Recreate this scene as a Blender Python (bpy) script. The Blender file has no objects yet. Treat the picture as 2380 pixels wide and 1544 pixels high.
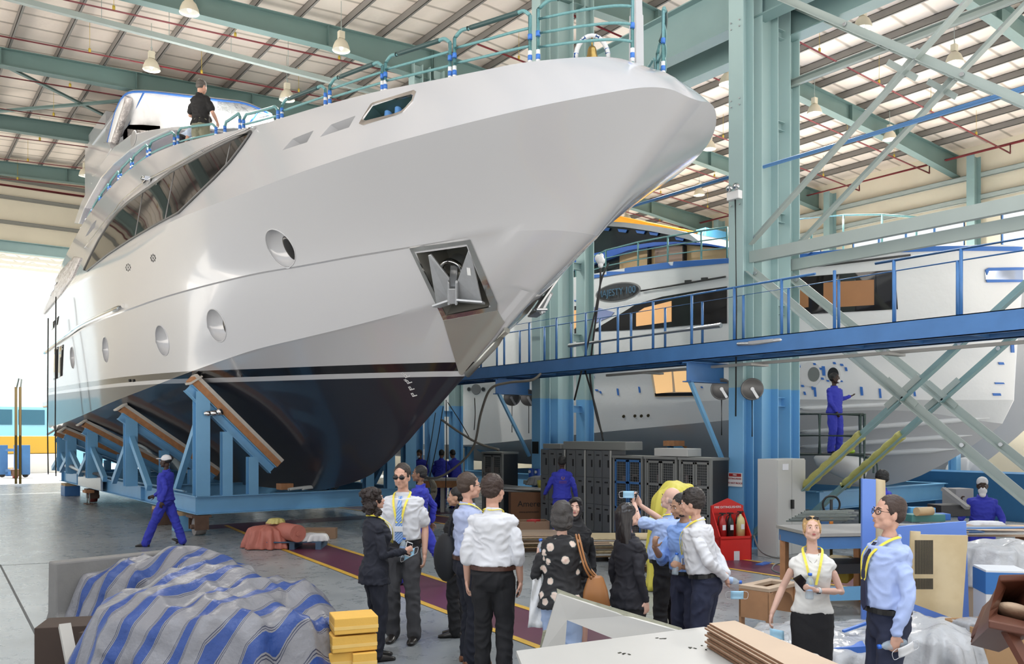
EXPO, SKY, SUN, SUNDIR, ROOFY0 = 0.05, 1.0, 12, (0.1, -.6, -.8), 7.0
GND, HOR, ZEN = (5.2, 4.85, 4.45, 1), (.8, .87, 1.0, 1), (3.4, 3.6, 3.9, 1)
import bpy, bmesh, math, random
from mathutils import Vector, Matrix, noise
from mathutils.bvhtree import BVHTree
from mathutils.geometry import delaunay_2d_cdt
random.seed(7)
V = Vector
COL = bpy.context.scene.collection
F, CX, HY, CH = 2000.0, 1190.0, 1010.0, 2.2
CA, SA = 0.803, 0.596
_n = math.hypot(CA, SA); CA /= _n; SA /= _n
def proj(p):
    r = CA*p[0]-SA*p[1]; f = SA*p[0]+CA*p[1]
    return (CX+F*r/f, HY-F*(p[2]-CH)/f)
def ray(px, py):
    r = (px-CX)/F
    return V((CA*r+SA, -SA*r+CA, (HY-py)/F))
CAM = V((0, 0, CH))
def at(px, py, d): return CAM+ray(px, py)*d
def onX(px, py, X): q = ray(px, py); return CAM+q*(X/q.x)
def onY(px, py, Y): q = ray(px, py); return CAM+q*(Y/q.y)
def onZ(px, py, z): q = ray(px, py); return CAM+q*((z-CH)/q.z)
def floor(px, py): return onZ(px, py, 0.0)
# ------------------------------------------------------------ materials
MATS = {}
def mat(name, col, rough=.5, metal=0., bump=0., bscale=20., var=0., vscale=6., trans=0., emit=None, es=1., spec=.5, alpha=1., coat=0., dist=.02):
    if name in MATS: return MATS[name]
    m = bpy.data.materials.new(name); m.use_nodes = True
    nt = m.node_tree; b = nt.nodes['Principled BSDF']
    b.inputs['Base Color'].default_value = (*col, 1)
    b.inputs['Roughness'].default_value = rough
    b.inputs['Metallic'].default_value = metal
    b.inputs['Specular IOR Level'].default_value = spec
    b.inputs['Coat Weight'].default_value = coat
    b.inputs['Coat Roughness'].default_value = .05
    if trans: b.inputs['Transmission Weight'].default_value = trans
    if alpha < 1: b.inputs['Alpha'].default_value = alpha
    if emit:
        b.inputs['Emission Color'].default_value = (*emit, 1); b.inputs['Emission Strength'].default_value = es
    if var or bump:
        tc = nt.nodes.new('ShaderNodeTexCoord')
        if var:
            n = nt.nodes.new('ShaderNodeTexNoise'); n.inputs['Scale'].default_value = vscale; n.inputs['Detail'].default_value = 6
            nt.links.new(tc.outputs['Object'], n.inputs['Vector'])
            mx = nt.nodes.new('ShaderNodeMix'); mx.data_type = 'RGBA'
            mx.inputs['A'].default_value = (*[max(0, c*(1-var)) for c in col], 1)
            mx.inputs['B'].default_value = (*[min(1, c*(1+var)) for c in col], 1)
            nt.links.new(n.outputs['Fac'], mx.inputs['Factor']); nt.links.new(mx.outputs['Result'], b.inputs['Base Color'])
        if bump:
            n2 = nt.nodes.new('ShaderNodeTexNoise'); n2.inputs['Scale'].default_value = bscale; n2.inputs['Detail'].default_value = 4
            nt.links.new(tc.outputs['Object'], n2.inputs['Vector'])
            bp = nt.nodes.new('ShaderNodeBump'); bp.inputs['Strength'].default_value = bump; bp.inputs['Distance'].default_value = dist
            nt.links.new(n2.outputs['Fac'], bp.inputs['Height']); nt.links.new(bp.outputs['Normal'], b.inputs['Normal'])
    MATS[name] = m
    return m
def nodes_of(m):
    nt = m.node_tree
    return nt, nt.nodes['Principled BSDF']
# ------------------------------------------------------------ mesh builder
def basis(d):
    d = V(d).normalized()
    up = V((0, 0, 1)) if abs(d.z) < .95 else V((0, 1, 0))
    a = d.cross(up).normalized(); b = a.cross(d).normalized()
    return d, a, b
class MB:
    def __init__(s): s.v = []; s.f = []; s.sm = []; s.mi = []; s.cur = 0
    def add(s, vs, fs, smooth=False):
        o = len(s.v); s.v += [V(v) for v in vs]
        for f in fs: s.f.append([o+i for i in f]); s.sm.append(smooth); s.mi.append(s.cur)
        return s
    def box(s, c, size, rz=0., rot=None, taper=1.):
        hx, hy, hz = size[0]/2, size[1]/2, size[2]/2
        R = rot if rot is not None else Matrix.Rotation(rz, 3, 'Z')
        vs = []
        for z, t in ((-hz, 1.), (hz, taper)):
            for x, y in ((-hx, -hy), (hx, -hy), (hx, hy), (-hx, hy)):
                vs.append(V(c)+R@V((x*t, y*t, z)))
        return s.add(vs, [(3, 2, 1, 0), (4, 5, 6, 7), (0, 1, 5, 4), (1, 2, 6, 5), (2, 3, 7, 6), (3, 0, 4, 7)])
    def b2(s, a, b):  # box from min to max corner
        a = V(a); b = V(b)
        return s.box((a+b)/2, [abs(x) for x in (b-a)])
    def bar(s, p, q, w, h, up=None):  # rectangular bar, w sideways, h upward
        p = V(p); q = V(q); d, a, b = basis(q-p)
        if up is not None: b = V(up); a = d.cross(b).normalized(); b = a.cross(d).normalized()
        vs = []
        for e in (p, q):
            for i, j in ((-1, -1), (1, -1), (1, 1), (-1, 1)): vs.append(e+a*(i*w/2)+b*(j*h/2))
        return s.add(vs, [(0, 1, 2, 3), (7, 6, 5, 4), (0, 4, 5, 1), (1, 5, 6, 2), (2, 6, 7, 3), (3, 7, 4, 0)])
    def ibeam(s, p, q, w, h, t=.02, up=None, tw=None):
        p = V(p); q = V(q); d, a, b = basis(q-p)
        if up is not None: b = V(up); a = d.cross(b).normalized(); b = a.cross(d).normalized()
        s.bar(p+b*(h/2-t/2), q+b*(h/2-t/2), w, t, b); s.bar(p-b*(h/2-t/2), q-b*(h/2-t/2), w, t, b)
        s.bar(p, q, tw or t, h-2*t, b)
        return s
    def channel(s, p, q, w, h, t=.012, up=None):
        p = V(p); q = V(q); d, a, b = basis(q-p)
        if up is not None: b = V(up); a = d.cross(b).normalized(); b = a.cross(d).normalized()
        s.bar(p+b*(h/2-t/2), q+b*(h/2-t/2), w, t, b); s.bar(p-b*(h/2-t/2), q-b*(h/2-t/2), w, t, b)
        s.bar(p-a*(w/2-t/2), q-a*(w/2-t/2), t, h, b)
        return s
    def angle(s, p, q, w, t=.012, up=(0, 0, 1)):
        p = V(p); q = V(q); d, a, b = basis(q-p)
        s.bar(p, q, t, w, b); s.bar(p+a*(w/2)-b*(w/2), q+a*(w/2)-b*(w/2), w, t, b)
        return s
    def cyl(s, p, q, r, r2=None, n=12, cap=True, smooth=True):
        p = V(p); q = V(q); r2 = r if r2 is None else r2; d, a, b = basis(q-p)
        vs = []
        for e, rr in ((p, r), (q, r2)):
            for i in range(n):
                t = 2*math.pi*i/n; vs.append(e+(a*math.cos(t)+b*math.sin(t))*rr)
        s.add(vs, [(i, (i+1) % n, n+(i+1) % n, n+i) for i in range(n)], smooth)
        if cap: s.add(vs, [tuple(range(n))[::-1], tuple(range(n, 2*n))])
        return s
    def tube(s, pts, r, n=8, closed=False, rs=None):
        pts = [V(p) for p in pts]; m = len(pts); vs = []
        prev = None
        for k, p in enumerate(pts):
            if closed: t = pts[(k+1) % m]-pts[k-1]
            else: t = pts[min(k+1, m-1)]-pts[max(k-1, 0)]
            if t.length < 1e-9: t = V((0, 0, 1))
            t.normalize()
            if prev is None: _, a, b = basis(t)
            else:
                a = prev-t*prev.dot(t)
                if a.length < 1e-6: _, a, b = basis(t)
                a.normalize(); b = t.cross(a)
            prev = a
            rr = rs[k] if rs else r
            for i in range(n):
                u = 2*math.pi*i/n; vs.append(p+(a*math.cos(u)+b*math.sin(u))*rr)
        fs = []
        for k in range(m if closed else m-1):
            o = k*n; o2 = ((k+1) % m)*n
            for i in range(n): fs.append((o+i, o+(i+1) % n, o2+(i+1) % n, o2+i))
        s.add(vs, fs, True)
        if not closed: s.add(vs, [tuple(range(n))[::-1], tuple(range((m-1)*n, m*n))])
        return s
    def loft(s, rings, smooth=True, cap=True, closed=True):
        n = len(rings[0]); vs = [p for r in rings for p in r]; fs = []
        for k in range(len(rings)-1):
            for i in range(n if closed else n-1):
                j = (i+1) % n; fs.append((k*n+i, k*n+j, (k+1)*n+j, (k+1)*n+i))
        s.add(vs, fs, smooth)
        if cap: s.add(vs, [tuple(range(n))[::-1], tuple(range((len(rings)-1)*n, len(rings)*n))])
        return s
    def ell(s, c, rx, ry, rz, R=None, nu=16, nv=10):
        rings = []
        R = R or Matrix.Identity(3)
        c = V(c); vs = [c+R@V((0, 0, -rz))]
        for k in range(1, nv):
            ph = -math.pi/2+math.pi*k/nv
            for i in range(nu):
                t = 2*math.pi*i/nu
                vs.append(c+R@V((rx*math.cos(ph)*math.cos(t), ry*math.cos(ph)*math.sin(t), rz*math.sin(ph))))
        vs.append(c+R@V((0, 0, rz))); fs = []
        for i in range(nu): fs.append((0, 1+(i+1) % nu, 1+i))
        for k in range(nv-2):
            for i in range(nu):
                a = 1+k*nu+i; b = 1+k*nu+(i+1) % nu; fs.append((a, b, b+nu, a+nu))
        o = 1+(nv-2)*nu
        for i in range(nu): fs.append((o+i, o+(i+1) % nu, len(vs)-1))
        return s.add(vs, fs, True)
    def lathe(s, c, prof, n=24, axis=(0, 0, 1), smooth=True):
        d, a, b = basis(axis); c = V(c); vs = []
        for (r, h) in prof:
            for i in range(n):
                t = 2*math.pi*i/n; vs.append(c+d*h+(a*math.cos(t)+b*math.sin(t))*max(r, 1e-4))
        fs = []
        for k in range(len(prof)-1):
            for i in range(n): fs.append((k*n+i, k*n+(i+1) % n, (k+1)*n+(i+1) % n, (k+1)*n+i))
        return s.add(vs, fs, smooth)
    def torus(s, c, R, r, axis=(0, 0, 1), n=24, m=8):
        d, a, b = basis(axis); c = V(c)
        return s.tube([c+(a*math.cos(2*math.pi*i/n)+b*math.sin(2*math.pi*i/n))*R for i in range(n)], r, m, closed=True)
    def prism(s, pts, off):  # closed polygon (3D planar) extruded by off vector
        n = len(pts); off = V(off); vs = [V(p) for p in pts]+[V(p)+off for p in pts]
        return s.add(vs, [tuple(range(n))[::-1], tuple(range(n, 2*n))]+[(i, (i+1) % n, n+(i+1) % n, n+i) for i in range(n)])
    def grid(s, P, smooth=True):  # P[i][j]
        a = len(P); b = len(P[0]); vs = [p for r in P for p in r]
        return s.add(vs, [(i*b+j, i*b+j+1, (i+1)*b+j+1, (i+1)*b+j) for i in range(a-1) for j in range(b-1)], smooth)
    def build(s, name, mats, parent=None, label=None, cat=None, group=None, kind=None, bevel=0, origin=True, subsurf=0, solid=0, fix=True, sharp=None):
        me = bpy.data.meshes.new(name)
        if parent is not None: off = ORG.get(parent.name, V((0, 0, 0)))
        elif origin and s.v:
            xs = [v.x for v in s.v]; ys = [v.y for v in s.v]; zs = [v.z for v in s.v]
            off = V(((min(xs)+max(xs))/2, (min(ys)+max(ys))/2, min(zs)))
        else: off = V((0, 0, 0))
        me.from_pydata([v-off for v in s.v], [], s.f); 
        for p, sm, mi in zip(me.polygons, s.sm, s.mi): p.use_smooth = sm; p.material_index = mi
        me.update()
        if fix:
            bm = bmesh.new(); bm.from_mesh(me); bmesh.ops.remove_doubles(bm, verts=bm.verts, dist=1e-5)
            bmesh.ops.recalc_face_normals(bm, faces=bm.faces); bm.to_mesh(me); bm.free()
        if sharp: me.set_sharp_from_angle(angle=math.radians(sharp))
        for m in (mats if isinstance(mats, (list, tuple)) else [mats]): me.materials.append(m)
        o = bpy.data.objects.new(name, me); COL.objects.link(o)
        if parent is not None: o.parent = parent; ORG[o.name] = off
        else: o.location = off; ORG[o.name] = off
        tag(o, label, cat, group, kind)
        if solid:
            md = o.modifiers.new('solid', 'SOLIDIFY'); md.thickness = solid; md.offset = 0
        if bevel:
            md = o.modifiers.new('bevel', 'BEVEL'); md.width = bevel; md.segments = 2; md.limit_method = 'ANGLE'
        if subsurf:
            md = o.modifiers.new('sub', 'SUBSURF'); md.levels = md.render_levels = subsurf
        return o
ORG = {}
def tag(o, label=None, cat=None, group=None, kind=None):
    if label: o['label'] = label
    if cat: o['category'] = cat
    if group: o['group'] = group
    if kind: o['kind'] = kind
    return o
def thing(name, label, cat, loc=(0, 0, 0), group=None, kind=None):
    o = bpy.data.objects.new(name, None); COL.objects.link(o); o.location = loc; o.empty_display_size = .1
    ORG[o.name] = V(loc)
    return tag(o, label, cat, group, kind)
def copy_tree(o, parent=None):
    c = o.copy(); COL.objects.link(c)
    if parent is not None: c.parent = parent
    for ch in list(o.children): copy_tree(ch, c)
    return c
def move_copy(o, loc, rz=0., label=None, scale=None):
    c = copy_tree(o); c.location = loc; c.rotation_euler = (0, 0, rz)
    if scale: c.scale = scale
    if label: c['label'] = label
    return c
def catmull(pts, n=8):
    out = []
    P = [pts[0]]+list(pts)+[pts[-1]]
    for i in range(1, len(P)-2):
        p0, p1, p2, p3 = [V(p) for p in P[i-1:i+3]]
        for k in range(n):
            t = k/n
            out.append(.5*((2*p1)+(p2-p0)*t+(2*p0-5*p1+4*p2-p3)*t*t+(3*p1-p0-3*p2+p3)*t**3))
    out.append(V(pts[-1])); return out
def interp(tab, x):
    if x <= tab[0][0]: return tab[0][1]
    for (a, fa), (b, fb) in zip(tab, tab[1:]):
        if x <= b: return fa+(fb-fa)*(x-a)/(b-a)
    return tab[-1][1]
def text_obj(name, txt, size, m, parent, o, right, up, ext=.004, align='CENTER'):
    cu = bpy.data.curves.new(name, 'FONT'); cu.body = txt; cu.size = size; cu.extrude = ext; cu.align_x = align; cu.align_y = 'CENTER'
    ob = bpy.data.objects.new('tmp_text', cu); COL.objects.link(ob)
    dg = bpy.context.evaluated_depsgraph_get(); dg.update()
    me = bpy.data.meshes.new_from_object(ob.evaluated_get(dg)); bpy.data.objects.remove(ob)
    r = V(right).normalized(); u = V(up).normalized(); nrm = r.cross(u)
    off = ORG.get(parent.name, V((0, 0, 0)))
    for v in me.vertices: v.co = V(o)+r*v.co.x+u*v.co.y+nrm*v.co.z-off
    me.materials.clear(); me.materials.append(m)
    t = bpy.data.objects.new(name, me); COL.objects.link(t); t.parent = parent; ORG[t.name] = off
    return t
import time
TT_ = [0, 0]; CUTS_ = []
def apply_mesh(o):
    t0 = time.time()
    tmp = bpy.data.scenes.new('tmp'); users = list(o.users_collection)
    tmp.collection.objects.link(o)
    for c in CUTS_: tmp.collection.objects.link(c)
    with bpy.context.temp_override(scene=tmp, view_layer=tmp.view_layers[0]):
        dg = bpy.context.evaluated_depsgraph_get(); dg.update()
        me = bpy.data.meshes.new_from_object(o.evaluated_get(dg))
    o.modifiers.clear(); o.data = me
    bpy.data.scenes.remove(tmp); TT_[0] += time.time()-t0
# ------------------------------------------------------------ the white yacht
XC, YE = 8.3, 35.2
white = mat('gelcoat_white', (.50, .51, .53), .16, coat=.6)
# hull paint: white topsides, black boot top, white stripe, navy bottom
hullm = mat('hull_paint', (.50, .51, .53), .14, coat=.5)
nt, bs = nodes_of(hullm)
geo = nt.nodes.new('ShaderNodeNewGeometry'); sep = nt.nodes.new('ShaderNodeSeparateXYZ'); nt.links.new(geo.outputs['Position'], sep.inputs[0])
def mth(op, a, b=None, nt=None):
    n = nt.nodes.new('ShaderNodeMath'); n.operation = op
    for i, x in enumerate((a, b)):
        if x is None: continue
        if isinstance(x, (int, float)): n.inputs[i].default_value = x
        else: nt.links.new(x, n.inputs[i])
    return n.outputs[0]
hh = mth('SUBTRACT', sep.outputs['Z'], mth('MULTIPLY', sep.outputs['Y'], .018, nt), nt)
rp = nt.nodes.new('ShaderNodeValToRGB'); rp.color_ramp.interpolation = 'CONSTANT'
mr = nt.nodes.new('ShaderNodeMapRange'); mr.inputs['From Min'].default_value = 2.5; mr.inputs['From Max'].default_value = 3.5
nt.links.new(hh, mr.inputs['Value']); nt.links.new(mr.outputs[0], rp.inputs[0])
WL0, WL1, WL2 = .485, .575, .72
e = rp.color_ramp.elements; e[0].color = (.013, .016, .026, 1); e[1].position = WL0; e[1].color = (.50, .51, .53, 1)
x = e.new(WL1); x.color = (.008, .009, .012, 1); x = e.new(WL2); x.color = (.50, .51, .53, 1)
nt.links.new(rp.outputs[0], bs.inputs['Base Color'])
rr = nt.nodes.new('ShaderNodeValToRGB'); rr.color_ramp.interpolation = 'CONSTANT'
nt.links.new(mr.outputs[0], rr.inputs[0]); rr.color_ramp.elements[0].color = (.33,)*3+(1,); rr.color_ramp.elements[1].position = WL0; rr.color_ramp.elements[1].color = (.14,)*3+(1,)
nt.links.new(rr.outputs[0], bs.inputs['Roughness'])
glass = mat('dark_glass', (.016, .015, .015), .04, spec=.45)
steel = mat('polished_steel', (.62, .62, .60), .18, metal=1., bump=.15, bscale=9)
stainless = mat('stainless', (.7, .7, .7), .12, metal=1.)
galv = mat('galvanised', (.52, .54, .56), .38, metal=.75, var=.12, vscale=14)
teal_wrap = mat('teal_wrap', (.13, .30, .31), .35, var=.25, vscale=30)
dark_wrap = mat('dark_green_wrap', (.035, .075, .075), .4)
blue_tape = mat('blue_tape', (.04, .17, .55), .5)
white_tape = mat('white_tape', (.72, .74, .75), .5)

def sq(s): return math.sqrt(max(0, s)+.07)-math.sqrt(.07)
def gfun(s, L, e): 
    t = max(0, min(s/L, 1)); return (1-(1-t)**2)**e
def plan(Ys, B, L, e, taper=.04):
    def b(Y):
        g0 = gfun(Y-Ys, L, 1.); g = B*(g0**.5 if e < .6 else .42*g0**.5+.58*g0**1.0)
        return g*(1-taper*max(0, (Y-22)/14)**2)
    return b
LN = {
 'T': dict(st=(1512, 158), B=3.15, L=12, e=.55, tr=[(1430,134),(1350,133),(1275,139),(1200,148),(1120,164),(1040,180),(960,196),(880,212),(760,243),(640,279),(586,294),(540,305),(470,320),(405,338),(335,370),(275,418),(225,473),(190,525),(150,600),(118,680),(100,735)]),
 'K': dict(st=(1614, 231), B=3.55, L=12.5, e=.55, tr=[(1560,208),(1500,203),(1400,218),(1300,237),(1130,275),(1000,308),(880,341),(780,373),(700,400),(590,441),(480,482),(412,509),(300,572),(200,637),(151,683),(117,712),(98,738)]),
 'M': dict(st=(1375, 545), B=3.5, L=14, e=.66, tr=[(1195,537),(950,574),(820,595),(700,617),(600,634),(500,657),(389,687),(288,722),(187,760),(130,795),(93,823)]),
 'C': dict(st=(1245, 682), B=3.3, L=15, e=.72, tr=[(1187,666),(1144,675),(1012,708),(900,737),(800,763),(700,787),(600,811),(540,830),(420,873),(330,908),(225,951),(152,982),(120,992)]),
}
def solve(px, py, bf):
    Y = 12.
    for _ in range(60):
        X = XC-bf(Y); p = onX(px, py, X); Y = .5*Y+.5*max(p.y, 1.)
    return onX(px, py, XC-bf(Y))
for k, L in LN.items():
    s0 = onX(*L['st'], XC); bf = plan(s0.y, L['B'], L['L'], L['e']); L['b'] = bf; L['Y0'] = s0.y
    pts = [solve(px, py, bf) for px, py in L['tr']]
    tab = [(s0.y, s0.z)]
    for p in pts:
        if p.y > tab[-1][0]+(.12 if len(tab) > 1 else .04): tab.append((p.y, p.z))
    if tab[-1][0] < YE: 
        (a, za), (b, zb) = tab[-2:]; tab.append((YE+1, zb+(zb-za)/(b-a)*(YE+1-b)*.5))
    L['tab'] = tab; L['tabs'] = [(sq(a-s0.y), z) for a, z in tab]
kz = [onX(px, py, XC) for px, py in [(950,1025),(905,1070),(860,1105),(800,1128),(730,1140)]]
ktab = [(p.y, p.z) for p in kz]+[(24, .80), (30, .95), (36, 1.25)]
def cinterp(tab, x):  # smooth monotone-ish cubic through table
    if x <= tab[0][0]: return tab[0][1]
    if x >= tab[-1][0]: return tab[-1][1]
    n = len(tab)
    for i in range(n-1):
        a, fa = tab[i]; b, fb = tab[i+1]
        if x <= b:
            def sl(j):
                if j <= 0: return (tab[1][1]-tab[0][1])/(tab[1][0]-tab[0][0])
                if j >= n-1: return (tab[-1][1]-tab[-2][1])/(tab[-1][0]-tab[-2][0])
                return (tab[j+1][1]-tab[j-1][1])/(tab[j+1][0]-tab[j-1][0])
            h = b-a; t = (x-a)/h; m0 = sl(i)*h; m1 = sl(i+1)*h
            return (2*t**3-3*t*t+1)*fa+(t**3-2*t*t+t)*m0+(-2*t**3+3*t*t)*fb+(t**3-t*t)*m1
def lpt(k, u):
    if k == 'keel':
        Y0 = ktab[0][0]; Y = Y0+(YE-Y0)*u**1.5; return (0., Y, cinterp(ktab, Y))
    L = LN[k]; Y = L['Y0']+(YE-L['Y0'])*u**2.2
    return (L['b'](Y), Y, cinterp(L['tabs'], sq(Y-L['Y0'])))
NS = 90
def section(u):
    T, K, M, C, D = [lpt(k, u) for k in ('T', 'K', 'M', 'C', 'keel')]
    out = []
    def mix(a, c, f, e=1.): return (c[0]+(a[0]-c[0])*f**e, c[1]+(a[1]-c[1])*f, c[2]+(a[2]-c[2])*f)
    out.append(T)
    bl = .05*math.exp(-u*14)
    for f in (.96, .85, .7, .5, .3, .15):
        p = mix(T, K, f, .9); q = math.sin(math.pi*f); out.append((p[0], p[1]-bl*q*1.2, p[2]+bl*q))
    out.append(K)
    for f in (.84, .68, .52, .36, .2, .08): out.append(mix(K, M, f, 1.6))
    out.append(M); ms = .05*max(0, min(1, (u-.22)*6)); M2 = (max(M[0]-ms, 0), M[1], M[2]-ms*.3)
    if ms == 0: M2 = (M[0], M[1], M[2]-.0)
    M = M2; out.append((M[0], M[1], M[2]-1e-3))
    for f in (.75, .5, .25, .05): out.append(mix(M, C, f, 1.25))
    out.append(C)
    st = .07*min(1, u*8)
    C2 = (max(C[0]-st, 0), C[1], C[2]-.03*min(1, u*8)); out.append(C2)
    for f in (.8, .6, .4, .2): out.append(mix(C2, D, f, 1.0))
    out.append(D)
    return out
secs = [section(i/NS) for i in range(NS+1)]
hb = MB(); near = [[V((XC-b, Y, z)) for b, Y, z in s] for s in secs]; far = [[V((XC+b, Y, z)) for b, Y, z in s] for s in secs]
hb.grid(near); hb.grid([r[::-1] for r in far])
def deckrow(i):
    b, Y, z = secs[i][0]; u = i/NS; dp = .55*max(0, min(1, (u-.06)*8)); w_ = min(.16, b*.4)
    R = [V((XC-b, Y, z)), V((XC-max(b-w_, 0), Y, z+.0)), V((XC-max(b-w_-.02, 0), Y, z-dp-.001))]
    return R+[V((2*XC-p.x, p.y, p.z)) for p in R[::-1]]
hb.grid([deckrow(i) for i in range(NS+1)], False)
dl = deckrow(NS); hb.add(near[-1]+far[-1][::-1][1:]+dl[1:-1][::-1], [tuple(range(2*len(near[-1])-1+4))])
yacht = thing('yacht', 'large white motor yacht with navy bottom on the blue steel cradle', 'yacht', (XC, 18, .78))
hull = hb.build('hull', hullm, yacht)
bm = bmesh.new(); bm.from_mesh(hull.data); bmesh.ops.dissolve_degenerate(bm, dist=1e-4, edges=bm.edges); bmesh.ops.recalc_face_normals(bm, faces=bm.faces)
print('hull nonmanifold', sum(1 for e in bm.edges if not e.is_manifold)); 
for v in bm.verts: v.co += ORG['yacht']
BV = BVHTree.FromBMesh(bm); bm.free()
def hit(px, py):
    d = ray(px, py); r = BV.ray_cast(CAM, d.normalized())
    if r[0] is None:  # nearest
        q = BV.find_nearest(CAM+d*max(10, 2491*4.9/(px+295))); return q[0], q[1]
    return r[0], r[1]
def inside2(p, poly):
    c = False; n = len(poly)
    for i in range(n):
        a = poly[i]; b = poly[i-1]
        if (a[1] > p[1]) != (b[1] > p[1]) and p[0] < (b[0]-a[0])*(p[1]-a[1])/(b[1]-a[1])+a[0]: c = not c
    return c
def densify(poly, step):
    out = []
    for i in range(len(poly)):
        a = V(poly[i]); b = V(poly[(i+1) % len(poly)]); n = max(1, int((b-a).length/step))
        out += [a+(b-a)*k/n for k in range(n)]
    return out
def patch(poly, step=18, off=.006, thick=.02, mirror=False, hitf=None, mb=None, strict=False, nfix=None):
    """panel that follows a hull surface inside an outline seen from the quay"""
    hitf = hitf or hit
    bd = densify([V(p) for p in poly], step); n = len(bd); pts = list(bd)
    x0 = min(p[0] for p in bd); x1 = max(p[0] for p in bd); y0 = min(p[1] for p in bd); y1 = max(p[1] for p in bd)
    y = y0+step/2
    while y < y1:
        x = x0+step/2
        while x < x1:
            if inside2((x, y), bd) and min((V((x, y))-b).length for b in bd) > step*.45: pts.append(V((x, y)))
            x += step
        y += step
    vs, es, fs, *_ = delaunay_2d_cdt([V((p[0], p[1])) for p in pts], [], [list(range(n))], 1, 1e-4)
    mb = mb or MB(); A = []; Bk = []
    if strict:
        ok = [BV.ray_cast(CAM, ray(v.x, v.y).normalized())[0] is not None for v in vs]; fs = [f for f in fs if all(ok[i] for i in f)]
    for v in vs:
        p, nn = hitf(v.x, v.y)
        if nn.dot(ray(v.x, v.y)) > 0: nn = -nn
        if nfix is not None: nn = nfix
        A.append(p+nn*off); Bk.append(p+nn*(off-thick))
    for s in ((0, 1) if mirror else (0,)):
        fx = (lambda p: V((2*XC-p.x, p.y, p.z))) if s else (lambda p: p)
        a = [fx(p) for p in A]; b = [fx(p) for p in Bk]; m = len(a)
        mb.add(a+b, [tuple(f) for f in fs]+[tuple(m+i for i in f[::-1]) for f in fs], True)
        be = {}
        for f in fs:
            for i in range(len(f)):
                k = (f[i], f[(i+1) % len(f)]); be[k] = be.get(k, 0)+1
        mb.add(a+b, [(i, j, m+j, m+i) for (i, j) in be if (j, i) not in be])
    return mb
def cutter(poly, depth, out=.25, shrink=1., nrm=None):
    pp = [hit(*p) for p in poly]; c = sum((p for p, n in pp), V())/len(pp)
    nn = nrm or sum((n for p, n in pp), V()).normalized()
    A = [p+nn*out for p, n in pp]; B = [c+(p-c)*shrink-nn*depth for p, n in pp]
    mb = MB(); n = len(A); mb.add(A+B, [tuple(range(n))[::-1], tuple(range(n, 2*n))]+[(i, (i+1) % n, n+(i+1) % n, n+i) for i in range(n)])
    return mb
cuts = []
def addcut(mb, m, name='cut', mirror=True):
    for s in ((0, 1) if mirror else (0,)):
        q = MB(); q.f = [list(f) for f in mb.f]; q.sm = list(mb.sm); q.mi = list(mb.mi)
        q.v = [V((2*XC-v.x, v.y, v.z)) if s else v.copy() for v in mb.v]
        o = q.build('cutter', m); cuts.append(o)
# oval portholes: dished recesses
PORT = [(652, 577, 47), (503, 757, 39), (377, 792, 35.5), (245, 813, 29), (168, 832, 25)]
for px, py, r in PORT:
    c, n = hit(px, py); d = (c-CAM).dot(V((SA, CA, 0))); R = r/F*d
    _, a, b = basis(n)
    mb = MB(); mb.ell(c, R, R*1.0, .20, Matrix((a, b, n)).transposed(), 40, 20); addcut(mb, white)
recesses = [[(646,356),(738,297),(732,320),(718,331)], [(733,326),(765,289),(837,262),(818,298)]]
recesses = [[(646,356),(676,322),(739,297),(719,332)], [(732,326),(764,289),(838,262),(818,297)]]
for rp_ in recesses: addcut(cutter(rp_, .32, .3, .55), white)
addcut(cutter([(196,553),(214,521),(226,508),(221,529),(205,547)], .2, .2, .8), white)
FAIR = [(843,281),(866,247),(960,217),(957,232),(934,258),(916,264),(846,285)]
addcut(cutter(FAIR, .55, .3, 1.), dark_wrap)
POCK = [(962,583),(1086,566),(1146,702),(1140,716),(1036,736),(1030,730)]
addcut(cutter(POCK, .75, .3, .8), mat('pocket_steel', (.34, .34, .31), .38, metal=.6))
for c in cuts:
    md = hull.modifiers.new('b', 'BOOLEAN'); md.operation = 'DIFFERENCE'; md.object = c; md.solver = 'EXACT'; md.material_mode = 'TRANSFER'
CUTS_ += cuts; apply_mesh(hull); CUTS_.clear()
for c in cuts: bpy.data.objects.remove(c)
cuts = []
hull.data.set_sharp_from_angle(angle=math.radians(31))

DECKZ = min((abs(lpt('T', i/400)[1]-18.0), lpt('T', i/400)[2]) for i in range(400))[1]-.55
print('DECKZ', DECKZ)
# ------------------------------------------------------------ yacht fittings
def mirror_mb(mb):
    n = len(mb.v); mb.v += [V((2*XC-v.x, v.y, v.z)) for v in mb.v]; k = len(mb.f)
    mb.f += [[n+i for i in f[::-1]] for f in mb.f]; mb.sm += mb.sm[:k]; mb.mi += mb.mi[:k]; return mb
# black saloon window and its mullions
WU = [(586,309),(555,321),(524,335),(487,354),(451,374),(401,401),(352,436),(303,470),(276,495),(254,524),(232,559),(214,594),(198,628)]
WD = [(204,631),(250,594),(303,559),(360,526),(417,496),(451,463),(500,416),(537,377),(565,340)]
win = patch(WU+WD, 9, .035, .03).build('saloon_window', glass, yacht, sharp=30)
fr = MB()
up = [hit(*p)[0]+hit(*p)[1]*.03 for p in WU]; fr.tube(up, .035, 6); lo = [hit(*p)[0]+hit(*p)[1]*.03 for p in [WU[-1]]+WD+[WU[0]]]; fr.tube(lo, .02, 6)
fr.build('window_frame', mat('grey_frame', (.12, .12, .12), .35), win)
for a, b in (((540,334),(529,385)), ((409,401),(388,511)), ((336,448),(318,550))):
    m = MB(); pts = [hit(a[0]+(b[0]-a[0])*t, a[1]+(b[1]-a[1])*t) for t in (0,.25,.5,.75,1)]
    m.tube([p+n*.034 for p, n in pts], .012, 6); m.build('mullion', mat('grey_frame2', (.25, .25, .25), .35), win)
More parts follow.
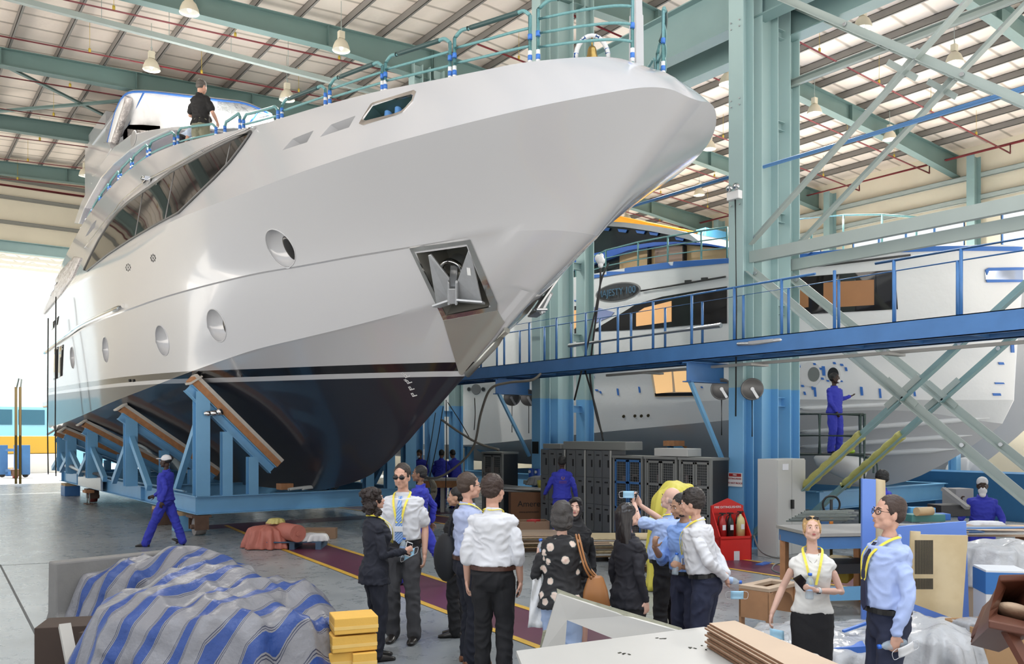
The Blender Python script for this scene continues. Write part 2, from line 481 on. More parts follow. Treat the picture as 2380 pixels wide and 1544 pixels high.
hr = MB(); HRP = [(593,300.6),(549,318),(475,352),(414,387),(352,419),(342,426),(291,468),(273.5,490),(254,512),(217,559),(203,577)]
hp = catmull([hit(*p)[0]+hit(*p)[1]*.07 for p in HRP], 4); hr.tube(hp, .014, 8)
for p in HRP[::2]:
    q, n = hit(*p); hr.cyl(q, q+n*.07, .015)
hr.build('grab_rail', stainless, yacht, label='long thin stainless grab rail above window')
q, n = hit(350, 421); fb = MB(); fb.box(q+n*.1, (.12, .25, .12)); fb.cyl(q, q+n*.2, .05); fb.build('rail_bracket', stainless, yacht, bevel=.01)
# portholes' glass
for i, (px, py, r) in enumerate(PORT):
    c, n = hit(px, py); R = r/F*(c-CAM).dot(V((SA, CA, 0))); _, a, b = basis(n); m = MB()
    k_ = .62 if i == 0 else .5; g = c-n*(.10 if i == 0 else .13)+V((0, -R*(.62 if i == 0 else .75), -.08)); m.ell(g, R*k_*.6, R*k_, .02, Matrix((a, b, n)).transposed(), 24, 8); m.build('porthole_glass', glass, yacht)
m = MB()
for px, py, r in PORT:
    c, n = hit(px, py); R = r/F*(c-CAM).dot(V((SA, CA, 0)))
    _, a, b = basis(n); pts = []
    for k in range(40):
        t = 2*math.pi*k/40; q = c+(a*math.cos(t)+b*math.sin(t))*R*1.0; w, nn, *_ = BV.find_nearest(q); pts.append(w+nn*.002)
    mm = MB(); mm.tube(pts, .011, 6, closed=True); mm.build('porthole_rim', white, yacht)
# fairlead with its steel frame and bollards
FO = [(835,288),(838,282),(862,243),(868,239),(962,210),(968,214),(960,236),(936,262),(918,270),(845,292)]
def ring_patch(outer, inner, off=.01, th=.03):
    mb = MB(); A = [hit(*p) for p in outer]; B = [hit(*p) for p in inner]; n = len(A)
    a = [p+q*off for p, q in A]; b = [p+q*off for p, q in B]; c = [p-q*th for p, q in A]; d = [p-q*th for p, q in B]
    fs = []
    for i in range(n):
        j = (i+1) % n; fs += [(i, j, n+j, n+i), (i, 2*n+i, 2*n+j, j), (n+i, n+j, 3*n+j, 3*n+i)]
    mb.add(a+b+c+d, fs); return mb
def resample(poly, n):
    L = [0]; P = [V(p) for p in poly]+[V(poly[0])]
    for a, b in zip(P, P[1:]): L.append(L[-1]+(b-a).length)
    out = []
    for k in range(n):
        s = L[-1]*k/n
        for i in range(len(P)-1):
            if L[i+1] >= s: out.append(P[i]+(P[i+1]-P[i])*((s-L[i])/max(L[i+1]-L[i], 1e-9))); break
    return out
cxf = V((905, 250))
FI = []
for p in FO:
    d = V(p)-cxf; FI.append(cxf+V((d.x*.90, d.y*.74)))
fl = ring_patch(FO, FI); fl.build('fairlead_frame', stainless, yacht)
def on_plane(c, n, px, py, off=0.):
    d = ray(px, py); t = ((c+n*off)-CAM).dot(n)/d.dot(n); return CAM+d*t
c0, n0 = hit(905, 250)
for px in (903, 927):
    m = MB(); b = on_plane(c0, n0, px, 268-(px-903)*.2, -.22); m.lathe(b, [(.07, -.15), (.06, .05), (.055, .22), (.08, .3), (.08, .33), (0, .33)], 16)
    m.build('bollard', mat('blue_wrap', (.10, .28, .62), .5), yacht, label='bollard wrapped in blue film')
# anchor recess: frame, steel cheek plate, stem plate
PO = [(952,576),(1093,557),(1156,705),(1156,721),(1031,744),(1026,735)]
n = 36
for q_ in ([(952,576),(1093,557),(1086,567),(963,585)], [(1093,557),(1156,705),(1156,721),(1141,713),(1086,567)], [(1156,721),(1031,744),(1037,733),(1141,713)], [(1031,744),(952,576),(963,585),(1037,733)]):
    patch(q_, 8, .014, .03).build('anchor_pocket_frame', steel, yacht, sharp=30)
plate = [(1031,744),(1156,721),(1160,729),(1167,741),(1173,748),(1150,780),(1112,826),(1080,864),(1073,872),(1067,866),(1052,815)]
nf_ = hit(1105, 790)[1]; nf_ = nf_ if nf_.x < 0 else -nf_
pp = patch(plate, 9, .016, .03, strict=True, nfix=nf_); pl = pp.build('stem_plate', mat('steel_plate', (.52, .53, .49), .34, metal=.75, bump=.35, bscale=3, dist=.03), yacht, label='polished steel plate over the stem', sharp=30)
sb = MB(); sb.tube([onX(px, py, XC)+V((0, -.03, 0)) for px, py in ((1176,768),(1150,800),(1120,832),(1084,871))], .06, 10); sb.build('stem_bar', mat('steel_brushed', (.55, .56, .52), .3, metal=.8), yacht)
A0, AN = hit(1055, 650)
def AP(px, py, off): return on_plane(A0, AN, px, py, off)
for s in (0, 1):
    def fin(mb, name, m, parent, **k):
        if s: mb.v = [V((2*XC-v.x, v.y, v.z)) for v in mb.v]
        return mb.build(name, m, parent, **k)
    m = MB(); m.lathe(AP(1054, 628, -.35), [(.17, -.25), (.16, .06), (.19, .12), (.23, .10), (.23, .04)], 24, axis=AN); ring = fin(m, 'hawse_ring', stainless, yacht)
    m = MB(); m.bar(AP(1056, 621, -.35), AP(1053, 672, .02), .12, .10); sh = fin(m, 'anchor_shank', galv, yacht, bevel=.01)
    for o_, (f, tilt) in enumerate(((([(995,594),(1001,592),(1044,648),(1046,672),(1047,702),(1015,710),(1006,660)]), 1), (([(1088,583),(1094,586),(1119,704),(1064,702),(1063,653),(1075,618)]), -1))):
        m = MB(); A = [AP(x, y, .0 if y < 620 else .06) for x, y in f]; m.prism(A, -AN*.035); fin(m, 'anchor_fluke', galv, sh, bevel=.006)
    m = MB(); m.bar(AP(1053, 668, .06), AP(1055, 703, .10), .13, .14); m.prism([AP(1043,650,.06),AP(1047,655,.06),AP(1048,706,.14),AP(1043,706,.14)], AN*.05); m.prism([AP(1061,650,.06),AP(1065,655,.06),AP(1065,706,.14),AP(1060,706,.14)], AN*.05)
    m.bar(AP(1013,713,.1), AP(1048,701,.14), .18, .035); m.bar(AP(1064,699,.14), AP(1124,704,.1), .18, .035)
    fin(m, 'anchor_crown', galv, sh, bevel=.006)
m = MB(); m.prism([AP(1085,622,.03), AP(1093,623,.03), AP(1095,640,.03), AP(1087,639,.03)], AN*.012); m.build('sticker', white_tape, sh, label='small white label on the fluke')
# aft openings, rub rail, wrapped door recess
wrap = mat('silver_wrap', (.62, .58, .57), .25, metal=.3, bump=1., bscale=5, dist=.15)
patch([(174,597),(190,600),(171,644),(144,683),(103,731),(88,734),(111,683),(144,629)], 9, .03, .05).build('wrapped_gate', wrap, yacht, label='side deck opening sealed with crumpled silver film')
for P in ([(127,812),(136,806),(134,880),(125,884)], [(139,806),(148,801),(145,874),(136,880)], [(121,751),(128,745),(126,762),(120,768)], [(131,742),(137,735),(134,755),(129,761)]):
    patch(P, 7, .012, .03).build('side_window', glass, yacht)
rub = MB(); rub.tube(catmull([hit(*p)[0]+hit(*p)[1]*.03 for p in ((290,711),(234,736),(189,758),(159,776),(129,797),(104,818))], 4), .06, 8); rub.build('rub_rail', stainless, yacht)
for cx, cy in ((356, 600), (298, 622)):
    m = MB()
    for k in range(9):
        a = 2*math.pi*k/8; rr_ = 0 if k == 8 else 6.5; q, nn = hit(cx+rr_*math.cos(a)*.8, cy+rr_*math.sin(a)*1.1); m.cyl(q, q+nn*.006, .026, n=10)
    m.build('vent_grille', mat('black_rubber', (.01, .01, .01), .5), yacht)
for k in range(2):
    q, nn = hit(302+k*9, 885); m = MB(); m.cyl(q-nn*.02, q+nn*.03, .035); m.build('hull_outlet', mat('black_rubber', (.01, .01, .01), .5), yacht)
# draught marks
dm = mat('mark_white', (.7, .7, .7), .5)
for i, (px, py) in enumerate(((944, 873), (949, 887), (955, 902), (961, 917))):
    q, nn = hit(px, py); nn = nn if nn.dot(ray(px, py)) < 0 else -nn
    r_ = V((0, -1, 0)); r_ = (r_-nn*r_.dot(nn)).normalized(); u_ = nn.cross(r_)
    q2 = q+nn*.012; m = MB()
    for a, b, w_, h_ in ((.02, -.03, .125, .018), (-.03, 0, .014, .06), (.012, 0, .014, .06), (-.01, .03, .056, .014)): m.bar(q2+r_*(a-w_/2)+u_*b, q2+r_*(a+w_/2)+u_*b, .006, h_, u_)
    m.build('draught_mark', dm, yacht)
    if i < 2: text_obj('draught_number', '21' if i == 0 else '20', .065, dm, yacht, q2-r_*.03+u_*(.065 if i == 0 else .045), u_.cross(nn) if 0 else r_, u_, .003)
# bow rails
TT = [(proj((XC-lpt('T', i/600)[0], lpt('T', i/600)[1], lpt('T', i/600)[2])), i/600) for i in range(40, 600)]
def Tpt(px, side=-1):
    u = min(TT, key=lambda t: abs(t[0][0]-px))[1]; b, Y, z = lpt('T', u); return V((XC+side*max(b-.10, 0), Y, z)), u
def railing(pxa, pxb, ya, yb, mids=(.33, .66), r=.026, side=-1, topmat=None, arch=0.):
    A, ua = Tpt(pxa, side); B, ub = Tpt(pxb, side)
    dA = SA*(A.x if side < 0 else 2*XC-A.x)+CA*A.y
    A0_ = Tpt(pxa)[0]; B0_ = Tpt(pxb)[0]
    ha = (proj(A0_)[1]-ya)/F*(SA*A0_.x+CA*A0_.y); hb_ = (proj(B0_)[1]-yb)/F*(SA*B0_.x+CA*B0_.y)
    fr_ = MB(); N = 12; path = []
    for k in range(N+1):
        u = ua+(ub-ua)*k/N; b, Y, z = lpt('T', u); path.append((V((XC+side*max(b-.10, 0), Y, z)), ha+(hb_-ha)*k/N+arch*math.sin(math.pi*k/N)))
    fr_.tube([path[0][0]-V((0,0,.05))]+[path[0][0]+V((0, 0, path[0][1]-.08))], r); fr_.tube([path[-1][0]-V((0,0,.05)), path[-1][0]+V((0, 0, path[-1][1]-.08))], r)
    top = [path[0][0]+V((0, 0, path[0][1]-.08))]+[p+V((0, 0, h)) for p, h in path[1:-1]]+[path[-1][0]+V((0, 0, path[-1][1]-.08))]
    fr_.tube(catmull(top, 3), r)
    for f in mids: fr_.tube([p+V((0, 0, h*f)) for p, h in path], r*.75)
    o = fr_.build('bow_railing', teal_wrap, yacht)
    if topmat:
        m = MB(); m.tube(catmull([p+V((0, 0, h)) for p, h in path[2:-2]], 2), r*1.35); m.build('padding', dark_wrap, o, label='dark green foam padding')
    for q in (path[0], path[-1]):
        for z in (.05, q[1]*.45): m = MB(); m.cyl(q[0]+V((0, 0, z)), q[0]+V((0, 0, z+.07)), r*1.2); m.build('tape', blue_tape, o, label='strip of blue tape')
        m = MB(); m.cyl(q[0], q[0]+V((0, 0, .18)), r*1.12); m.build('tape', white_tape, o, label='strip of white tape')
railing(1238, 1457, 8, -30, (.27, .5, .74), topmat=1)
railing(1238, 1430, 8, -30, (.27, .5, .74), side=1, topmat=1)
railing(1043, 1218, 76, 22, topmat=1); railing(883, 1033, 135, 86, topmat=1); railing(752, 873, 188, 142, topmat=1)
railing(643, 743, 236, 197, (.5,), topmat=1); railing(555, 632, 268, 246, (.4,)); railing(511, 545, 286, 262, ()); railing(403, 491, 300, 288, (.25,))
for a, b, ya, yb in ((337,394,332,306),(299,333,366,335),(271,295,394,368),(246,267,424,397),(226,243,452,427),(208,223,482,455),(193,205,513,486),(181,191,540,516)): railing(a, b, ya, yb, (.3,), r=.03)
railing(1043, 1218, 76, 22, side=1); railing(883, 1033, 135, 86, side=1); railing(752, 873, 188, 142, side=1)
# jack staff, bell
sx = XC; base = onX(1479, 156, XC); m = MB(); bz = base.z-.2
m.box((sx, base.y, bz+.45), (.15, .15, .9), taper=.92); m.box((sx, base.y, bz+1.25), (.125, .125, .75), taper=.72); m.box((sx, base.y, bz+1.68), (.13, .13, .12)); m.box((sx, base.y, bz+2.0), (.09, .09, .6), taper=.8)
m.build('jack_staff', white, yacht, bevel=.008)
bl = onX(1376, 137, XC+.15); bm_ = MB()
arch = [bl+V((.25*math.cos(t)*.0, 0, 0))+V((CA*.24*math.cos(t), -SA*.24*math.cos(t), .34*math.sin(t))) for t in [math.pi*k/14 for k in range(15)]]
bm_.tube(arch, .035); ar = bm_.build('bell_arch', white_tape, yacht, label='arch wrapped in white and blue tape')
for k in (1, 5, 9, 13): m = MB(); m.tube(arch[k:k+2], .038); m.build('tape', blue_tape, ar)
m = MB(); m.lathe(bl+V((0, 0, -.02)), [(.105, 0), (.10, .02), (.075, .07), (.065, .15), (.05, .19), (0, .20)], 24); m.cyl(bl+V((0, 0, .18)), bl+V((0, 0, .33)), .012)
m.build('ship_bell', mat('brass', (.36, .24, .07), .3, metal=.8, var=.3, vscale=20), yacht)
# wheelhouse and pods
XP = XC-2.35
PO_ = [(172,519),(189,468),(215,421),(236,380),(263,343),(303,313),(350,302),(404,294),(450,292),(480,297)]
PI_ = [(182,520),(196,483),(209,458),(234,414),(261,384),(298,352),(337,328),(392,303),(450,303),(480,302)]
for a, b, nm, mt, X0, X1 in ((PO_, PI_, 'coach_roof', white, XP, 2*XC-XP), (PI_, [(x, y+70) for x, y in PI_], 'coach_window', mat('lilac_glass', (.20, .20, .25), .15, spec=.7), XP+.12, 2*XC-XP-.12)):
    m = MB(); R0 = [onX(*p, XP) for p in a]; R1 = [onX(*p, XP) for p in b]
    if nm == 'coach_window': R1 = [V((p.x, p.y, min(p.z, q.z-.1))) for p, q in zip([onX(x, y, XP) for x, y in [(x, y+60) for x, y in PI_]], R0)]
    rings = []
    for p, q in zip(R0, R1): rings.append([V((X0, p.y, p.z)), V((X1, p.y, p.z)), V((X1, q.y, q.z)), V((X0, q.y, q.z))])
    m.loft(rings, False); o = m.build(nm, mt, yacht, bevel=.03 if nm == 'coach_roof' else 0)
m = MB(); q = onX(310, 322, XP-.01); m.ell(q, .03, .35, .22); m.build('pod_vent', mat('grey_shade', (.3, .3, .3), .5), yacht)
plastic = mat('wrap_film_white', (.88, .89, .90), .3, bump=.6, bscale=3, dist=.1)
film = mat('wrap_film_grey', (.62, .65, .68), .25, bump=1., bscale=3.5, dist=.2)
WHB = [(247,345,6.45),(262,335,6.45),(292,312,6.8),(400,305,7.4),(500,300,8.4),(580,296,9.4),(640,292,10.1)]
WHT = [(270,262,6.45),(292,222,6.45),(337,215,6.8),(434,225,7.6),(505,234,8.4),(572,243,9.4),(632,268,10.1)]
def whp(t): return onX(t[0], t[1], t[2])
bot = catmull([whp(t) for t in WHB], 4); top = catmull([whp(t) for t in WHT], 4)
rows = [[b+(t-b)*k/6 for b, t in zip(bot, top)] for k in range(7)]
m = MB(); m.grid(rows); w1 = m.build('wheelhouse_front', [plastic, film], yacht, solid=.08, label='wheelhouse windows under white film')
for i, p in enumerate(w1.data.polygons):
    if p.center.x+ORG['yacht'].x > 8.5: p.material_index = 1
m = MB(); m.prism([V(p)+V((0, .1, 0)) for p in top]+[top[-1]+V((0, 4, 0)), top[0]+V((0, 4, 0))], (0, 0, .12)); m.build('wheelhouse_roof', white, yacht, bevel=.02)
m = MB(); m.b2((6.5, bot[0].y+.3, 8.2), (10.1, bot[0].y+4, bot[0].z+1.4)); m.build('wheelhouse_body', white, yacht)
for line in (top, [bot[0], bot[1], top[0], top[1], top[2]], [bot[8], top[8]], [whp((576,296,9.4)), whp((600,262,9.6)), whp((632,270,10.1))]): m = MB(); m.tube([p-V((SA, CA, 0))*.05 for p in line], .035, 6); m.build('masking_tape', blue_tape, w1)
m = MB(); m.tube(catmull([onX(x, y, 6.5) for x, y in ((262,345),(282,285),(297,240),(300,225))], 4), .12, 8); m.build('wrapped_pillar', wrap, w1)
m = MB(); P = [onX(x, y, 6.6) for x, y in ((296,300),(300,290),(330,290),(372,293),(372,306),(340,318),(297,322))]; m.prism(P, V((0, .6, 0))); m.build('wrapped_bundle', wrap, w1)
m = MB(); P = [onX(x, y, 6.3) for x, y in ((240,330),(252,331),(258,345),(247,366),(225,405),(212,410),(220,370))]; m.prism(P, V((1.2, 0, 0))); m.build('mast_fairing', white, yacht, bevel=.03)
m = MB(); m.b2((XC-3.2, YE-.1, 3.2), (XC+3.2, YE+1.3, 3.45)); m.build('swim_platform', white, yacht, bevel=.05)
# ------------------------------------------------------------ the hall
def posmask(m, colA, colB, axis, thr, soft=.01):
    """two paint colours that meet at a height"""
    nt, b = nodes_of(m); g = nt.nodes.new('ShaderNodeNewGeometry'); s = nt.nodes.new('ShaderNodeSeparateXYZ'); nt.links.new(g.outputs['Position'], s.inputs[0])
    r = nt.nodes.new('ShaderNodeMapRange'); r.inputs['From Min'].default_value = thr-soft; r.inputs['From Max'].default_value = thr+soft
    nt.links.new(s.outputs[axis], r.inputs['Value']); mx = nt.nodes.new('ShaderNodeMix'); mx.data_type = 'RGBA'
    mx.inputs['A'].default_value = (*colA, 1); mx.inputs['B'].default_value = (*colB, 1); nt.links.new(r.outputs[0], mx.inputs['Factor']); nt.links.new(mx.outputs['Result'], b.inputs['Base Color'])
teal = mat('teal_steel', (.235, .355, .355), .45, var=.10, vscale=1.5)
teal_d = mat('teal_rafter', (.13, .21, .20), .5, var=.12, vscale=1.2)
lblue = mat('light_blue_steel', (.17, .41, .66), .4, var=.10, vscale=2.5)
cblue = mat('blue_steel', (.055, .175, .42), .42, var=.2, vscale=3)
colm = mat('column_paint', (.2, .3, .3), .45); posmask(colm, (.17, .42, .70), (.36, .50, .50), 'Z', 3.1)
ggrey = mat('grey_green_steel', (.36, .42, .40), .45, var=.1, vscale=2)
# floor
fm = mat('concrete_floor', (.33, .35, .36), .3); nt, b = nodes_of(fm)
g = nt.nodes.new('ShaderNodeNewGeometry')
n1 = nt.nodes.new('ShaderNodeTexNoise'); n1.inputs['Scale'].default_value = .45; n1.inputs['Detail'].default_value = 8; n1.inputs['Roughness'].default_value = .6
n2 = nt.nodes.new('ShaderNodeTexNoise'); n2.inputs['Scale'].default_value = 3.; n2.inputs['Detail'].default_value = 10; n2.inputs['Roughness'].default_value = .7
for n in (n1, n2): nt.links.new(g.outputs['Position'], n.inputs['Vector'])
cr = nt.nodes.new('ShaderNodeValToRGB'); e = cr.color_ramp.elements; e[0].position = .35; e[0].color = (.23, .25, .26, 1); e[1].position = .68; e[1].color = (.35, .37, .375, 1)
nt.links.new(n1.outputs[0], cr.inputs[0]); mx = nt.nodes.new('ShaderNodeMix'); mx.data_type = 'RGBA'; mx.blend_type = 'MULTIPLY'; mx.inputs['Factor'].default_value = .45
c2 = nt.nodes.new('ShaderNodeValToRGB'); e = c2.color_ramp.elements; e[0].position = .36; e[0].color = (.5, .5, .51, 1); e[1].position = .50; e[1].color = (1, 1, 1, 1)
nt.links.new(n2.outputs[0], c2.inputs[0]); nt.links.new(cr.outputs[0], mx.inputs['A']); nt.links.new(c2.outputs[0], mx.inputs['B']); nt.links.new(mx.outputs['Result'], b.inputs['Base Color'])
r2 = nt.nodes.new('ShaderNodeMapRange'); r2.inputs['To Min'].default_value = .16; r2.inputs['To Max'].default_value = .42; nt.links.new(n2.outputs[0], r2.inputs['Value']); nt.links.new(r2.outputs[0], b.inputs['Roughness'])
bp = nt.nodes.new('ShaderNodeBump'); bp.inputs['Strength'].default_value = .12; bp.inputs['Distance'].default_value = .03; nt.links.new(n2.outputs[0], bp.inputs['Height']); nt.links.new(bp.outputs[0], b.inputs['Normal'])
m = MB(); m.b2((-14, -10, -.2), (36, 44, 0)); m.build('floor', fm, kind='structure', origin=False)
joint = mat('joint_dark', (.06, .065, .07), .6)
m = MB()
for (a, c) in (((0, 1315), (250, 1302)), ((0, 1313), (92, 1492)), ((250, 1302), (560, 1290))):
    p, q = floor(*a), floor(*c); m.bar(p+V((0, 0, .0005)), q+V((0, 0, .0005)), .03, .002)
m.build('trim_1', joint, kind='structure', origin=False)
purple = mat('floor_lane_maroon', (.105, .028, .055), .38, var=.35, vscale=1.3); yel = mat('floor_lane_yellow', (.62, .38, .05), .4, var=.25, vscale=4)
def strip(name, P, Q, m, z):  # floor paint between two polylines
    mb = MB(); mb.grid([[V((p.x, p.y, z)) for p in P], [V((q.x, q.y, z)) for q in Q]], False); mb.build(name, m, kind='structure', origin=False)
LWp = [floor(*p) for p in ((520,1222),(638,1273),(780,1327),(904,1376),(1050,1433),(1251,1510),(1330,1541))]
UPp = [floor(*p) for p in ((640,1222),(763,1269),(831,1290),(963,1332),(1036,1356),(1193,1409),(1258,1429))]
LWp.append(LWp[-1]+(LWp[-1]-LWp[-2])*6); UPp.append(UPp[-1]+(UPp[-1]-UPp[-2])*6)
strip('trim_2', LWp, UPp, purple, .003)
for nm, L_ in (('trim_3', LWp), ('trim_4', UPp)): strip(nm, L_, [p+V((.10, .01, 0)) for p in L_], yel, .006)
strip('trim_5', [V((11.3, 0, 0)), V((11.3, 30, 0))], [V((12.2, 0, 0)), V((12.2, 30, 0))], purple, .003)
for i, x in enumerate((11.2, 12.2)): strip('trim_%d' % (6+i), [V((x, 0, 0)), V((x, 30, 0))], [V((x+.09, 0, 0)), V((x+.09, 30, 0))], yel, .006)
strip('trim_8', [V((6.2, 20.2, 0)), V((13, 20.2, 0))], [V((6.2, 21.1, 0)), V((13, 21.1, 0))], purple, .0035)
# roof
def zroof(X): return 14.45+(.056*(X-14) if X < 14 else -.047*(X-14))
XL, XR, YN, YF = -12.0, 34.5, ROOFY0, 44.0
rm = mat('roof_lining', (.68, .60, .52), .5, bump=.6, bscale=.9, dist=.12); nt, b = nodes_of(rm)
g = nt.nodes.new('ShaderNodeNewGeometry'); wv = nt.nodes.new('ShaderNodeTexWave'); wv.bands_direction = 'Y'; wv.inputs['Scale'].default_value = .36; wv.inputs['Distortion'].default_value = .6; wv.inputs['Detail'].default_value = 2
nt.links.new(g.outputs['Position'], wv.inputs['Vector']); cr = nt.nodes.new('ShaderNodeValToRGB'); e = cr.color_ramp.elements
e[0].position = 0; e[0].color = (.42, .36, .30, 1); e[1].position = .06; e[1].color = (.87, .77, .68, 1); nt.links.new(wv.outputs['Fac'], cr.inputs[0]); nt.links.new(cr.outputs[0], b.inputs['Base Color'])
m = MB(); m.add([V((XL, YN, zroof(XL))), V((14, YN, zroof(14))), V((14, YF, zroof(14))), V((XL, YF, zroof(XL)))], [(0, 1, 2, 3)]); m.add([V((14, YN, zroof(14))), V((XR, YN, zroof(XR))), V((XR, YF, zroof(XR))), V((14, YF, zroof(14)))], [(0, 1, 2, 3)])
m.build('ceiling', rm, kind='structure', origin=False, solid=.08)
purm = mat('purlin_grey', (.19, .18, .17), .5, metal=.2)
X = -8.4; k = 0
while X < 34:
    z = zroof(X)-.16; m = MB(); m.channel((X, YN, z), (X, YF, z), .07, .22, .012)
    if abs(X-14) > .3: m.build('purlin', purm, None, 'steel roof purlin running the length of the hall', 'purlin', 'roof purlins'); k += 1
    X += 1.29
RY = [10.7-6.2+6.2*i for i in range(0, 7)]
rafg = 'rafters of the roof'
for Y in RY:
    for side in (0, 1):
        if Y < YN: continue
        if side == 0 and Y < 22: continue
        m = MB()
        xs = (14, 10.5, 3, -4, XL) if side == 0 else (14, 17.5, 24, 30, XR); hs = (.95, .62, .5, .5, .6) if side == 0 else (.9, .62, .55, .6, .8)
        for (x0, h0), (x1, h1) in zip(zip(xs, hs), zip(xs[1:], hs[1:])):
            z0, z1 = zroof(x0)-.28, zroof(x1)-.28; t = .02
            m.prism([(x0, Y-.01, z0), (x1, Y-.01, z1), (x1, Y-.01, z1-h1), (x0, Y-.01, z0-h0)], (0, .02, 0))
            m.prism([(x0, Y-.15, z0), (x1, Y-.15, z1), (x1, Y-.15, z1-t), (x0, Y-.15, z0-t)], (0, .3, 0))
            m.prism([(x0, Y-.15, z0-h0), (x1, Y-.15, z1-h1), (x1, Y-.15, z1-h1-t), (x0, Y-.15, z0-h0-t)], (0, .3, 0))
            n_ = max(1, int(abs(x1-x0)/2.6))
            for q in range(n_):
                x = x0+(x1-x0)*q/n_; h = h0+(h1-h0)*q/n_; z = zroof(x)-.28; m.box((x, Y, z-h/2), (.012, .28, h))
        m.build('rafter', teal_d, None, 'teal steel rafter carrying the roof purlins', 'rafter', rafg, fix=False)
# fly braces / roof cross bracing
m = MB(); m.angle((2.4, 29.4, 13.35), (8.9, 35.4, 13.7), .12); m.build('roof_brace', teal_d, None, 'diagonal angle brace under roof, falling to the right', 'brace')
m = MB(); m.angle((2.4, 35.4, 13.3), (8.9, 29.4, 13.65), .12); m.build('roof_brace', teal_d, None, 'diagonal angle brace under roof, rising to the right', 'brace')
m = MB(); m.bar((-9, 24.5, 12.95), (13.3, 24.5, 13.05), .14, .14); m.build('conduit_beam', ggrey, None, 'long grey conduit beam hung on thin rods under left roof', 'conduit')
rod = MB()
for i in range(9):
    x = -2+1.7*i; r_ = MB(); r_.cyl((x, 24.5, 13.0), (x, 24.5, zroof(x)-.1), .008, n=6); r_.build('hanger_rod', ggrey, bpy.data.objects['conduit_beam'])
# sprinkler lines
red = mat('sprinkler_red', (.20, .018, .025), .4); clip = mat('clip_yellow', (.55, .40, .05), .5)
Y = 14.5
while Y < 42:
    xa, xb = (-9., 33.6); 
    if Y < 22: xa = 15.2
    t = thing('sprinkler_pipe', 'thin dark red sprinkler pipe running across under the roof', 'pipe', ((xa+xb)/2, Y, 13.2), 'sprinkler branch pipes')
    for (x0, x1) in ((xa, 14), (14, xb)):
        if x0 >= x1: continue
        m = MB(); m.tube([(x0, Y, zroof(x0)-.98), (x1, Y, zroof(x1)-.98)], .028, 8); m.build('pipe_run', red, t)
        x = x0+1.5
        while x < x1:
            m = MB(); m.cyl((x, Y, zroof(x)-.97), (x, Y, zroof(x)-.86), .035); m.cyl((x, Y, zroof(x)-.9), (x, Y, zroof(x)-.1), .006, n=5); m.build('pipe_clip', clip, t); x += 3.1
    m = MB(); m.tube([(xb, Y, zroof(xb)-.98), (xb, Y, 12.9)], .028, 8); m.build('drop_pipe', red, t)
    Y += 3.02
m = MB(); m.tube([(33.6, 2, 12.9), (33.6, 43.5, 12.9)], .075, 12); m.build('sprinkler_main', red, None, 'thick red sprinkler main along the right wall', 'pipe')
# high bay lamps
lm_b = mat('lamp_shade_cream', (.62, .58, .46), .4); lm_g = mat('lamp_glass', (.8, .82, .84), .15, metal=.3); bulb = mat('lamp_bulb', (1, 1, 1), .3, emit=(1, .97, .9), es=3.)
LAMPS = [(440,2),(352,138),(667,210),(198,392),(793,92),(2005,40),(2218,122),(1893,243),(1649,328),(2068,305),(1625,438),(1690,172),(1457,500)]
lamp0 = thing('high_bay_lamp', 'cream bell-shaped high bay lamp hanging from the roof', 'lamp', (0, 0, 0), 'high bay lamps')
m = MB(); m.lathe((0, 0, 0), [(.24, 0), (.235, .02), (.22, .10), (.17, .22), (.10, .30), (.06, .32), (0, .32)], 20); m.build('lamp_shade', lm_b, lamp0)
m = MB(); m.lathe((0, 0, 0), [(0, .03), (.12, -.0), (.225, .015)], 20); m.build('lamp_glass', mat('lamp_diffuser', (.75, .78, .80), .2, alpha=.5), lamp0)
m = MB(); m.ell((0, 0, .10), .05, .05, .09); m.build('bulb', bulb, lamp0)
m = MB(); m.box((0, 0, .42), (.17, .14, .2)); m.build('ballast_box', lm_b, lamp0, bevel=.01)
m = MB(); m.cyl((0, 0, .5), (0, 0, 1.35), .008, n=6); m.tube([(0,0,.52),(.03,0,.6),(.0,0,.68),(-.02,0,.62)], .01, 6); m.build('hanger', ggrey, lamp0)
LL = ['above the far left bay at the picture top', 'above the left rafter', 'above the man in black', 'beside the far left wall', 'above the bow railings', 'highest right of the column', 'near the crossing of the diagonal braces', 'right of the big column', 'beyond the bow tip', 'above the blue pipe at right', 'above the second yacht', 'half hidden by the column edge', 'beside the crane beam']
for i, (px, py) in enumerate(LAMPS):
    d = 10.75*F/(HY-py); p = at(px, py, d); o = lamp0 if i == 0 else move_copy(lamp0, p); o.location = V((p.x, p.y, 12.65)); o['label'] = 'cream high bay lamp hanging '+LL[i]
    ld = bpy.data.lights.new('lamp_light', 'SPOT'); ld.energy = 1600 if p.x > 14 else 900; ld.spot_size = math.radians(160); ld.spot_blend = .6; ld.shadow_soft_size = .22; ld.color = (1, .97, .90)
    lo_ = bpy.data.objects.new('lamp_light', ld); COL.objects.link(lo_); lo_.parent = o; lo_.location = (0, 0, -.03)
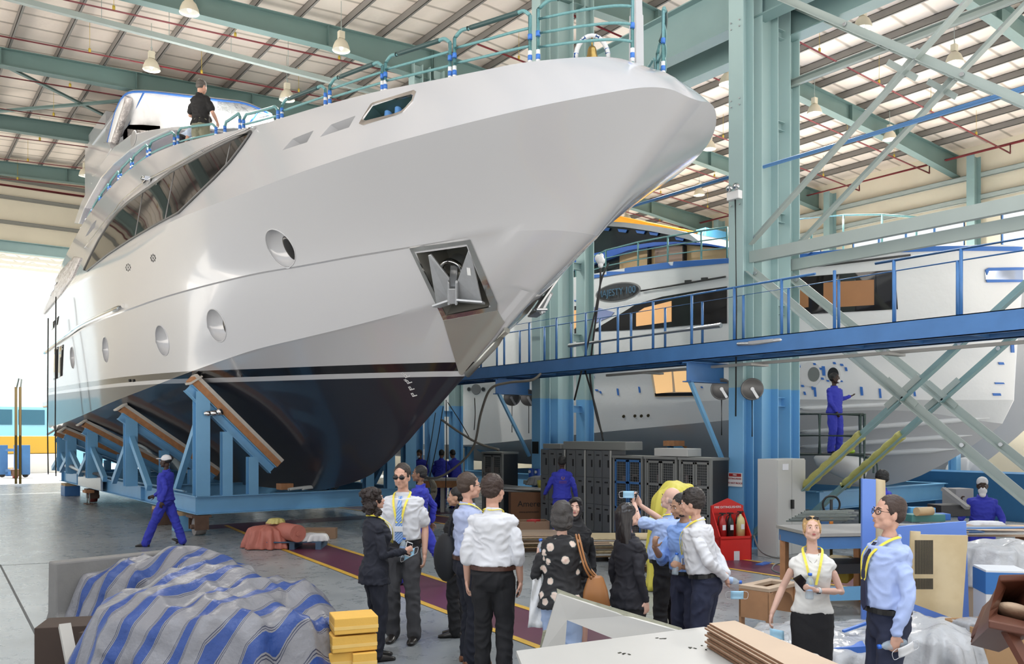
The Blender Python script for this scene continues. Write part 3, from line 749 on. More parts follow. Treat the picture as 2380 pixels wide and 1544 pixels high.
# columns
COLY = [4.5, 10.7, 16.9, 23.1, 29.3, 35.5, 41.7]
def hcol(mb, X, Y, z0, z1, dx, fy, t=.022):
    for s in (-1, 1): mb.b2((X+s*dx/2-t/2, Y-fy/2, z0), (X+s*dx/2+t/2, Y+fy/2, z1))
    mb.b2((X-dx/2, Y-t/2, z0), (X+dx/2, Y+t/2, z1))
CLAB = ['off frame', 'right in front of the second yacht, with the twin lamps', 'beyond the yacht bow, with hose reel', 'behind the forefoot of the yacht', 'far away', 'far away', 'far away']
for i, Y in enumerate(COLY):
    if i in (0,): continue
    for X, dx, fy, nm, ll in ((13.45, .30, .34, 'column', 'front'), (14.12, .50, .34, 'column', 'broad middle'), (14.92, .30, .34, 'column', 'rear')):
        m = MB(); hcol(m, X, Y, 0, 13.6, dx, fy)
        o = m.build(nm, colm, None, 'pale teal steel column, %s one of the group %s' % (ll, CLAB[i] if i < 4 else 'number %d beyond the yacht' % i), 'column')
        m = MB(); m.b2((X-dx/2-.08, Y-fy/2-.06, 0), (X+dx/2+.08, Y+fy/2+.06, .03)); m.build('base_plate', colm, o)
        if X > 14.5:
            for z in [1.0+1.85*q for q in range(6)]:
                mm = MB(); mm.channel((14.38, Y, z), (14.76, Y, z), .1, .18); mm.build('batten', colm, o)
    if i == 1 or i == 2:
        m = MB()
        for z in (6.6, 8.5, 3.6, 10.0):
            for dy in (-.1, .1):
                for dz in (0, .12): m.cyl((13.28, Y+dy, z+dz), (13.255, Y+dy, z+dz), .014, n=6)
        m.build('bolt', galv, bpy.data.objects['column'] if i == 1 else bpy.data.objects['column.003'])
for X, zg in ((14.0, 10.85), (14.95, 10.7)):
    m = MB(); m.ibeam((X, -2, zg), (X, 43.4, zg), .36, 1.0, .025, up=(0, 0, 1)); m.build('crane_runway', teal, None, 'deep teal crane runway girder, the %s of the pair above the columns' % ('near one' if X < 14.5 else 'far one'), 'girder')
# braces between the two columns at right
m = MB(); m.tube([(14.1, -2, 7.48), (14.1, 43, 7.48)], .055, 10); m.build('air_pipe', mat('pipe_blue', (.12, .30, .62), .35), None, 'long light blue pipe running high across the columns', 'pipe')
def brace(p, q, lab, w=.13, m_=None, nm='diagonal_brace'):
    m = MB(); m.angle(p, q, w, .014); o = m.build(nm, m_ or ggrey, None, lab, 'brace')
    d = (V(q)-V(p)).normalized(); m = MB()
    for s in (.02, .33, .66, .97):
        c = V(p)+(V(q)-V(p))*s; m.cyl(c+V((-.02, 0, 0)), c+V((-.05, 0, 0)), .035, n=8); 
    m.build('bolt', galv, o); return o
for X, w in ((13.62, 'near'), (14.92, 'far')):
    m = MB(); m.bar((X, 10.6, 5.62), (X, 4.5, 5.62), .12, .22, (0, 0, 1)); m.build('strut', ggrey, None, 'horizontal grey strut at mid height, %s one of two' % w, 'strut')
    brace((X, 10.6, 5.9), (X, 4.5, 10.4), 'upper brace rising to the right in the %s bracing' % w)
    brace((X, 10.6, 10.9), (X, 4.5, 6.2), 'upper brace falling to the right in the %s bracing' % w)
    brace((X, 10.6, 5.4), (X, 4.5, .3), 'lower brace falling to the right in the %s bracing' % w)
    o = brace((X, 10.7, .15), (X, 4.5, 5.4), 'lower brace with yellow foam sleeve in the %s bracing' % w, m_=mat('teal_brace', (.20, .33, .34), .45, var=.15))
    a, b_ = V((X, 10.7, .15)), V((X, 4.5, 5.4)); m = MB(); m.tube([a+(b_-a)*(.20+.19*q/20)+V((.006*math.sin(q*2), 0, .006*math.cos(q*3))) for q in range(21)], .1, 10, rs=[.088+.008*math.sin(q*1.7) for q in range(21)]); m.build('foam_sleeve', mat('foam_yellow', (.44, .42, .13), .7, bump=.8, bscale=14, dist=.02), o, label='yellow foam sleeve taped round the brace')
    for z in (2.9, 8.2):
        m = MB(); Yc = 7.55; m.prism([(X-.02, Yc+.25, z-.28), (X-.02, Yc+.32, z-.2), (X-.02, Yc-.25, z+.28), (X-.02, Yc-.32, z+.2)], (.015, 0, 0)); m.prism([(X-.03, Yc+.28, z+.18), (X-.03, Yc+.22, z+.26), (X-.03, Yc-.28, z-.18), (X-.03, Yc-.22, z-.26)], (.015, 0, 0)); m.build('gusset_plate', ggrey, o)
m = MB(); m.channel((14.92, 10.7, 8.5+.8), (14.92, 2, 9.3), .1, .14); m.build('tie_rail', ggrey, None, 'slim horizontal tie crossing above the braces', 'tie')
# catwalk
cw = thing('catwalk', 'blue steel catwalk with railings running past the columns', 'catwalk', (12.8, 12, 3.4))
for X in (12.35, 13.22): m = MB(); m.channel((X, -1, 3.74), (X, 23, 3.74), .1, .30, .014, up=(0, 0, 1)); m.build('girder', cblue, cw)
m = MB(); m.b2((12.4, -1, 3.86), (13.2, 23, 3.88)); m.build('deck_plate', mat('grating_dark', (.03, .03, .035), .7), cw)
for i in range(24):
    m = MB(); m.bar((12.4, -1+i, 3.68), (13.2, -1+i, 3.68), .06, .12, (0, 0, 1)); m.build('cross_bar', cblue, cw)
for X, gap in ((12.38, 1), (13.2, 0)):
    for seg, (y0, y1) in enumerate((((-1, 7.3), (8.35, 23)) if gap else ((-1, 23),))):
        m = MB(); m.tube([(X, y0, 4.83), (X, y1, 4.83)], .022, 8); m.build('top_rail', cblue, cw)
    if gap == 0 or 1:
        m = MB(); m.tube([(X, -1, 4.36), (X, 23, 4.36)], .014, 6)
    for i in range(24):
        y = -1.+i+(.0 if gap else .45); m = MB(); m.cyl((X, y, 3.86), (X, y, 4.83 if not (gap and 7.3 < y < 8.35) else 4.83), .026, n=8); m.build('rail_post', cblue, cw)
for Y in (10.7, 16.9, 23.1):
    m = MB(); m.ibeam((12.3, Y+.35, 3.38), (13.35, Y+.35, 3.38), .22, .38, .02, up=(0, 0, 1)); m.build('bracket_beam', cblue, cw)
    m = MB(); m.bar((12.4, Y+.35, 3.2), (13.35, Y+.35, 1.65), .07, .07); m.build('bracket_strut', lblue, cw)
m = MB(); m.bar((13.0, -1, 3.5), (13.0, 14, 3.5), .07, .05); 
for i in range(6): m.box((12.9, -.5+2.6*i, 3.46), (.5, .12, .04))
m.build('cable_tray', mat('tray_grey', (.35, .35, .33), .5, metal=.4), cw)
m = MB(); m.tube([(12.35, 9.9, 3.78), (12.3, 9.85, 3.80), (12.29, 9.5, 3.78), (12.31, 9.0, 3.8), (12.35, 8.9, 3.79)], .035, 8); m.box((12.29, 9.35, 3.8), (.06, .5, .05)); m.build('valve_manifold', galv, cw)
m = MB(); m.tube([(13.1, 15.4, 4.28), (13.1, 10.9, 4.30)], .05, 10); m.build('roller_pole', galv, cw)
# end wall, side wall
wallm = mat('wall_cream', (.74, .68, .54), .55, var=.12, vscale=.8)
m = MB(); m.b2((XL, 44, 10.6), (XR, 44.15, 14.6)); m.b2((15, 44, 8.4), (XR, 44.15, 10.6)); m.b2((15, 44, 0), (XR, 44.15, 3.0)); m.b2((XL, 44, 0), (1.4, 44.15, 10.6)); m.build('wall_far', wallm, kind='structure', origin=False)
for i, z in enumerate((11.6, 12.7, 13.5)):
    m = MB(); m.channel((XL, 43.9, z), (15, 43.9, z), .1, .16); m.build('wall_girt', mat('girt_grey', (.30, .30, .27), .5), None, 'grey horizontal girt on the far cream wall, %s' % ['lowest', 'middle', 'topmost'][i], 'girt')
m = MB(); m.ibeam((XL, 43.8, 10.5), (15, 43.8, 10.5), .3, .5, .03, up=(0, 0, 1)); m.build('door_lintel', teal, None, 'teal lintel beam over the big hall door', 'beam')
m = MB(); m.tube([(XL, 43.6, 13.05), (14, 43.6, 13.2)], .07); m.build('sprinkler_main', red, None, 'thick red sprinkler main below the far cream wall top', 'pipe')
WB, WT = 8.9, 11.1
m = MB(); m.b2((XR, 12, WT), (XR+.15, 44, 14)); m.b2((XR, 12, 7.6), (XR+.15, 44, WB)); m.b2((XR, 12, 0), (XR+.15, 44, 2.6))
wins = [(12.4, 15.2), (16.6, 21.4), (23, 29)]
ys = [12]+[y for w_ in wins for y in w_]+[44]
for k in range(0, len(ys), 2): m.b2((XR, ys[k], WB), (XR+.15, ys[k+1], WT))
m.build('wall_right', wallm, kind='structure', origin=False)
for k, (a, c) in enumerate(wins):
    m = MB(); m.b2((XR+.05, a, WB), (XR+.06, c, WT)); wo = m.build('window_%d' % (k+1), mat('bright_pane', (.9, .93, .95), .2, alpha=.35), kind='structure', origin=False)
    n_ = int((c-a)/1.05)
    for q in range(n_+1):
        y = a+(c-a)*q/n_; f_ = MB(); f_.b2((XR, y-.03, WB), (XR+.08, y+.03, WT)); f_.build('window_bar', cblue, wo)
    f_ = MB(); f_.b2((XR, a, 10.2), (XR+.08, c, 10.25)); f_.build('window_bar', cblue, wo)
for i, z in enumerate((8.6, 11.35, 12.2)):
    m = MB(); m.channel((34.3, -2, z), (34.3, 43.9, z), .12, .2); m.build('wall_girt', ggrey, None, 'long girt on the right wall, %s' % ['below the windows', 'just above the windows', 'under the red main'][i], 'girt')
for i, Y in enumerate(COLY[1:]):
    Y -= .9
    m = MB(); hcol(m, 34.0, Y, 0, 12.9, .5, .3); m.build('wall_column', teal, None, 'teal wall column number %d from the right by the windows' % (i+1), 'column')
# outside the big door
outw = mat('white_cladding', (.78, .86, .88), .5); nt, b = nodes_of(outw)
g = nt.nodes.new('ShaderNodeNewGeometry'); wv = nt.nodes.new('ShaderNodeTexWave'); wv.bands_direction = 'X'; wv.inputs['Scale'].default_value = .9; nt.links.new(g.outputs['Position'], wv.inputs['Vector'])
bp = nt.nodes.new('ShaderNodeBump'); bp.inputs['Strength'].default_value = .5; bp.inputs['Distance'].default_value = .1; nt.links.new(wv.outputs['Fac'], bp.inputs['Height']); nt.links.new(bp.outputs[0], b.inputs['Normal'])
t = thing('neighbour_building', 'sunlit white corrugated building outside the big door', 'building', (0, 72, 0))
m = MB(); m.b2((-30, 72, 4.2), (30, 72.3, 18)); m.build('wall', outw, t)
m = MB(); m.b2((-30, 71.9, 0), (30, 72.3, 4.2)); m.build('blue_base', mat('pale_blue_cladding', (.30, .62, .75), .5), t, label='pale blue lower cladding')
for k in range(4): m = MB(); x = 3.1+k*2.1; m.b2((x-.9, 71.85, 2.9), (x+.8, 71.9, 4.0)); m.build('window', mat('blue_glass', (.06, .16, .22), .1), t)
m = MB(); m.b2((4.5, 71.8, 6.7), (5.6, 71.9, 9.0)); m.build('shutter', mat('tan_shutter', (.6, .52, .36), .6), t, label='tan shutter high on the white wall')
m = MB(); m.b2((-60, 44, -.2), (40, 120, -.01)); m.build('apron', mat('concrete_pale', (.60, .58, .54), .6, var=.1, vscale=.5), None, 'pale sunlit concrete apron outside the door', 'ground', kind='structure', origin=False)
t = thing('canopy', 'white steel canopy just outside the hall door', 'canopy', (2, 49, 10))
m = MB(); m.b2((-12, 45, 11.3), (15, 52, 11.4)); m.build('canopy_roof', mat('canopy_white', (.75, .74, .70), .5), t)
for i in range(5):
    m = MB(); y = 46+1.4*i; m.bar((-12, y, 10.9), (15, y, 10.9), .1, .15)
    for k in range(18): m.bar((-12+1.5*k, y, 10.9), (-11.25+1.5*k, y, 11.3), .05, .05); m.bar((-11.25+1.5*k, y, 11.3), (-10.5+1.5*k, y, 10.9), .05, .05)
    m.build('truss', mat('canopy_white', (.75, .74, .70), .5), t)
t = thing('yellow_skip', 'yellow steel skip outside the big door', 'skip', (3.0, 56, 0))
m = MB(); m.b2((2.2, 56, 1.1), (9, 58, 2.1)); m.build('skip_body', mat('skip_yellow', (.55, .34, .04), .5), t, bevel=.05)
m = MB(); m.b2((2.2, 55.9, 0), (9, 58, 1.08)); m.build('filler', mat('filler_white', (.75, .75, .73), .6), t, label='white plinth standing for bright ground under the yellow skip')  # white block added to stand in for the bright ground below
m = MB(); m.b2((3.3, 55.9, 1.3), (3.9, 56.02, 1.9)); m.build('skip_panel', mat('skip_yellow2', (.6, .30, .02), .5), t)
m = MB()
R_ = []
for k in range(9):
    s = k/8; R_.append([V((.5+s*5.5+.0, 62+math.cos(a)*1.2*math.sin(math.pi*min(1, s*1.1+.12)), 2.6+.8*math.sin(a)*math.sin(math.pi*min(1, s*1.1+.12))-.1*s)) for a in [math.pi+math.pi*j/8 for j in range(9)]])
m.loft(R_, True); m.b2((1.6, 61.5, 0), (1.8, 62.5, 2.0)); m.b2((4.6, 61.5, 0), (4.8, 62.5, 2.0)); m.build('small_boat', mat('boat_tan', (.55, .48, .38), .4), None, 'small tan boat hull standing outside the big door', 'boat')
# ------------------------------------------------------------ cradle under the white yacht
wood = mat('timber', (.42, .20, .09), .7, var=.35, vscale=9); woodl = mat('timber_light', (.52, .36, .20), .7, var=.3, vscale=12); foamw = mat('pad_felt', (.55, .52, .47), .8, var=.15, vscale=10)
rust = mat('rusty_brown', (.13, .075, .05), .7, var=.4, vscale=8)
cr_ = thing('yacht_cradle', 'light blue steel cradle with timber pads carrying the white yacht', 'cradle', (XC, 19, .40))
XA, XB = 5.7, 10.9
def hv(Y, f):  # hull bottom point, f=0 at the chine, 1 at the keel
    C = LN['C']; b = C['b'](Y)-.09; z = cinterp(C['tabs'], sq(Y-C['Y0']))-.03; k = cinterp(ktab, Y); return b*(1-f), z+(k-z)*f
for X in (XA, XB):
    m = MB(); m.ibeam((X, 19.05, .66), (X, 36, .66), .22, .40, .022, up=(0, 0, 1)); m.build('side_beam', lblue, cr_)
for Y in (19.05, 23.8, 28.9, 32.6, 35.6):
    m = MB(); m.ibeam((XA-.1, Y, .66), (XB+.1, Y, .66), .22, .40, .022, up=(0, 0, 1)); m.build('cross_beam', lblue, cr_)
fl_plate = MB(); fl_plate.b2((5.50, 28.2, .5), (5.56, 31.8, .9)); fl_plate.build('splice_plate', galv, cr_)
m = MB(); m.tube([(5.45, 28, 1.0), (5.42, 31, 1.02), (5.40, 32.6, 1.12), (5.42, 33.4, 1.1)], .07, 10); m.build('loose_pipe', galv, cr_)
m = MB(); m.tube(catmull([(5.68, 20, .9), (5.62, 22, .93), (5.72, 24.5, .9), (5.66, 28, .93), (5.7, 31, .95)], 6), .025, 6); m.build('hose', mat('hose_blue', (.2, .36, .5), .5), cr_)
for i, (Y, f0, f1) in enumerate(((19.05, .03, .72), (23.8, .05, .80), (28.9, .06, .8), (32.6, .06, .8), (35.6-.6, .08, .8))):
    for s in (-1, 1):
        b0, z0 = hv(Y, f0); b1, z1 = hv(Y, f1); P, Q = V((XC+s*b0, Y, z0)), V((XC+s*b1, Y, z1)); dn = V((0, 0, -1))
        d = (Q-P).normalized(); nrm = V((d.z*1, 0, -d.x)); nrm = nrm if nrm.z > 0 else -nrm
        P += -d*.10
        m = MB(); m.bar(P-nrm*.05, Q-nrm*.05, .34, .08, nrm); m.build('felt_pad', foamw, cr_)
        m = MB(); m.bar(P-nrm*.16, Q-nrm*.16, .30, .14, nrm); m.build('timber_pad', wood, cr_)
        m = MB(); m.ibeam(P-nrm*.33+d*.1, Q-nrm*.33, .2, .20, .018, up=nrm); m.build('pad_beam', lblue, cr_)
        xo = P.x+d.x*.18; m = MB(); m.ibeam((xo, Y, .86), (xo, Y, P.z-.38), .30, .26, .018, up=(0, 1, 0)); m.build('post', lblue, cr_)
        for f in (.50, .80):
            R_ = P+(Q-P)*f-nrm*.43
            if R_.z > 1.0: m = MB(); m.ibeam((R_.x, Y, .86), (R_.x, Y, R_.z), .22, .2, .016, up=(0, 1, 0)); m.build('post', lblue, cr_)
        for sg in ((1,) if i == 0 else (-1, 1)):
            m = MB(); m.bar((xo, Y+sg*.12, P.z-.9), (xo, Y+sg*1.9, .9), .12, .16); m.build('raker', lblue, cr_)
    b0, z0 = hv(Y, .0)
    for s in (-1, 1): m = MB(); m.box((XC+s*(b0+.02), Y, z0-.15), (.3, .4, .04), rot=Matrix.Rotation(s*.6, 3, 'Y')); m.build('torn_felt', foamw, cr_)
pv = V((6.0, 19.0, 2.65)); m = MB(); m.cyl(pv+V((-.22, -.14, 0)), pv+V((.12, -.14, .02)), .06); m.ell(pv+V((-.2, -.16, .0)), .09, .05, .06); m.ell(pv+V((.05, -.16, .04)), .08, .06, .08); m.build('hose_coupling', stainless, cr_)
# jacks and rollers under the cradle
def caster(px, py, lab):
    p = V((XA, (4400/(py-1010)-SA*XA)/CA, 0)); d = p
    if px == 470: p.y = 19.15
    t = thing('cradle_roller', lab, 'roller', (XA, p.y, 0)); y = p.y
    m = MB(); m.cyl((XA-.10, y, .19), (XA+.12, y, .19), .185, n=24); m.build('wheel', mat('roller_grey', (.30, .28, .27), .5, var=.3) if px > 400 else mat('roller_red', (.25, .05, .04), .5, var=.3), t)
    m = MB(); m.box((XA, y, .42), (.42, .46, .05)); m.box((XA, y-.22, .28), (.3, .03, .3)); m.box((XA, y+.22, .28), (.3, .03, .3)); m.cyl((XA-.17, y, .19), (XA+.2, y, .19), .05); m.build('bracket', rust, t)
caster(470, 1240, 'grey steel roller under the near corner of the cradle')
caster(200, 1168, 'red roller under the middle of the cradle side')
caster(100, 1112, 'red roller far down the cradle side')
def block(px, py, w, d, h, mt, lab, dx=0., wood_=1):
    q = floor(px, py); Y = (q.y if 0 else (4400/(py-1010)-SA*(XA+dx))/CA)
    t = thing('support_block', lab, 'block', (XA+dx, Y, 0)); m = MB(); m.box((XA+dx, Y, (h-.08)/2), (w, d, h-.08)); m.build('steel_box', mt, t, bevel=.01)
    if wood_: m = MB(); m.box((XA+dx, Y, h-.04), (w*.95, d*1.02, .08)); m.build('timber_cap', woodl, t)
block(432, 1234, .45, .38, .44, lblue, 'blue steel block with timber cap beside the near roller', .0)
block(330, 1218, .6, .55, .44, rust, 'brown steel block with timber cap behind the walking worker', .1)
block(140, 1152, .5, .8, .44, cblue, 'dark blue steel block left of the red roller')
block(82, 1106, .4, .6, .44, cblue, 'small blue block at the far end of the cradle', 0.1)
p = V((5.45, (4400/(1172-1010)-SA*5.45)/CA, 0)); t = thing('small_stand', 'thin legged steel stand with timber top by the cradle', 'stand', p)
m = MB(); m.box(p+V((0, 0, .40)), (.25, .5, .08)); m.build('timber_top', wood, t)
for dy in (-.18, .18): m = MB(); m.cyl(p+V((0, dy, 0)), p+V((0, dy, .37)), .02); m.build('leg', ggrey, t)
m = MB(); m.box(p+V((0, 0, .01)), (.2, .5, .02)); m.build('foot_plate', rust, t)
# bits lying on the front beam
m = MB(); pts = [onY(x, y, 19.05) for x, y in ((668,1143),(690,1147),(720,1146),(745,1142),(762,1144),(740,1149),(700,1150))]; m.tube(catmull([V((p.x, 19.0, .93+.02*(i % 3))) for i, p in enumerate(pts)], 6), .035, 8); m.build('coiled_hose', mat('hose_white', (.6, .62, .6), .5), None, 'pale hose lying on the front beam of the cradle', 'hose')
m = MB(); m.box(onY(662, 1131, 19.3), (.3, .3, .14)); m.build('timber_offcut', wood, None, 'timber offcut on the cradle front beam under the keel', 'timber')
m = MB(); 
for k in range(5): 
    c = onY(745+8*k, 1140, 18.95); m.tube([V((c.x+.12*math.cos(a+k), 18.95, .95+.05*math.sin(2*a+k))) for a in [j*.7 for j in range(9)]], .012, 6)
m.build('cable_tangle', mat('cable_black', (.02, .02, .02), .5), None, 'tangle of black cable on the cradle front beam', 'cable')
# mooring line and cable hanging down the side
for (a, b, lab) in (((130, 690), (160, 1090), 'dark line hanging down the aft hull side'), ((112, 740), (92, 1040), 'second dark line hanging at the stern')):
    m = MB(); P = at(*a, 2491*4.55/(a[0]+295)); m.tube([P, V((P.x-.02, P.y, 2.5)), V((P.x, P.y, .9))], .018, 6); m.build('hanging_line', mat('cable_black', (.02, .02, .02), .5), None, lab, 'rope')
# ------------------------------------------------------------ the second yacht in the next bay
X2 = 20.0
film_w = mat('film_wrapped_white', (.78, .80, .81), .32, bump=.35, bscale=2.0, dist=.06, var=.05, vscale=.6); dk_bot = mat('primer_grey', (.60, .61, .63), .5)
def make_hull(XC_, tracks, ktab_, YEnd, name, mats, parent, N=50, mixn=4):
    L_ = []
    for st, B, Ln, e, tr in tracks:
        s0 = onX(*st, XC_)
        bf = (lambda Y, Y0=s0.y, B=B, Ln=Ln, e=e: B*gfun(Y-Y0, Ln, e))
        tab = [(s0.y, s0.z)]
        for px, py in tr:
            Y = 15.
            for _ in range(60): p = onX(px, py, XC_-bf(Y)); Y = .5*Y+.5*max(p.y, 1.)
            if Y > tab[-1][0]+.2: tab.append((Y, p.z))
        L_.append((s0.y, bf, tab))
    secs = []
    for i in range(N+1):
        u = i/N; row = []
        pts = []
        for Y0, bf, tab in L_:
            Y = Y0+(YEnd-Y0)*u**2.; pts.append((bf(Y), Y, cinterp(tab, Y)))
        Y0 = ktab_[0][0]; Y = Y0+(YEnd-Y0)*u**1.5; pts.append((0, Y, cinterp(ktab_, Y)))
        for a, b in zip(pts, pts[1:]):
            for k in range(mixn): f = k/mixn; g = f if b is not pts[-1] else f; row.append(V((XC_-(a[0]+(b[0]-a[0])*g), a[1]+(b[1]-a[1])*f, a[2]+(b[2]-a[2])*f)))
        a = pts[-1]; row.append(V((XC_, a[1], a[2]))); secs.append(row)
    mb = MB(); mb.cur = 0; mb.grid(secs); far = [[V((2*XC_-p.x, p.y, p.z)) for p in r][::-1] for r in secs]; mb.grid(far)
    mb.grid([[secs[i][0], far[i][-1]] for i in range(N+1)], False); mb.add(secs[-1]+far[-1][1:], [tuple(range(2*len(secs[-1])-1))])
    nrow = len(secs[0])-1; mb.mi = [(1 if (j % nrow) >= (len(tracks)-1)*mixn else 0) for j in range(N*nrow)]+[(1 if (j % nrow) < mixn else 0) for j in range(N*nrow)]+[0]*(N+1)
    o = mb.build(name, mats, parent, sharp=16, fix=False)
    b_ = bmesh.new(); b_.from_mesh(o.data); bmesh.ops.remove_doubles(b_, verts=b_.verts, dist=1e-5); bmesh.ops.recalc_face_normals(b_, faces=b_.faces); b_.to_mesh(o.data)
    for v in b_.verts: v.co += ORG[o.name]
    o.data.set_sharp_from_angle(angle=math.radians(16)); bv = BVHTree.FromBMesh(b_); b_.free()
    return o, bv, L_
y2 = thing('yacht', 'second white yacht wrapped in film behind the columns', 'yacht', (X2, 20, .9))
k2 = [(onX(px, py, X2).y, onX(px, py, X2).z) for px, py in ((2306,1005),(2260,1036),(2225,1060),(2166,1093),(2116,1116),(2070,1127),(2017,1133))]+[(24, 1.05), (40, 1.2)]
tr2 = [((2374,574), 3.3, 9, .5, [(2320,572),(2200,572),(1990,577),(1850,590),(1690,600),(1560,609),(1450,624),(1340,644),(1200,668),(1100,690)]),
       ((2362,790), 3.25, 10, .62, [(2200,792),(2000,795),(1850,800),(1600,806),(1400,812),(1100,830)]),
       ((2356,930), 3.15, 11, .7, [(2200,930),(2000,929),(1850,929),(1680,931),(1330,945),(1100,962)]),
       ((2330,985), 3.0, 12, .75, [(2100,955),(1850,962),(1684,978),(1500,995),(1327,1012),(1100,1035)])]
h2, BV2, L2 = make_hull(X2, tr2, k2, 40, 'hull', [film_w, dk_bot], y2)
def hit2(px, py):
    d = ray(px, py); r = BV2.ray_cast(CAM, d.normalized())
    if r[0] is None: q = BV2.find_nearest(CAM+d*(2491*17/(px+295))); return q[0], q[1]
    return r[0], r[1]
def p2patch(poly, name, m, off=.02, step=14, thick=.03, parent=None, **k): return patch(poly, step, off, thick, hitf=hit2).build(name, m, parent or y2, sharp=30, **k)
p2patch([(2374,574),(2200,572),(1990,577),(1850,590),(1690,601),(1560,609),(1450,624),(1345,642),(1345,653),(1450,636),(1560,624),(1690,612),(1850,602),(1990,590),(2200,583),(2372,584)], 'masking_band', blue_tape, step=7, off=.03)
w2 = p2patch([(1852,645),(2080,627),(2087,719),(1852,732)], 'saloon_window', glass)
orange = mat('ply_brown', (.40, .19, .08), .5, var=.12, vscale=2); lit = mat('lit_ply', (.70, .40, .18), .5, emit=(.9, .48, .2), es=.45)
p2patch([(1915,657),(2032,650),(2032,709),(1915,716)], 'inner_panel', orange, .045, parent=w2)
p2patch([(1852,663),(1880,661),(1880,714),(1852,718)], 'inner_panel', orange, .045, parent=w2)
w3 = p2patch([(1375,771),(1420,744),(1480,707),(1540,690),(1620,676),(1690,666),(1690,752),(1600,757),(1500,766)], 'saloon_window', glass)
p2patch([(1481,728),(1500,716),(1562,700),(1562,748),(1481,759)], 'inner_panel', lit, .045, parent=w3)
lw = p2patch([(1513,862),(1606,860),(1616,923),(1523,923)], 'lit_window', mat('window_frame_cream', (.7, .6, .45), .4), .03)
glow = mat('lit_cabin', (.85, .55, .28), .5, emit=(1, .60, .26), es=.55)
for P in ([(1519,863),(1562,863),(1565,911),(1527,915)], [(1567,863),(1603,863),(1611,911),(1572,911)]): p2patch(P, 'lit_pane', glow, .045, parent=lw)
p2patch([(1524,914),(1613,912),(1614,920),(1525,921)], 'window_sill', glass, .045, parent=lw)
# name oval
ov = [(1437+53*math.cos(t)*.98+0*math.sin(t), 679+22*math.sin(t)-8*math.cos(t)) for t in [2*math.pi*k/32 for k in range(32)]]
o_ = p2patch(ov, 'name_plate', mat('plate_rim', (.25, .25, .25), .4), .02, 9)
ov2 = [(1437+(x-1437)*.93, 679+(y-679)*.88) for x, y in ov]; p2patch(ov2, 'plate_field', mat('plate_dark', (.05, .055, .06), .35), .035, 9, parent=o_)
q, nn = hit2(1437, 680); r_ = (hit2(1460, 676)[0]-hit2(1414, 683)[0]).normalized(); nn = nn if nn.x < 0 else -nn; u_ = nn.cross(r_)
text_obj('name_letters', 'MAJESTY 100', .27, mat('letter_blue', (.07, .16, .25), .4), o_, q+nn*.09, r_, u_, .008)
for a, b in (((1493,677),(1690,644)), ((1858,625),(2120,594))):
    m = MB(); m.tube([hit2(a[0]+(b[0]-a[0])*t, a[1]+(b[1]-a[1])*t)[0]+V((-.06, 0, 0)) for t in (0, .25, .5, .75, 1)], .025, 6); m.build('side_rail', mat('rail_dark', (.05, .05, .05), .4), y2)
for px, py in ((1602,656),(1640,650)): p2patch([(px-6,py-4),(px+6,py-5),(px+6,py+2),(px-6,py+3)], 'rail_clamp', mat('rail_dark', (.05, .05, .05), .4), .09, thick=.08)
for (px, py, r, r2) in ((1884, 870, 29, 17), (1937, 870, 21, 16), (1091,905,5,4), (1107,905,12,0), (1124,905,5,4)):
    e1 = [(px+r*.9*math.cos(t)*(.95 if px > 1900 else 1.), py+r*math.sin(t)) for t in [2*math.pi*k/24 for k in range(24)]]; rim = p2patch(e1, 'thruster_tunnel', mat('tunnel_white', (.72, .73, .74), .3) if px > 1500 else mat('port_grey', (.25, .25, .26), .3), .02, 9)
    if r2:
        e2 = [(px+(8 if px == 1884 else 0)+r2*.8*math.cos(t), py+r2*math.sin(t)) for t in [2*math.pi*k/20 for k in range(20)]]; p2patch(e2, 'tunnel_mouth', mat('tunnel_black', (.012, .014, .016), .4) if px != 1884 else mat('tunnel_shade', (.18, .20, .20), .4), .03, 8, parent=rim)
tapes = [(1858,850,5,8),(1894,846,6,5),(1908,857,5,5),(1940,844,6,5),(1957,848,7,5),(1967,858,5,9),(1852,868,4,5),(1912,880,6,5),(1925,885,6,4),(1955,886,8,4),(1866,897,6,5),(1889,902,4,8),(1895,911,5,22),(1871,914,4,8),(1957,915,5,20),(2003,909,6,20),(2046,914,5,22),(2126,915,5,12),(2205,922,6,5),(2326,845,12,6),(2322,891,21,4),(2316,917,18,6),(1437,911,3,16),(1487,906,3,14),(1616,907,5,16),(1632,900,4,4),(1397,912,3,6),(1355,940,3,10),(1378,936,3,8),(1388,907,6,4),(1915,862,7,22),(2351,800,7,40),(1380,875,4,4)]
for x, y, w_, h_ in tapes:
    s = .15; p2patch([(x-w_/2-1, y-h_/2), (x+w_/2-1, y-h_/2+.5), (x+w_/2+1, y+h_/2), (x-w_/2+1, y+h_/2)], 'tape_strip', blue_tape, .03, 30, .02)
for x, y in ((1450,968),(1476,967),(1491,967),(1507,966)): p2patch([(x+3.2*math.cos(t), y+3.6*math.sin(t)) for t in [2*math.pi*k/10 for k in range(10)]], 'drain_hole', mat('hole_dark', (.04, .03, .01), .6), .02, 30, .02)
for k, (a, b) in enumerate((((1852,950),(2110,938)), ((1852,1005),(2300,972)), ((1852,1040),(2260,1012)), ((1900,1062),(2222,1044)))):
    m = MB(); m.tube([hit2(a[0]+(b[0]-a[0])*t, a[1]+(b[1]-a[1])*t)[0] for t in [j/16 for j in range(17)]], .05, 6, rs=[.07 if j < 13 else .07*(16-j)/3.2+.005 for j in range(17)]); m.build('spray_rail', film_w, y2)
ft = mat('film_blue', (.30, .36, .62), .3, bump=.4, bscale=4)
p2patch([(1365,716),(1385,714),(1428,726),(1420,736),(1372,757)], 'film_flap', ft)
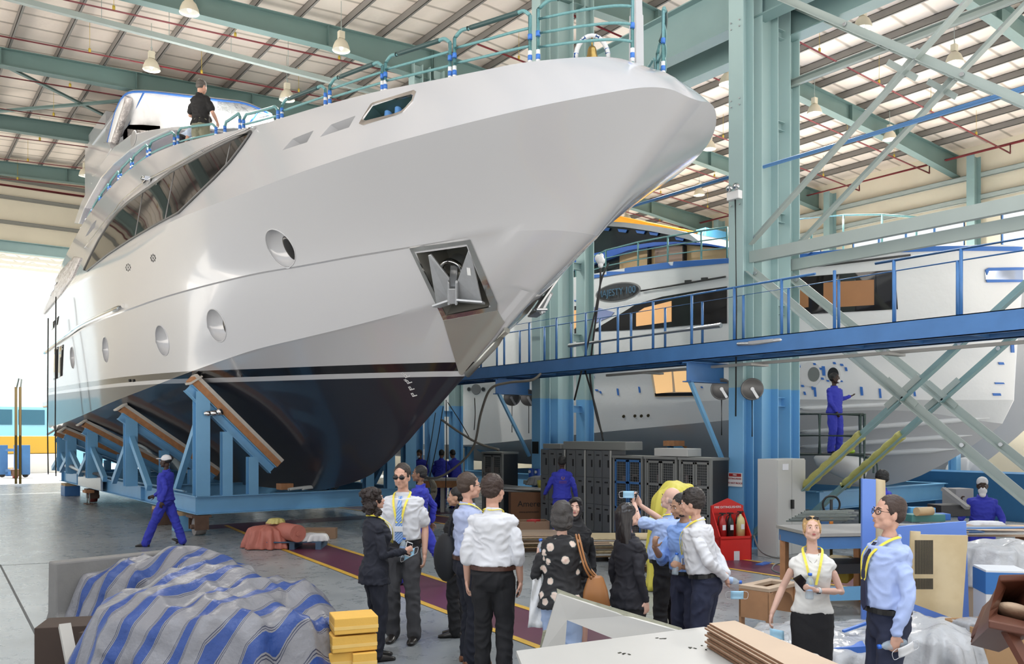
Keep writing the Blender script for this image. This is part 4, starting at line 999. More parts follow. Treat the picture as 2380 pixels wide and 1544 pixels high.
dw = p2patch([(1336,712),(1364,710),(1366,755),(1336,776)], 'doorway', mat('cabin_dark', (.03, .03, .03), .5)); p2patch([(1337,722),(1343,721),(1343,760),(1337,765)], 'door_light', lit, .05, parent=dw)
for P in ([(1860,640),(2380,640),(2380,652)],): pass
p2patch([(2288,630),(2296,625),(2374,625),(2374,654),(2296,655),(2290,652)], 'fairlead_slot', mat('film_shiny', (.45, .52, .66), .15, metal=.5), .03)
for P in ([(2288,628),(2296,623),(2374,622),(2374,628),(2296,630),(2292,640)], [(2290,650),(2374,651),(2374,656),(2292,657)]): p2patch(P, 'tape_strip', blue_tape, .05)
for P in ([(1360,644),(1366,643),(1367,715),(1361,716)], [(1360,643),(1376,643),(1376,646),(1360,647)], [(1336,698),(1372,695),(1372,698),(1336,701)], [(1336,640),(1376,634),(1376,637),(1336,644)], [(1370,648),(1373,648),(1371,697),(1368,697)]): p2patch(P, 'tape_strip', blue_tape, .03, 20, .02)
# superstructure of the second yacht: curved decks and windscreen
XS = X2-2.7
def arcband(top, bot, name, m, X=XS, depth=5.4, **k):
    mb = MB(); rings = []
    for (a, b) in zip(top, bot):
        P, Q = onX(*a, X), onX(*b, X); rings.append([P, P+V((depth, 0, 0)), V((Q.x+depth, Q.y, Q.z)), Q])
    mb.loft(rings, False); return mb.build(name, m, y2, **k)
arcband([(1300,520),(1400,514),(1450,517),(1510,524),(1560,532),(1600,542),(1626,562)], [(1300,532),(1400,525),(1450,528),(1510,537),(1560,547),(1600,557),(1627,567)], 'flybridge_roof', white)
arcband([(1300,530),(1400,525),(1450,528),(1510,537),(1560,547),(1600,557),(1620,566)], [(1300,620),(1400,612),(1450,585),(1510,578),(1560,574),(1600,574),(1625,574)], 'windscreen', mat('dark_screen', (.02, .025, .028), .12, spec=.7), XS+.15, 5.1)
arcband([(1300,608),(1345,596),(1400,585),(1460,572),(1520,563),(1570,562),(1640,566),(1700,576)], [(1300,634),(1345,622),(1400,604),(1460,582),(1520,572),(1570,566),(1640,570),(1700,580)], 'deck_band', mat('band_blue', (.03, .13, .55), .35), XS-.1, 5.6)
arcband([(1440,590),(1520,570),(1600,570),(1700,580)], [(1440,640),(1520,640),(1600,640),(1700,640)], 'saloon_side', mat('ply_tan', (.48, .33, .17), .5, var=.1), XS+.1, 5.2)
arcband([(1300,630),(1345,620),(1400,606),(1440,592)], [(1300,660),(1345,660),(1400,650),(1440,640)], 'saloon_side', mat('dark_screen', (.02, .025, .028), .12, spec=.7), XS+.1, 5.2)
for a in (1510, 1592):
    m = MB(); P, Q = onX(a, 571, XS+.05), onX(a, 640, XS+.05); m.bar(P, Q, .14, .05); m.build('window_post', glass, y2)
m = MB(); P = [onX(*p, XS+.06) for p in ((1522,572),(1590,572),(1590,640),(1522,640))]; m.prism(P, V((.03, 0, 0))); m.build('foil_pane', mat('foil_pinkish', (.42, .30, .24), .2, metal=.4, bump=.4, bscale=3), y2)
for x, y in ((1390,527),(1405,530),(1445,534),(1487,537),(1518,541),(1578,553)):
    m = MB(); m.prism([onX(*p, XS+.1) for p in ((x-10, y-2), (x+12, y), (x+9, y+7), (x-7, y+5))], V((.02, 0, 0))); m.build('tape_strip', blue_tape, y2)
def deckrail(pts, X, zt, m_=teal_wrap, mids=(.5,), lab=None):
    mb = MB(); top = [onX(px, py, X) for px, py in pts]; base = [V((p.x, p.y, zt(p))) for p in top]
    o = None
    mb.tube(top, .024, 8)
    for f in mids: mb.tube([b+(t-b)*f for t, b in zip(top, base)], .016, 6)
    o = mb.build('deck_rail', m_, y2)
    for t, b in zip(top, base): mm = MB(); mm.cyl(b, t, .026, n=8); mm.build('stanchion', m_, o)
def z2(p):
    tab = L2[0][2]; return cinterp(tab, p.y)
deckrail([(1338,612),(1360,608),(1408,582),(1483,563),(1552,550),(1630,537),(1690,528)], X2-3.05, z2, mids=(.33, .66))
deckrail([(1850,510),(1960,500),(2050,499),(2130,505)], X2+.5, lambda p: 6.4, mids=())
deckrail([(1850,572),(1885,548),(1886,530)], X2-2.0, lambda p: 6.4, mids=(.5,))
# crane bridge and hoist
m = MB(); m.ibeam((15.2, 26.5, 11.0), (33.5, 26.5, 11.0), .4, .75, .03, up=(0, 0, 1)); o = m.build('crane_bridge', mat('crane_yellow', (.66, .33, .03), .4), None, 'yellow overhead crane bridge above the second yacht', 'crane')
t = thing('chain_hoist', 'blue hoist hanging at the end of the yellow crane', 'hoist', onY(1654, 548, 26.2)); q = ORG['chain_hoist']
m = MB(); m.box(q, (1.5, .6, .45)); m.cyl(q+V((-.8, 0, 0)), q+V((.8, 0, 0)), .2); m.build('motor_body', mat('hoist_blue', (.05, .18, .30), .4), t, bevel=.04)
for k in range(9): m = MB(); x = -.6+k*.16; m.tube([q+V((x, 0, -.2)), q+V((x+.03, 0, -.6-.1*(k % 3))), q+V((x+.1, 0, -.25))], .012, 5); m.build('cable_loop', mat('cable_black', (.02, .02, .02), .5), t)
# third yacht beyond
y4 = thing('yacht', 'third grey hull farther right with an oval thruster recess', 'yacht', (27.5, 22, .5))
k4 = [(onX(px, py, 27.5).y, onX(px, py, 27.5).z) for px, py in ((2330,1134),(2246,1136),(2193,1124))]+[(24, 1.4), (36, 1.5)]
k4 = [(10.5, 3.4), (11.6, 2.2), (13, 1.1), (15, .62), (20, .6), (38, .9)]
def manual_hull(XC_, lines, ktab_, YEnd, parent, m_, N=36):
    secs = []
    for i in range(N+1):
        u = i/N; pts = []
        for Y0, B, Ln, e, ztab in lines: Y = Y0+(YEnd-Y0)*u**2; pts.append((B*gfun(Y-Y0, Ln, e), Y, cinterp(ztab, Y)))
        Y0 = ktab_[0][0]; Y = Y0+(YEnd-Y0)*u**1.6; pts.append((0, Y, cinterp(ktab_, Y))); row = []
        for a, b in zip(pts, pts[1:]):
            for k in range(4): f = k/4; bul = .0; row.append(V((XC_-(a[0]+(b[0]-a[0])*f), a[1]+(b[1]-a[1])*f, a[2]+(b[2]-a[2])*f)))
        row.append(V((XC_, pts[-1][1], pts[-1][2]))); secs.append(row)
    mb = MB(); mb.grid(secs); far = [[V((2*XC_-p.x, p.y, p.z)) for p in r][::-1] for r in secs]; mb.grid(far); mb.grid([[secs[i][0], far[i][-1]] for i in range(N+1)], False)
    mb.add(secs[-1]+far[-1][1:], [tuple(range(2*len(secs[-1])-1))]); return mb.build('hull', m_, parent, sharp=20)
manual_hull(27.5, [(9.2, 3.2, 9, .6, [(9, 6.2), (38, 6.0)]), (10.2, 3.0, 10, .7, [(10, 3.9), (38, 3.0)])], k4, 38, y4, dk_bot)
m = MB(); c = onX(2256, 1095, 26.2); m.ell(c, .1, .75, .42, nu=24); m.build('thruster_recess', mat('tunnel_white', (.72, .73, .74), .3), y4)
m = MB(); c = onX(2285, 1097, 26.15); m.ell(c, .12, .4, .3, nu=20); m.build('thruster_cowl', dk_bot, y4)
# blue steelwork below the far hulls
def cradle_frame(X0, X1, Ys, z, lab, posts):
    t = thing('yacht_cradle', lab, 'cradle', ((X0+X1)/2, sum(Ys)/len(Ys), 0))
    for Y in Ys: m = MB(); m.ibeam((X0, Y, z), (X1, Y, z), .22, .42, .02, up=(0, 0, 1)); m.build('cross_beam', lblue, t)
    for X in (X0, X1): m = MB(); m.ibeam((X, Ys[0], z), (X, Ys[-1], z), .22, .42, .02, up=(0, 0, 1)); m.build('side_beam', lblue, t)
    for X in (X0, X1):
        for Y in Ys: m = MB(); m.box((X, Y, (z-.21)/2), (.3, .3, z-.21)); m.build('foot', cblue, t)
    for (x, y, zt, dx) in posts:
        m = MB(); m.ibeam((x, y, z), (x, y, zt), .26, .24, .018, up=(0, 1, 0)); m.build('post', lblue, t); m = MB(); m.bar((x, y, zt), (x+dx, y, z+.5), .16, .2); m.build('raker', lblue, t); m = MB(); m.box((x, y, zt+.06), (.4, .4, .14)); m.build('timber_pad', wood, t)
cradle_frame(17.2, 22.8, (11.5, 16, 21, 26), .7, 'blue steel cradle under the second yacht', [(17.3, 16, 1.9, 1.2), (17.3, 21, 2.0, 1.3), (17.35, 26, 2.0, 1.3)])
cradle_frame(25.0, 30.5, (12.6, 17, 22), .7, 'blue steel cradle under the third hull', [(25.6, 12.6, 2.9, 1.2)])
m = MB(); m.b2((23.1, 9.5, 0), (24.3, 22, 1.2)); m.build('blue_container', mat('container_blue', (.03, .14, .30), .5, var=.1), None, 'deep blue steel container standing between the far hulls', 'container')
m = MB(); P = onY(1545, 1000, 22); m.bar(onX(1530, 998, 18), onX(1590, 1045, 18.6), .3, .22); m.build('pad_timber', wood, None, 'timber pad pressed against the second yacht bottom', 'timber')
# ------------------------------------------------------------ lockers, cabinets
grey = mat('locker_grey', (.13, .14, .145), .4, var=.06, vscale=3); lgrey = mat('cabinet_light', (.50, .51, .49), .45); dkm = mat('slot_black', (.01, .01, .01), .6)
XLK = 12.75
def locker(y0, y1, nc, lab):
    t = thing('locker', lab, 'locker', (XLK+.22, (y0+y1)/2, 0), 'grey lockers')
    m = MB(); m.b2((XLK+.02, y0+.005, 0), (XLK+.46, y1-.005, 1.85)); m.build('body', grey, t)
    for c in range(nc):
        for r in range(3):
            a = y0+(y1-y0)*c/nc+.015; b = y0+(y1-y0)*(c+1)/nc-.015; z0 = .08+.59*r; m = MB(); m.b2((XLK, a, z0), (XLK+.02, b, z0+.57)); d = m.build('door', grey, t, bevel=.004)
            m = MB(); yc = a+(b-a)*.2; m.b2((XLK-.012, yc-.018, z0+.22), (XLK, yc+.018, z0+.38)); m.build('handle', dkm, d)
            m = MB(); m.b2((XLK-.006, (a+b)/2-.05, z0+.47), (XLK, (a+b)/2+.05, z0+.50)); m.build('name_slot', dkm, d)
    m = MB(); m.b2((XLK-.01, y0-.012, 0), (XLK+.02, y0+.012, 1.85)); m.build('edge_strip', lgrey, t)
locker(15.15, 16.05, 3, 'grey locker unit farthest left, next to the column'); locker(14.45, 15.1, 2, 'middle grey locker unit behind the worker'); locker(13.62, 14.42, 3, 'grey locker unit next to the mesh cupboards')
mesh_m = mat('cupboard_inside', (.025, .03, .035), .6); cfr = mat('cupboard_grey', (.22, .23, .22), .45)
def cupboard(y0, y1, blue, lab):
    t = thing('mesh_cupboard', lab, 'cupboard', (XLK+.25, (y0+y1)/2, 0), 'mesh door cupboards'); fm_ = cblue if blue else cfr
    m = MB(); m.b2((XLK+.05, y0, 0), (XLK+.5, y1, 1.70)); m.build('body', mesh_m, t); m = MB(); m.b2((XLK-.02, y0-.01, 1.70), (XLK+.52, y1+.01, 1.75)); m.build('top', cfr, t)
    for y in (y0, y1-.05): m = MB(); m.b2((XLK, y, 0), (XLK+.05, y+.05, 1.7)); m.build('frame_post', cfr, t)
    n = 2
    for c in range(n):
        a = y0+.05+(y1-y0-.1)*c/n; b = y0+.05+(y1-y0-.1)*(c+1)/n; m = MB()
        for z in (.08, .62, 1.16, 1.62): m.b2((XLK+.005, a+.01, z), (XLK+.035, b-.01, z+.045))
        for y in (a+.01, b-.05): m.b2((XLK+.005, y, .08), (XLK+.035, y+.04, 1.66))
        d = m.build('door_frame', fm_, t)
        m = MB(); k = a+.06
        while k < b-.05: m.b2((XLK+.015, k, .1), (XLK+.02, k+.006, 1.62)); k += .05
        z = .16
        while z < 1.6: m.b2((XLK+.014, a+.04, z), (XLK+.019, b-.04, z+.006)); z += .05
        m.build('wire_mesh', cfr, d)
    for q in range(7):
        m = MB(); y = y0+.15+random.random()*(y1-y0-.4); z = random.choice((.15, .68, 1.22)); m.b2((XLK+.036, y, z), (XLK+.05, y+.12+.1*random.random(), z+.08+.12*random.random())); m.build('stored_item', mat(random.choice(['item_red','item_blue','item_grey']), {'item_red': (.18,.03,.03), 'item_blue': (.03,.10,.3), 'item_grey': (.2,.2,.2)}.get('x', (.15, .12, .12)), .6), t)
cupboard(12.66, 13.55, True, 'mesh cupboard with bright blue door frames'); cupboard(11.72, 12.6, False, 'middle mesh cupboard with grey door frames'); cupboard(10.85, 11.66, False, 'mesh cupboard beside the big column')
cupboard(17.6, 18.5, False, 'dark mesh cupboard left of the far column')
m = MB(); P0 = V((XLK-.02, 15.3, 1.86)); m.b2((XLK, 13.15, 1.86), (XLK+.5, 15.2, 2.04)); m.build('flat_box', cfr, None, 'long flat grey box lying on top of the lockers', 'box', bevel=.01)
m = MB(); m.b2((XLK, 15.3, 1.86), (XLK+.46, 15.95, 1.98)); m.build('flat_box', cfr, None, 'short grey box on the leftmost locker', 'box', bevel=.01)
m = MB(); m.b2((XLK+.02, 11.45, 1.76), (XLK+.42, 12.35, 1.92)); m.build('flat_box', lgrey, None, 'pale flat box on top of the mesh cupboards', 'box', bevel=.01)
t = thing('tall_cabinet', 'tall pale grey two-door cabinet behind the diagonal brace', 'cabinet', (13.2, 9.6, 0))
m = MB(); m.b2((12.8, 9.41, 0), (13.63, 9.82, 1.76)); m.build('body', lgrey, t, bevel=.008)
for a, b in ((12.81, 13.21), (13.22, 13.62)): m = MB(); m.b2((a, 9.39, .05), (b, 9.41, 1.74)); d = m.build('door', lgrey, t, bevel=.003)
m = MB(); m.box((13.2, 9.37, .95), (.05, .05, .16)); m.build('handle', dkm, d); m = MB(); m.box((13.02, 9.385, 1.62), (.17, .006, .11)); m.build('paper_label', mat('paper', (.75, .77, .82), .6), t, label='small printed paper label')
# fire extinguisher stand
redp = mat('fire_red', (.62, .02, .015), .35); fs = thing('extinguisher_stand', 'red pointed stand marked fire extinguishers by the column', 'stand', (12.0, 9.85, 0))
Fx = floor(1710, 1303); rgt = V((CA, -SA, 0)); bk = V((SA, CA, 0)); rgt = Matrix.Rotation(.25, 3, 'Z')@rgt; bk = Matrix.Rotation(.25, 3, 'Z')@bk
def fp(a, b, z): return Fx+rgt*a+bk*b+V((0, 0, z))
pent = [(-.31, 0), (.31, 0), (.31, .93), (.02, 1.06), (-.31, .93)]
m = MB(); m.prism([fp(a, .32, z) for a, z in pent], bk*.02); m.build('back_board', redp, fs)
m = MB(); m.prism([fp(a, 0, z) for a, z in ((-.31, 0), (.31, 0), (.31, .42), (-.31, .42))], bk*.02); m.build('front_board', redp, fs)
for a in (-.31, .29): m = MB(); m.prism([fp(a, 0, 0), fp(a, .34, 0), fp(a, .34, .93), fp(a, 0, .42)], rgt*.02); m.build('side_board', redp, fs)
m = MB(); m.prism([fp(-.31, .0, .36), fp(.31, 0, .36), fp(.31, .32, .36), fp(-.31, .32, .36)], V((0, 0, .02))); m.build('shelf', redp, fs)
m = MB(); m.prism([fp(-.31, .29, .80), fp(.31, .29, .80), fp(.31, .29, .93), fp(.02, .29, 1.06), fp(-.31, .29, .93)], bk*.02); m.build('sign_board', redp, fs)
text_obj('lettering', 'FIRE EXTINGUISHERS', .056, mat('letter_white', (.8, .8, .8), .5), fs, fp(.0, .285, .905), rgt, V((0, 0, 1)), .003)
for a, c, r, h, lab in ((-.17, (.45, .03, .03), .062, .37, 'red fire extinguisher, leftmost in the red stand'), (-.02, (.02, .02, .02), .062, .37, 'black fire extinguisher in the middle of the red stand'), (.18, (.70, .62, .30), .078, .39, 'cream fire extinguisher, rightmost in the red stand')):
    P = fp(a, .16, .38); t = thing('fire_extinguisher', lab, 'extinguisher', P); mm_ = mat('ext_%d' % int(a*100+50), c, .3)
    m = MB(); m.lathe(P, [(0, 0), (r, .0), (r, h-.1), (r*.8, h-.05), (r*.3, h), (.02, h+.02), (0, h+.03)], 18); m.build('cylinder', mm_, t)
    m = MB(); m.box(P+V((0, 0, h+.06)), (.03, .11, .02), rz=.6); m.box(P+V((0, 0, h+.03)), (.025, .03, .06)); m.build('valve_handle', dkm, t)
    m = MB(); m.tube([P+V((0, 0, h+.04)), P+rgt*-.07+V((0, 0, h)), P+rgt*-.09+V((0, 0, h-.15))], .01, 6); m.build('hose', dkm, t)
    m = MB(); m.box(P-bk*(r+.002)+V((0, 0, h*.5)), (.06, .004, .09), rz=-math.atan2(SA, CA)+.25); m.build('label', mat('paper', (.75, .77, .82), .6), t)
# sign, floodlights, sockets, reels on the columns
def facing(P, name, lab, cat):
    return thing(name, lab, cat, P)
P = V((13.27, 10.62, 1.45)); t = facing(P, 'wall_sign', 'small white and red do not block sign on the column', 'sign')
m = MB(); m.b2((13.262, 10.53, 1.20), (13.27, 10.86, 1.46)); m.build('plate', mat('letter_white', (.8, .8, .8), .5), t)
m = MB(); m.b2((13.256, 10.55, 1.39), (13.264, 10.84, 1.45)); m.build('red_field', mat('sign_red', (.35, .02, .02), .5), t); 
for zz, tx, s in ((1.42, 'FIRE', .05), (1.35, 'EXTINGUISHER', .045), (1.265, 'DO NOT BLOCK', .048)): text_obj('lettering', tx, s, mat('letter_white', (.8, .8, .8), .5) if tx == 'FIRE' else mat('sign_red', (.35, .02, .02), .5), t, V((13.253, 10.695, zz)), V((0, -1, 0)), V((0, 0, 1)), .002)
q = onX(1707, 455, 13.15); t = thing('emergency_light', 'twin-head emergency light fixed on the front column', 'lamp', q)
m = MB(); m.box(q, (.12, .28, .16)); m.build('box', mat('letter_white', (.8, .8, .8), .5), t, bevel=.01)
for dy in (.08, -.08): m = MB(); c = q+V((-.05, dy, .15)); m.lathe(c, [(.03, .08), (.065, .03), (.07, 0), (0, .01)], 16, axis=(-1, -.6, .0)); m.build('lamp_head', stainless, t)
m = MB(); m.tube([q+V((0, -.02, -.08)), q+V((.02, -.03, -2)), q+V((0, -.03, -4.2))], .014, 6); m.build('cable', dkm, t)
def reel(px, py, X, lab, r=.21):
    q = onX(px, py, X); t = thing('hose_reel', lab, 'reel', q); ax = V((-.75, -.66, 0)).normalized(); m = MB()
    gm = mat('reel_grey', (.14, .14, .14), .4, metal=.4)
    for s in (-.05, .05): m = MB(); m.lathe(q+ax*s, [(0, -.008), (r, -.012), (r, .012), (r*.9, .012), (r*.85, 0), (0, .01)], 28, axis=ax); m.build('reel_disc', gm, t)
    m = MB(); m.cyl(q-ax*.05, q+ax*.05, r*.7, n=24); m.build('hose_roll', dkm, t)
    m = MB(); m.bar(q+ax*.09, q+ax*.09+V((.06, -.08, -.17)), .03, .05); m.cyl(q-ax*.1, q+ax*.1, .035); m.bar(q+ax*.09+V((.06, -.08, -.17)), q+V((.2, .02, -.05)), .03, .05); m.build('arm', galv, t)
    m = MB(); m.tube([q+V((0, 0, -.2)), q+V((.0, 0, -.9))], .011, 6); m.build('hose', dkm, t)
reel(1748, 905, 13.35, 'hose reel on the right side of the front column'); reel(1677, 905, 13.3, 'hose reel half hidden on the left side of the front column')
reel(1229, 925, 13.35, 'hose reel on the second column'); reel(1190, 925, 13.3, 'hose reel on the left of the second column')
q = V((13.2, 16.75, 1.22)); t = thing('socket_board', 'board with two blue sockets and a red plug on the second column', 'socket board', q)
m = MB(); m.b2((13.12, 16.2, .95), (13.22, 17.2, 1.05)); m.build('rail', ggrey, t)
for y in (16.95, 16.7): m = MB(); m.box((13.18, y, 1.2), (.08, .13, .3)); s_ = m.build('socket', mat('socket_blue', (.02, .08, .45), .35), t, bevel=.02); m = MB(); m.cyl((13.15, y, 1.27), (13.11, y, 1.27), .035); m.build('lid', mat('paper', (.75, .77, .82), .6), s_)
m = MB(); m.cyl((13.15, 16.62, 1.13), (13.05, 16.6, 1.1), .05); m.build('plug', mat('fire_red', (.6, .02, .02), .4), t)
m = MB(); m.b2((13.26, 16.78, 1.72), (13.275, 17.02, 2.02)); m.build('switch_panel', dkm, None, 'black panel on the second column above the sockets', 'panel')
# ------------------------------------------------------------ people
SK = {'light': (.60, .35, .26), 'fair': (.66, .42, .33), 'tan': (.46, .27, .18), 'brown': (.20, .105, .065), 'dark': (.05, .028, .02)}
def skin(k): return mat('skin_'+k, SK[k], .48, var=.06, vscale=25, spec=.35)
def remesh(mb, name, m, parent, voxel, disp=0., dscale=6., smooth=2, stretch=(1, 1, 1), **kw):
    me = bpy.data.meshes.new(name); me.from_pydata([v for v in mb.v], [], mb.f)
    o = bpy.data.objects.new(name, me); COL.objects.link(o)
    bm = bmesh.new(); bm.from_mesh(me); bmesh.ops.remove_doubles(bm, verts=bm.verts, dist=1e-6); bmesh.ops.recalc_face_normals(bm, faces=bm.faces); bm.to_mesh(me); bm.free()
    md = o.modifiers.new('r', 'REMESH'); md.mode = 'VOXEL'; md.voxel_size = voxel; md.use_smooth_shade = True
    if smooth: ms = o.modifiers.new('s', 'SMOOTH'); ms.factor = .5; ms.iterations = smooth
    apply_mesh(o); me = o.data; me.materials.clear()
    for mm in (m if isinstance(m, (list, tuple)) else [m]): me.materials.append(mm)
    t1_ = time.time()
    if disp:
        sx, sy, sz = stretch
        n_ = len(me.vertices); co_ = [0.]*(3*n_); me.vertices.foreach_get('co', co_); vn = [0.]*(3*n_); me.vertex_normals.foreach_get('vector', vn)
        for i in range(n_):
            j = 3*i; q = V((co_[j]*sx, co_[j+1]*sy, co_[j+2]*sz))*dscale
            a = noise.noise(q+V((3.1, 1.7, 9.2))); b = noise.noise(q*2.3+V((7.7, 2.2, 5.1)))
            w2 = noise.noise(V((q.x*.5, q.y*.5, q.z*.5+7)))*2.2; rg = 1-abs(noise.noise(V((q.x*1.1+w2, q.y*1.1-w2, q.z*1.9+w2))))*3.2
            r = ((max(rg, -.3))*.75+a*.3+b*.25)*disp
            for k in range(3): co_[j+k] += vn[j+k]*r
        me.vertices.foreach_set('co', co_); me.update()
    TT_[1] += time.time()-t1_
    me.shade_smooth() if hasattr(me,'shade_smooth') else None
    o.parent = parent; ORG[o.name] = V((0, 0, 0)); tag(o, **kw)
    return o
def limb(mb, pts, rs, n=12):
    mb.tube(pts, rs[0], n, rs=rs)
    for p, r in zip(pts, rs): mb.ell(p, r*.995, r*.995, r*.995, nu=12, nv=8)
def body_rings(mb, rings, n=20, T=None, infl=0.):
    R = []
    for z, rx, ry, yo in rings:
        R.append([(T or (lambda p: p))(V(((rx+infl)*math.cos(2*math.pi*k/n), yo+(ry+infl)*math.sin(2*math.pi*k/n), z))) for k in range(n)])
    mb.loft(R, True)
MALE = [(.80,.10,.09,0),(.86,.165,.115,-.01),(.93,.172,.12,-.01),(1.02,.160,.112,0),(1.10,.152,.108,.01),(1.20,.158,.113,.01),(1.30,.170,.120,.005),(1.38,.172,.115,-.005),(1.435,.150,.098,-.01),(1.475,.10,.075,-.015),(1.51,.062,.062,-.015)]
FEM = [(.80,.10,.09,0),(.86,.165,.12,-.015),(.93,.168,.12,-.015),(1.02,.138,.10,0),(1.09,.122,.09,.005),(1.18,.130,.098,.01),(1.27,.142,.122,.022),(1.34,.145,.108,.01),(1.40,.135,.085,-.005),(1.445,.09,.065,-.012),(1.49,.052,.053,-.015)]
STOUT = [(.80,.11,.10,0),(.86,.18,.13,-.01),(.93,.185,.14,.0),(1.02,.185,.155,.02),(1.10,.185,.165,.03),(1.20,.185,.155,.02),(1.30,.185,.14,.005),(1.38,.182,.125,-.005),(1.435,.155,.10,-.01),(1.475,.105,.078,-.015),(1.51,.066,.066,-.015)]
def hand(mb, W, d, pn, side, curl=.45, s=1., spread=.12, point=False, thumb=.7):
    """palm, four bent fingers of unequal length, and a thumb from the side of the palm"""
    d = V(d).normalized(); pn = (V(pn)-d*V(pn).dot(d)).normalized(); sd = d.cross(pn)*side
    R = Matrix((sd, d, pn)).transposed()
    mb.ell(W+d*.048*s, .038*s, .056*s, .017*s, R, 14, 10); limb(mb, [W-d*.01*s, W+d*.03*s], [.025*s, .024*s])
    for i, (off, L) in enumerate(((-.029, .066), (-.010, .078), (.010, .073), (.028, .058))):
        c = 0.08 if (point and i == 0) else curl*(1+.12*i); b = W+d*(.088-.003*abs(i-1.4))*s+sd*off*s; dd = (d+sd*spread*(i-1.5)*.35).normalized(); pts = [b-d*.02*s, b]; a = c*.5
        for f in (.45, .31, .24):
            v = dd*math.cos(a)+pn*math.sin(a); b = b+v*L*f*s; pts.append(b); a += c
        limb(mb, pts, [.0098*s, .0098*s, .0090*s, .0083*s, .0074*s], 8)
    b = W+d*.022*s-sd*.028*s; t1 = (d*.6-sd*.75+pn*.35*thumb).normalized(); t2 = (d*.85-sd*.25+pn*.5*thumb).normalized()
    limb(mb, [W+d*.02*s-sd*.012*s, b, b+t1*.035*s, b+t1*.035*s+t2*.030*s, b+t1*.035*s+t2*.054*s], [.015*s, .0145*s, .0115*s, .0100*s, .0085*s], 8)
def person(lab, px, fw, H, face, sex='m', sk='light', top=None, legs=None, hair=('short', (.03, .02, .015)), arms=None, lean=0., twist=0., hyaw=0., hpitch=0., feet=None, vox=.008, base_z=0., extras=(), cat='person', group=None, stout=False, shoes=(.015, .013, .012), world=None, roll=0.):
    P = at(px, 1010, fw); P.z = base_z
    if world is not None: P = V(world)
    s = H/1.78; root = thing('person', lab, cat, (0, 0, 0), group)
    a = math.radians(face); fv = V((SA, CA, 0))*math.cos(a)+V((CA, -SA, 0))*math.sin(a)
    prof = FEM if sex == 'f' else (STOUT if stout else MALE); shx = .143 if sex == 'f' else .166
    hip = V((0, 0, .93)); LR = Matrix.Rotation(-math.radians(lean), 3, 'X'); 
    def T(p):
        p = V(p); t = max(0, min(1, (p.z-.90)/.5)); q = Matrix.Rotation(math.radians(twist)*t, 3, 'Z')@(p-hip)
        if t > 0 or p.z > .9: q = Matrix.Rotation(-math.radians(lean)*max(0, min(1, (p.z-.86)/.2)), 3, 'X')@q
        return hip+q
    HM = Matrix.Rotation(math.radians(twist), 3, 'Z'); piv = T((0, -.01, 1.53))
    HR = LR@HM@Matrix.Rotation(math.radians(-hyaw), 3, 'Z')@Matrix.Rotation(math.radians(hpitch)+math.radians(lean)*.6, 3, 'X')@Matrix.Rotation(math.radians(roll), 3, 'Y')
    def Hd(p): return piv+HR@(V(p)+V((0, .015, .12)))
    fs = .93 if sex == 'f' else 1.
    # arms: elbow, wrist, hand direction, palm normal, curl
    A = {}
    for k, sg in (('L', -1), ('R', 1)):
        S = T((sg*shx, -.012, 1.392 if sex == 'm' else 1.36)); a_ = (arms or {}).get(k, 'down')
        if a_ == 'down': E, W, hd, pn, cu = T((sg*(shx+.055), -.045, 1.13)), T((sg*(shx+.065), .03, .885)), V((0, .12, -1)), V((-sg, 0, 0)), .45
        elif a_ == 'behind': E, W, hd, pn, cu = T((sg*(shx+.07), -.10, 1.13)), T((sg*.05, -.19, .97+(.02 if sg > 0 else 0))), V((-sg*.8, 0, -.35)), V((0, -1, 0)), .5
        elif a_ == 'back_hip': E, W, hd, pn, cu = T((sg*(shx+.11), -.24, 1.17)), T((sg*(.13), -.16, 1.02)), V((-sg*.6, .1, -.6)), V((0, 1, 0)), .5
        else: E, W, hd, pn, cu = T(a_[0]), T(a_[1]), V(a_[2]), V(a_[3]), a_[4]
        if len(a_) > 5 and not isinstance(a_, str): hd, pn, cu = a_[2], a_[3], a_[4]
        A[k] = (sg, S, E, W, V(hd), V(pn), cu)
    feet = feet or {'L': ((-.10, .02), 0.), 'R': ((.10, -.02), 0.)}
    LG = {}
    for k, sg in (('L', -1), ('R', 1)):
        (fx, fy), lift = feet[k][:2]; hp = V((sg*.088, 0, .89)); an = V((fx, fy, .085+lift)); md = (hp+an)/2; L1, L2 = .404, .404
        dist = (an-hp).length; h_ = math.sqrt(max(0, (L1+L2)**2/4-(dist/2)**2)) if dist < L1+L2 else 0
        d_ = (an-hp).normalized(); fwd_ = V((0, 1, 0))-d_*d_.y; kn = md+fwd_.normalized()*(min(h_, .22)+.004)
        LG[k] = (sg, hp, kn, an, feet[k][2] if len(feet[k]) > 2 else 0.)
    def place(o): pass
    # ---- body
    b = MB(); w = -.012
    body_rings(b, [(z, rx-.022, ry-.022, yo) if z < 1.45 else ((z, rx-.035, ry-.018, yo) if z < 1.49 else (z, rx, ry, yo)) for z, rx, ry, yo in prof], T=T, infl=-.01)
    limb(b, [Hd((0, -.025, -.06)), T((0, -.02, 1.47))], [.053*fs if sex == 'm' else .045, .058*fs if sex == 'm' else .048])
    limb(b, [T((0, -.016, 1.40 if sex == 'm' else 1.38)), T((0, -.018, 1.47)), T((0, -.018, 1.51))], [.06*fs, .052*fs, .050*fs])
    def he(c, x, y, z, **k): b.ell(Hd(V(c)*fs), x*fs, y*fs, z*fs, HR, **k)
    he((0, -.014, .045), .076, .095, .085, nu=24, nv=16); he((0, .020, -.005), .065, .076, .088, nu=24, nv=16); he((0, .030, -.062), .050, .056, .046); he((0, .074, -.086), .024, .021, .019)
    limb(b, [Hd(V((0, .090, .018))*fs), Hd(V((0, .104, -.004))*fs), Hd(V((0, .109, -.021))*fs)], [.0070*fs, .0085*fs, .0112*fs], 8)
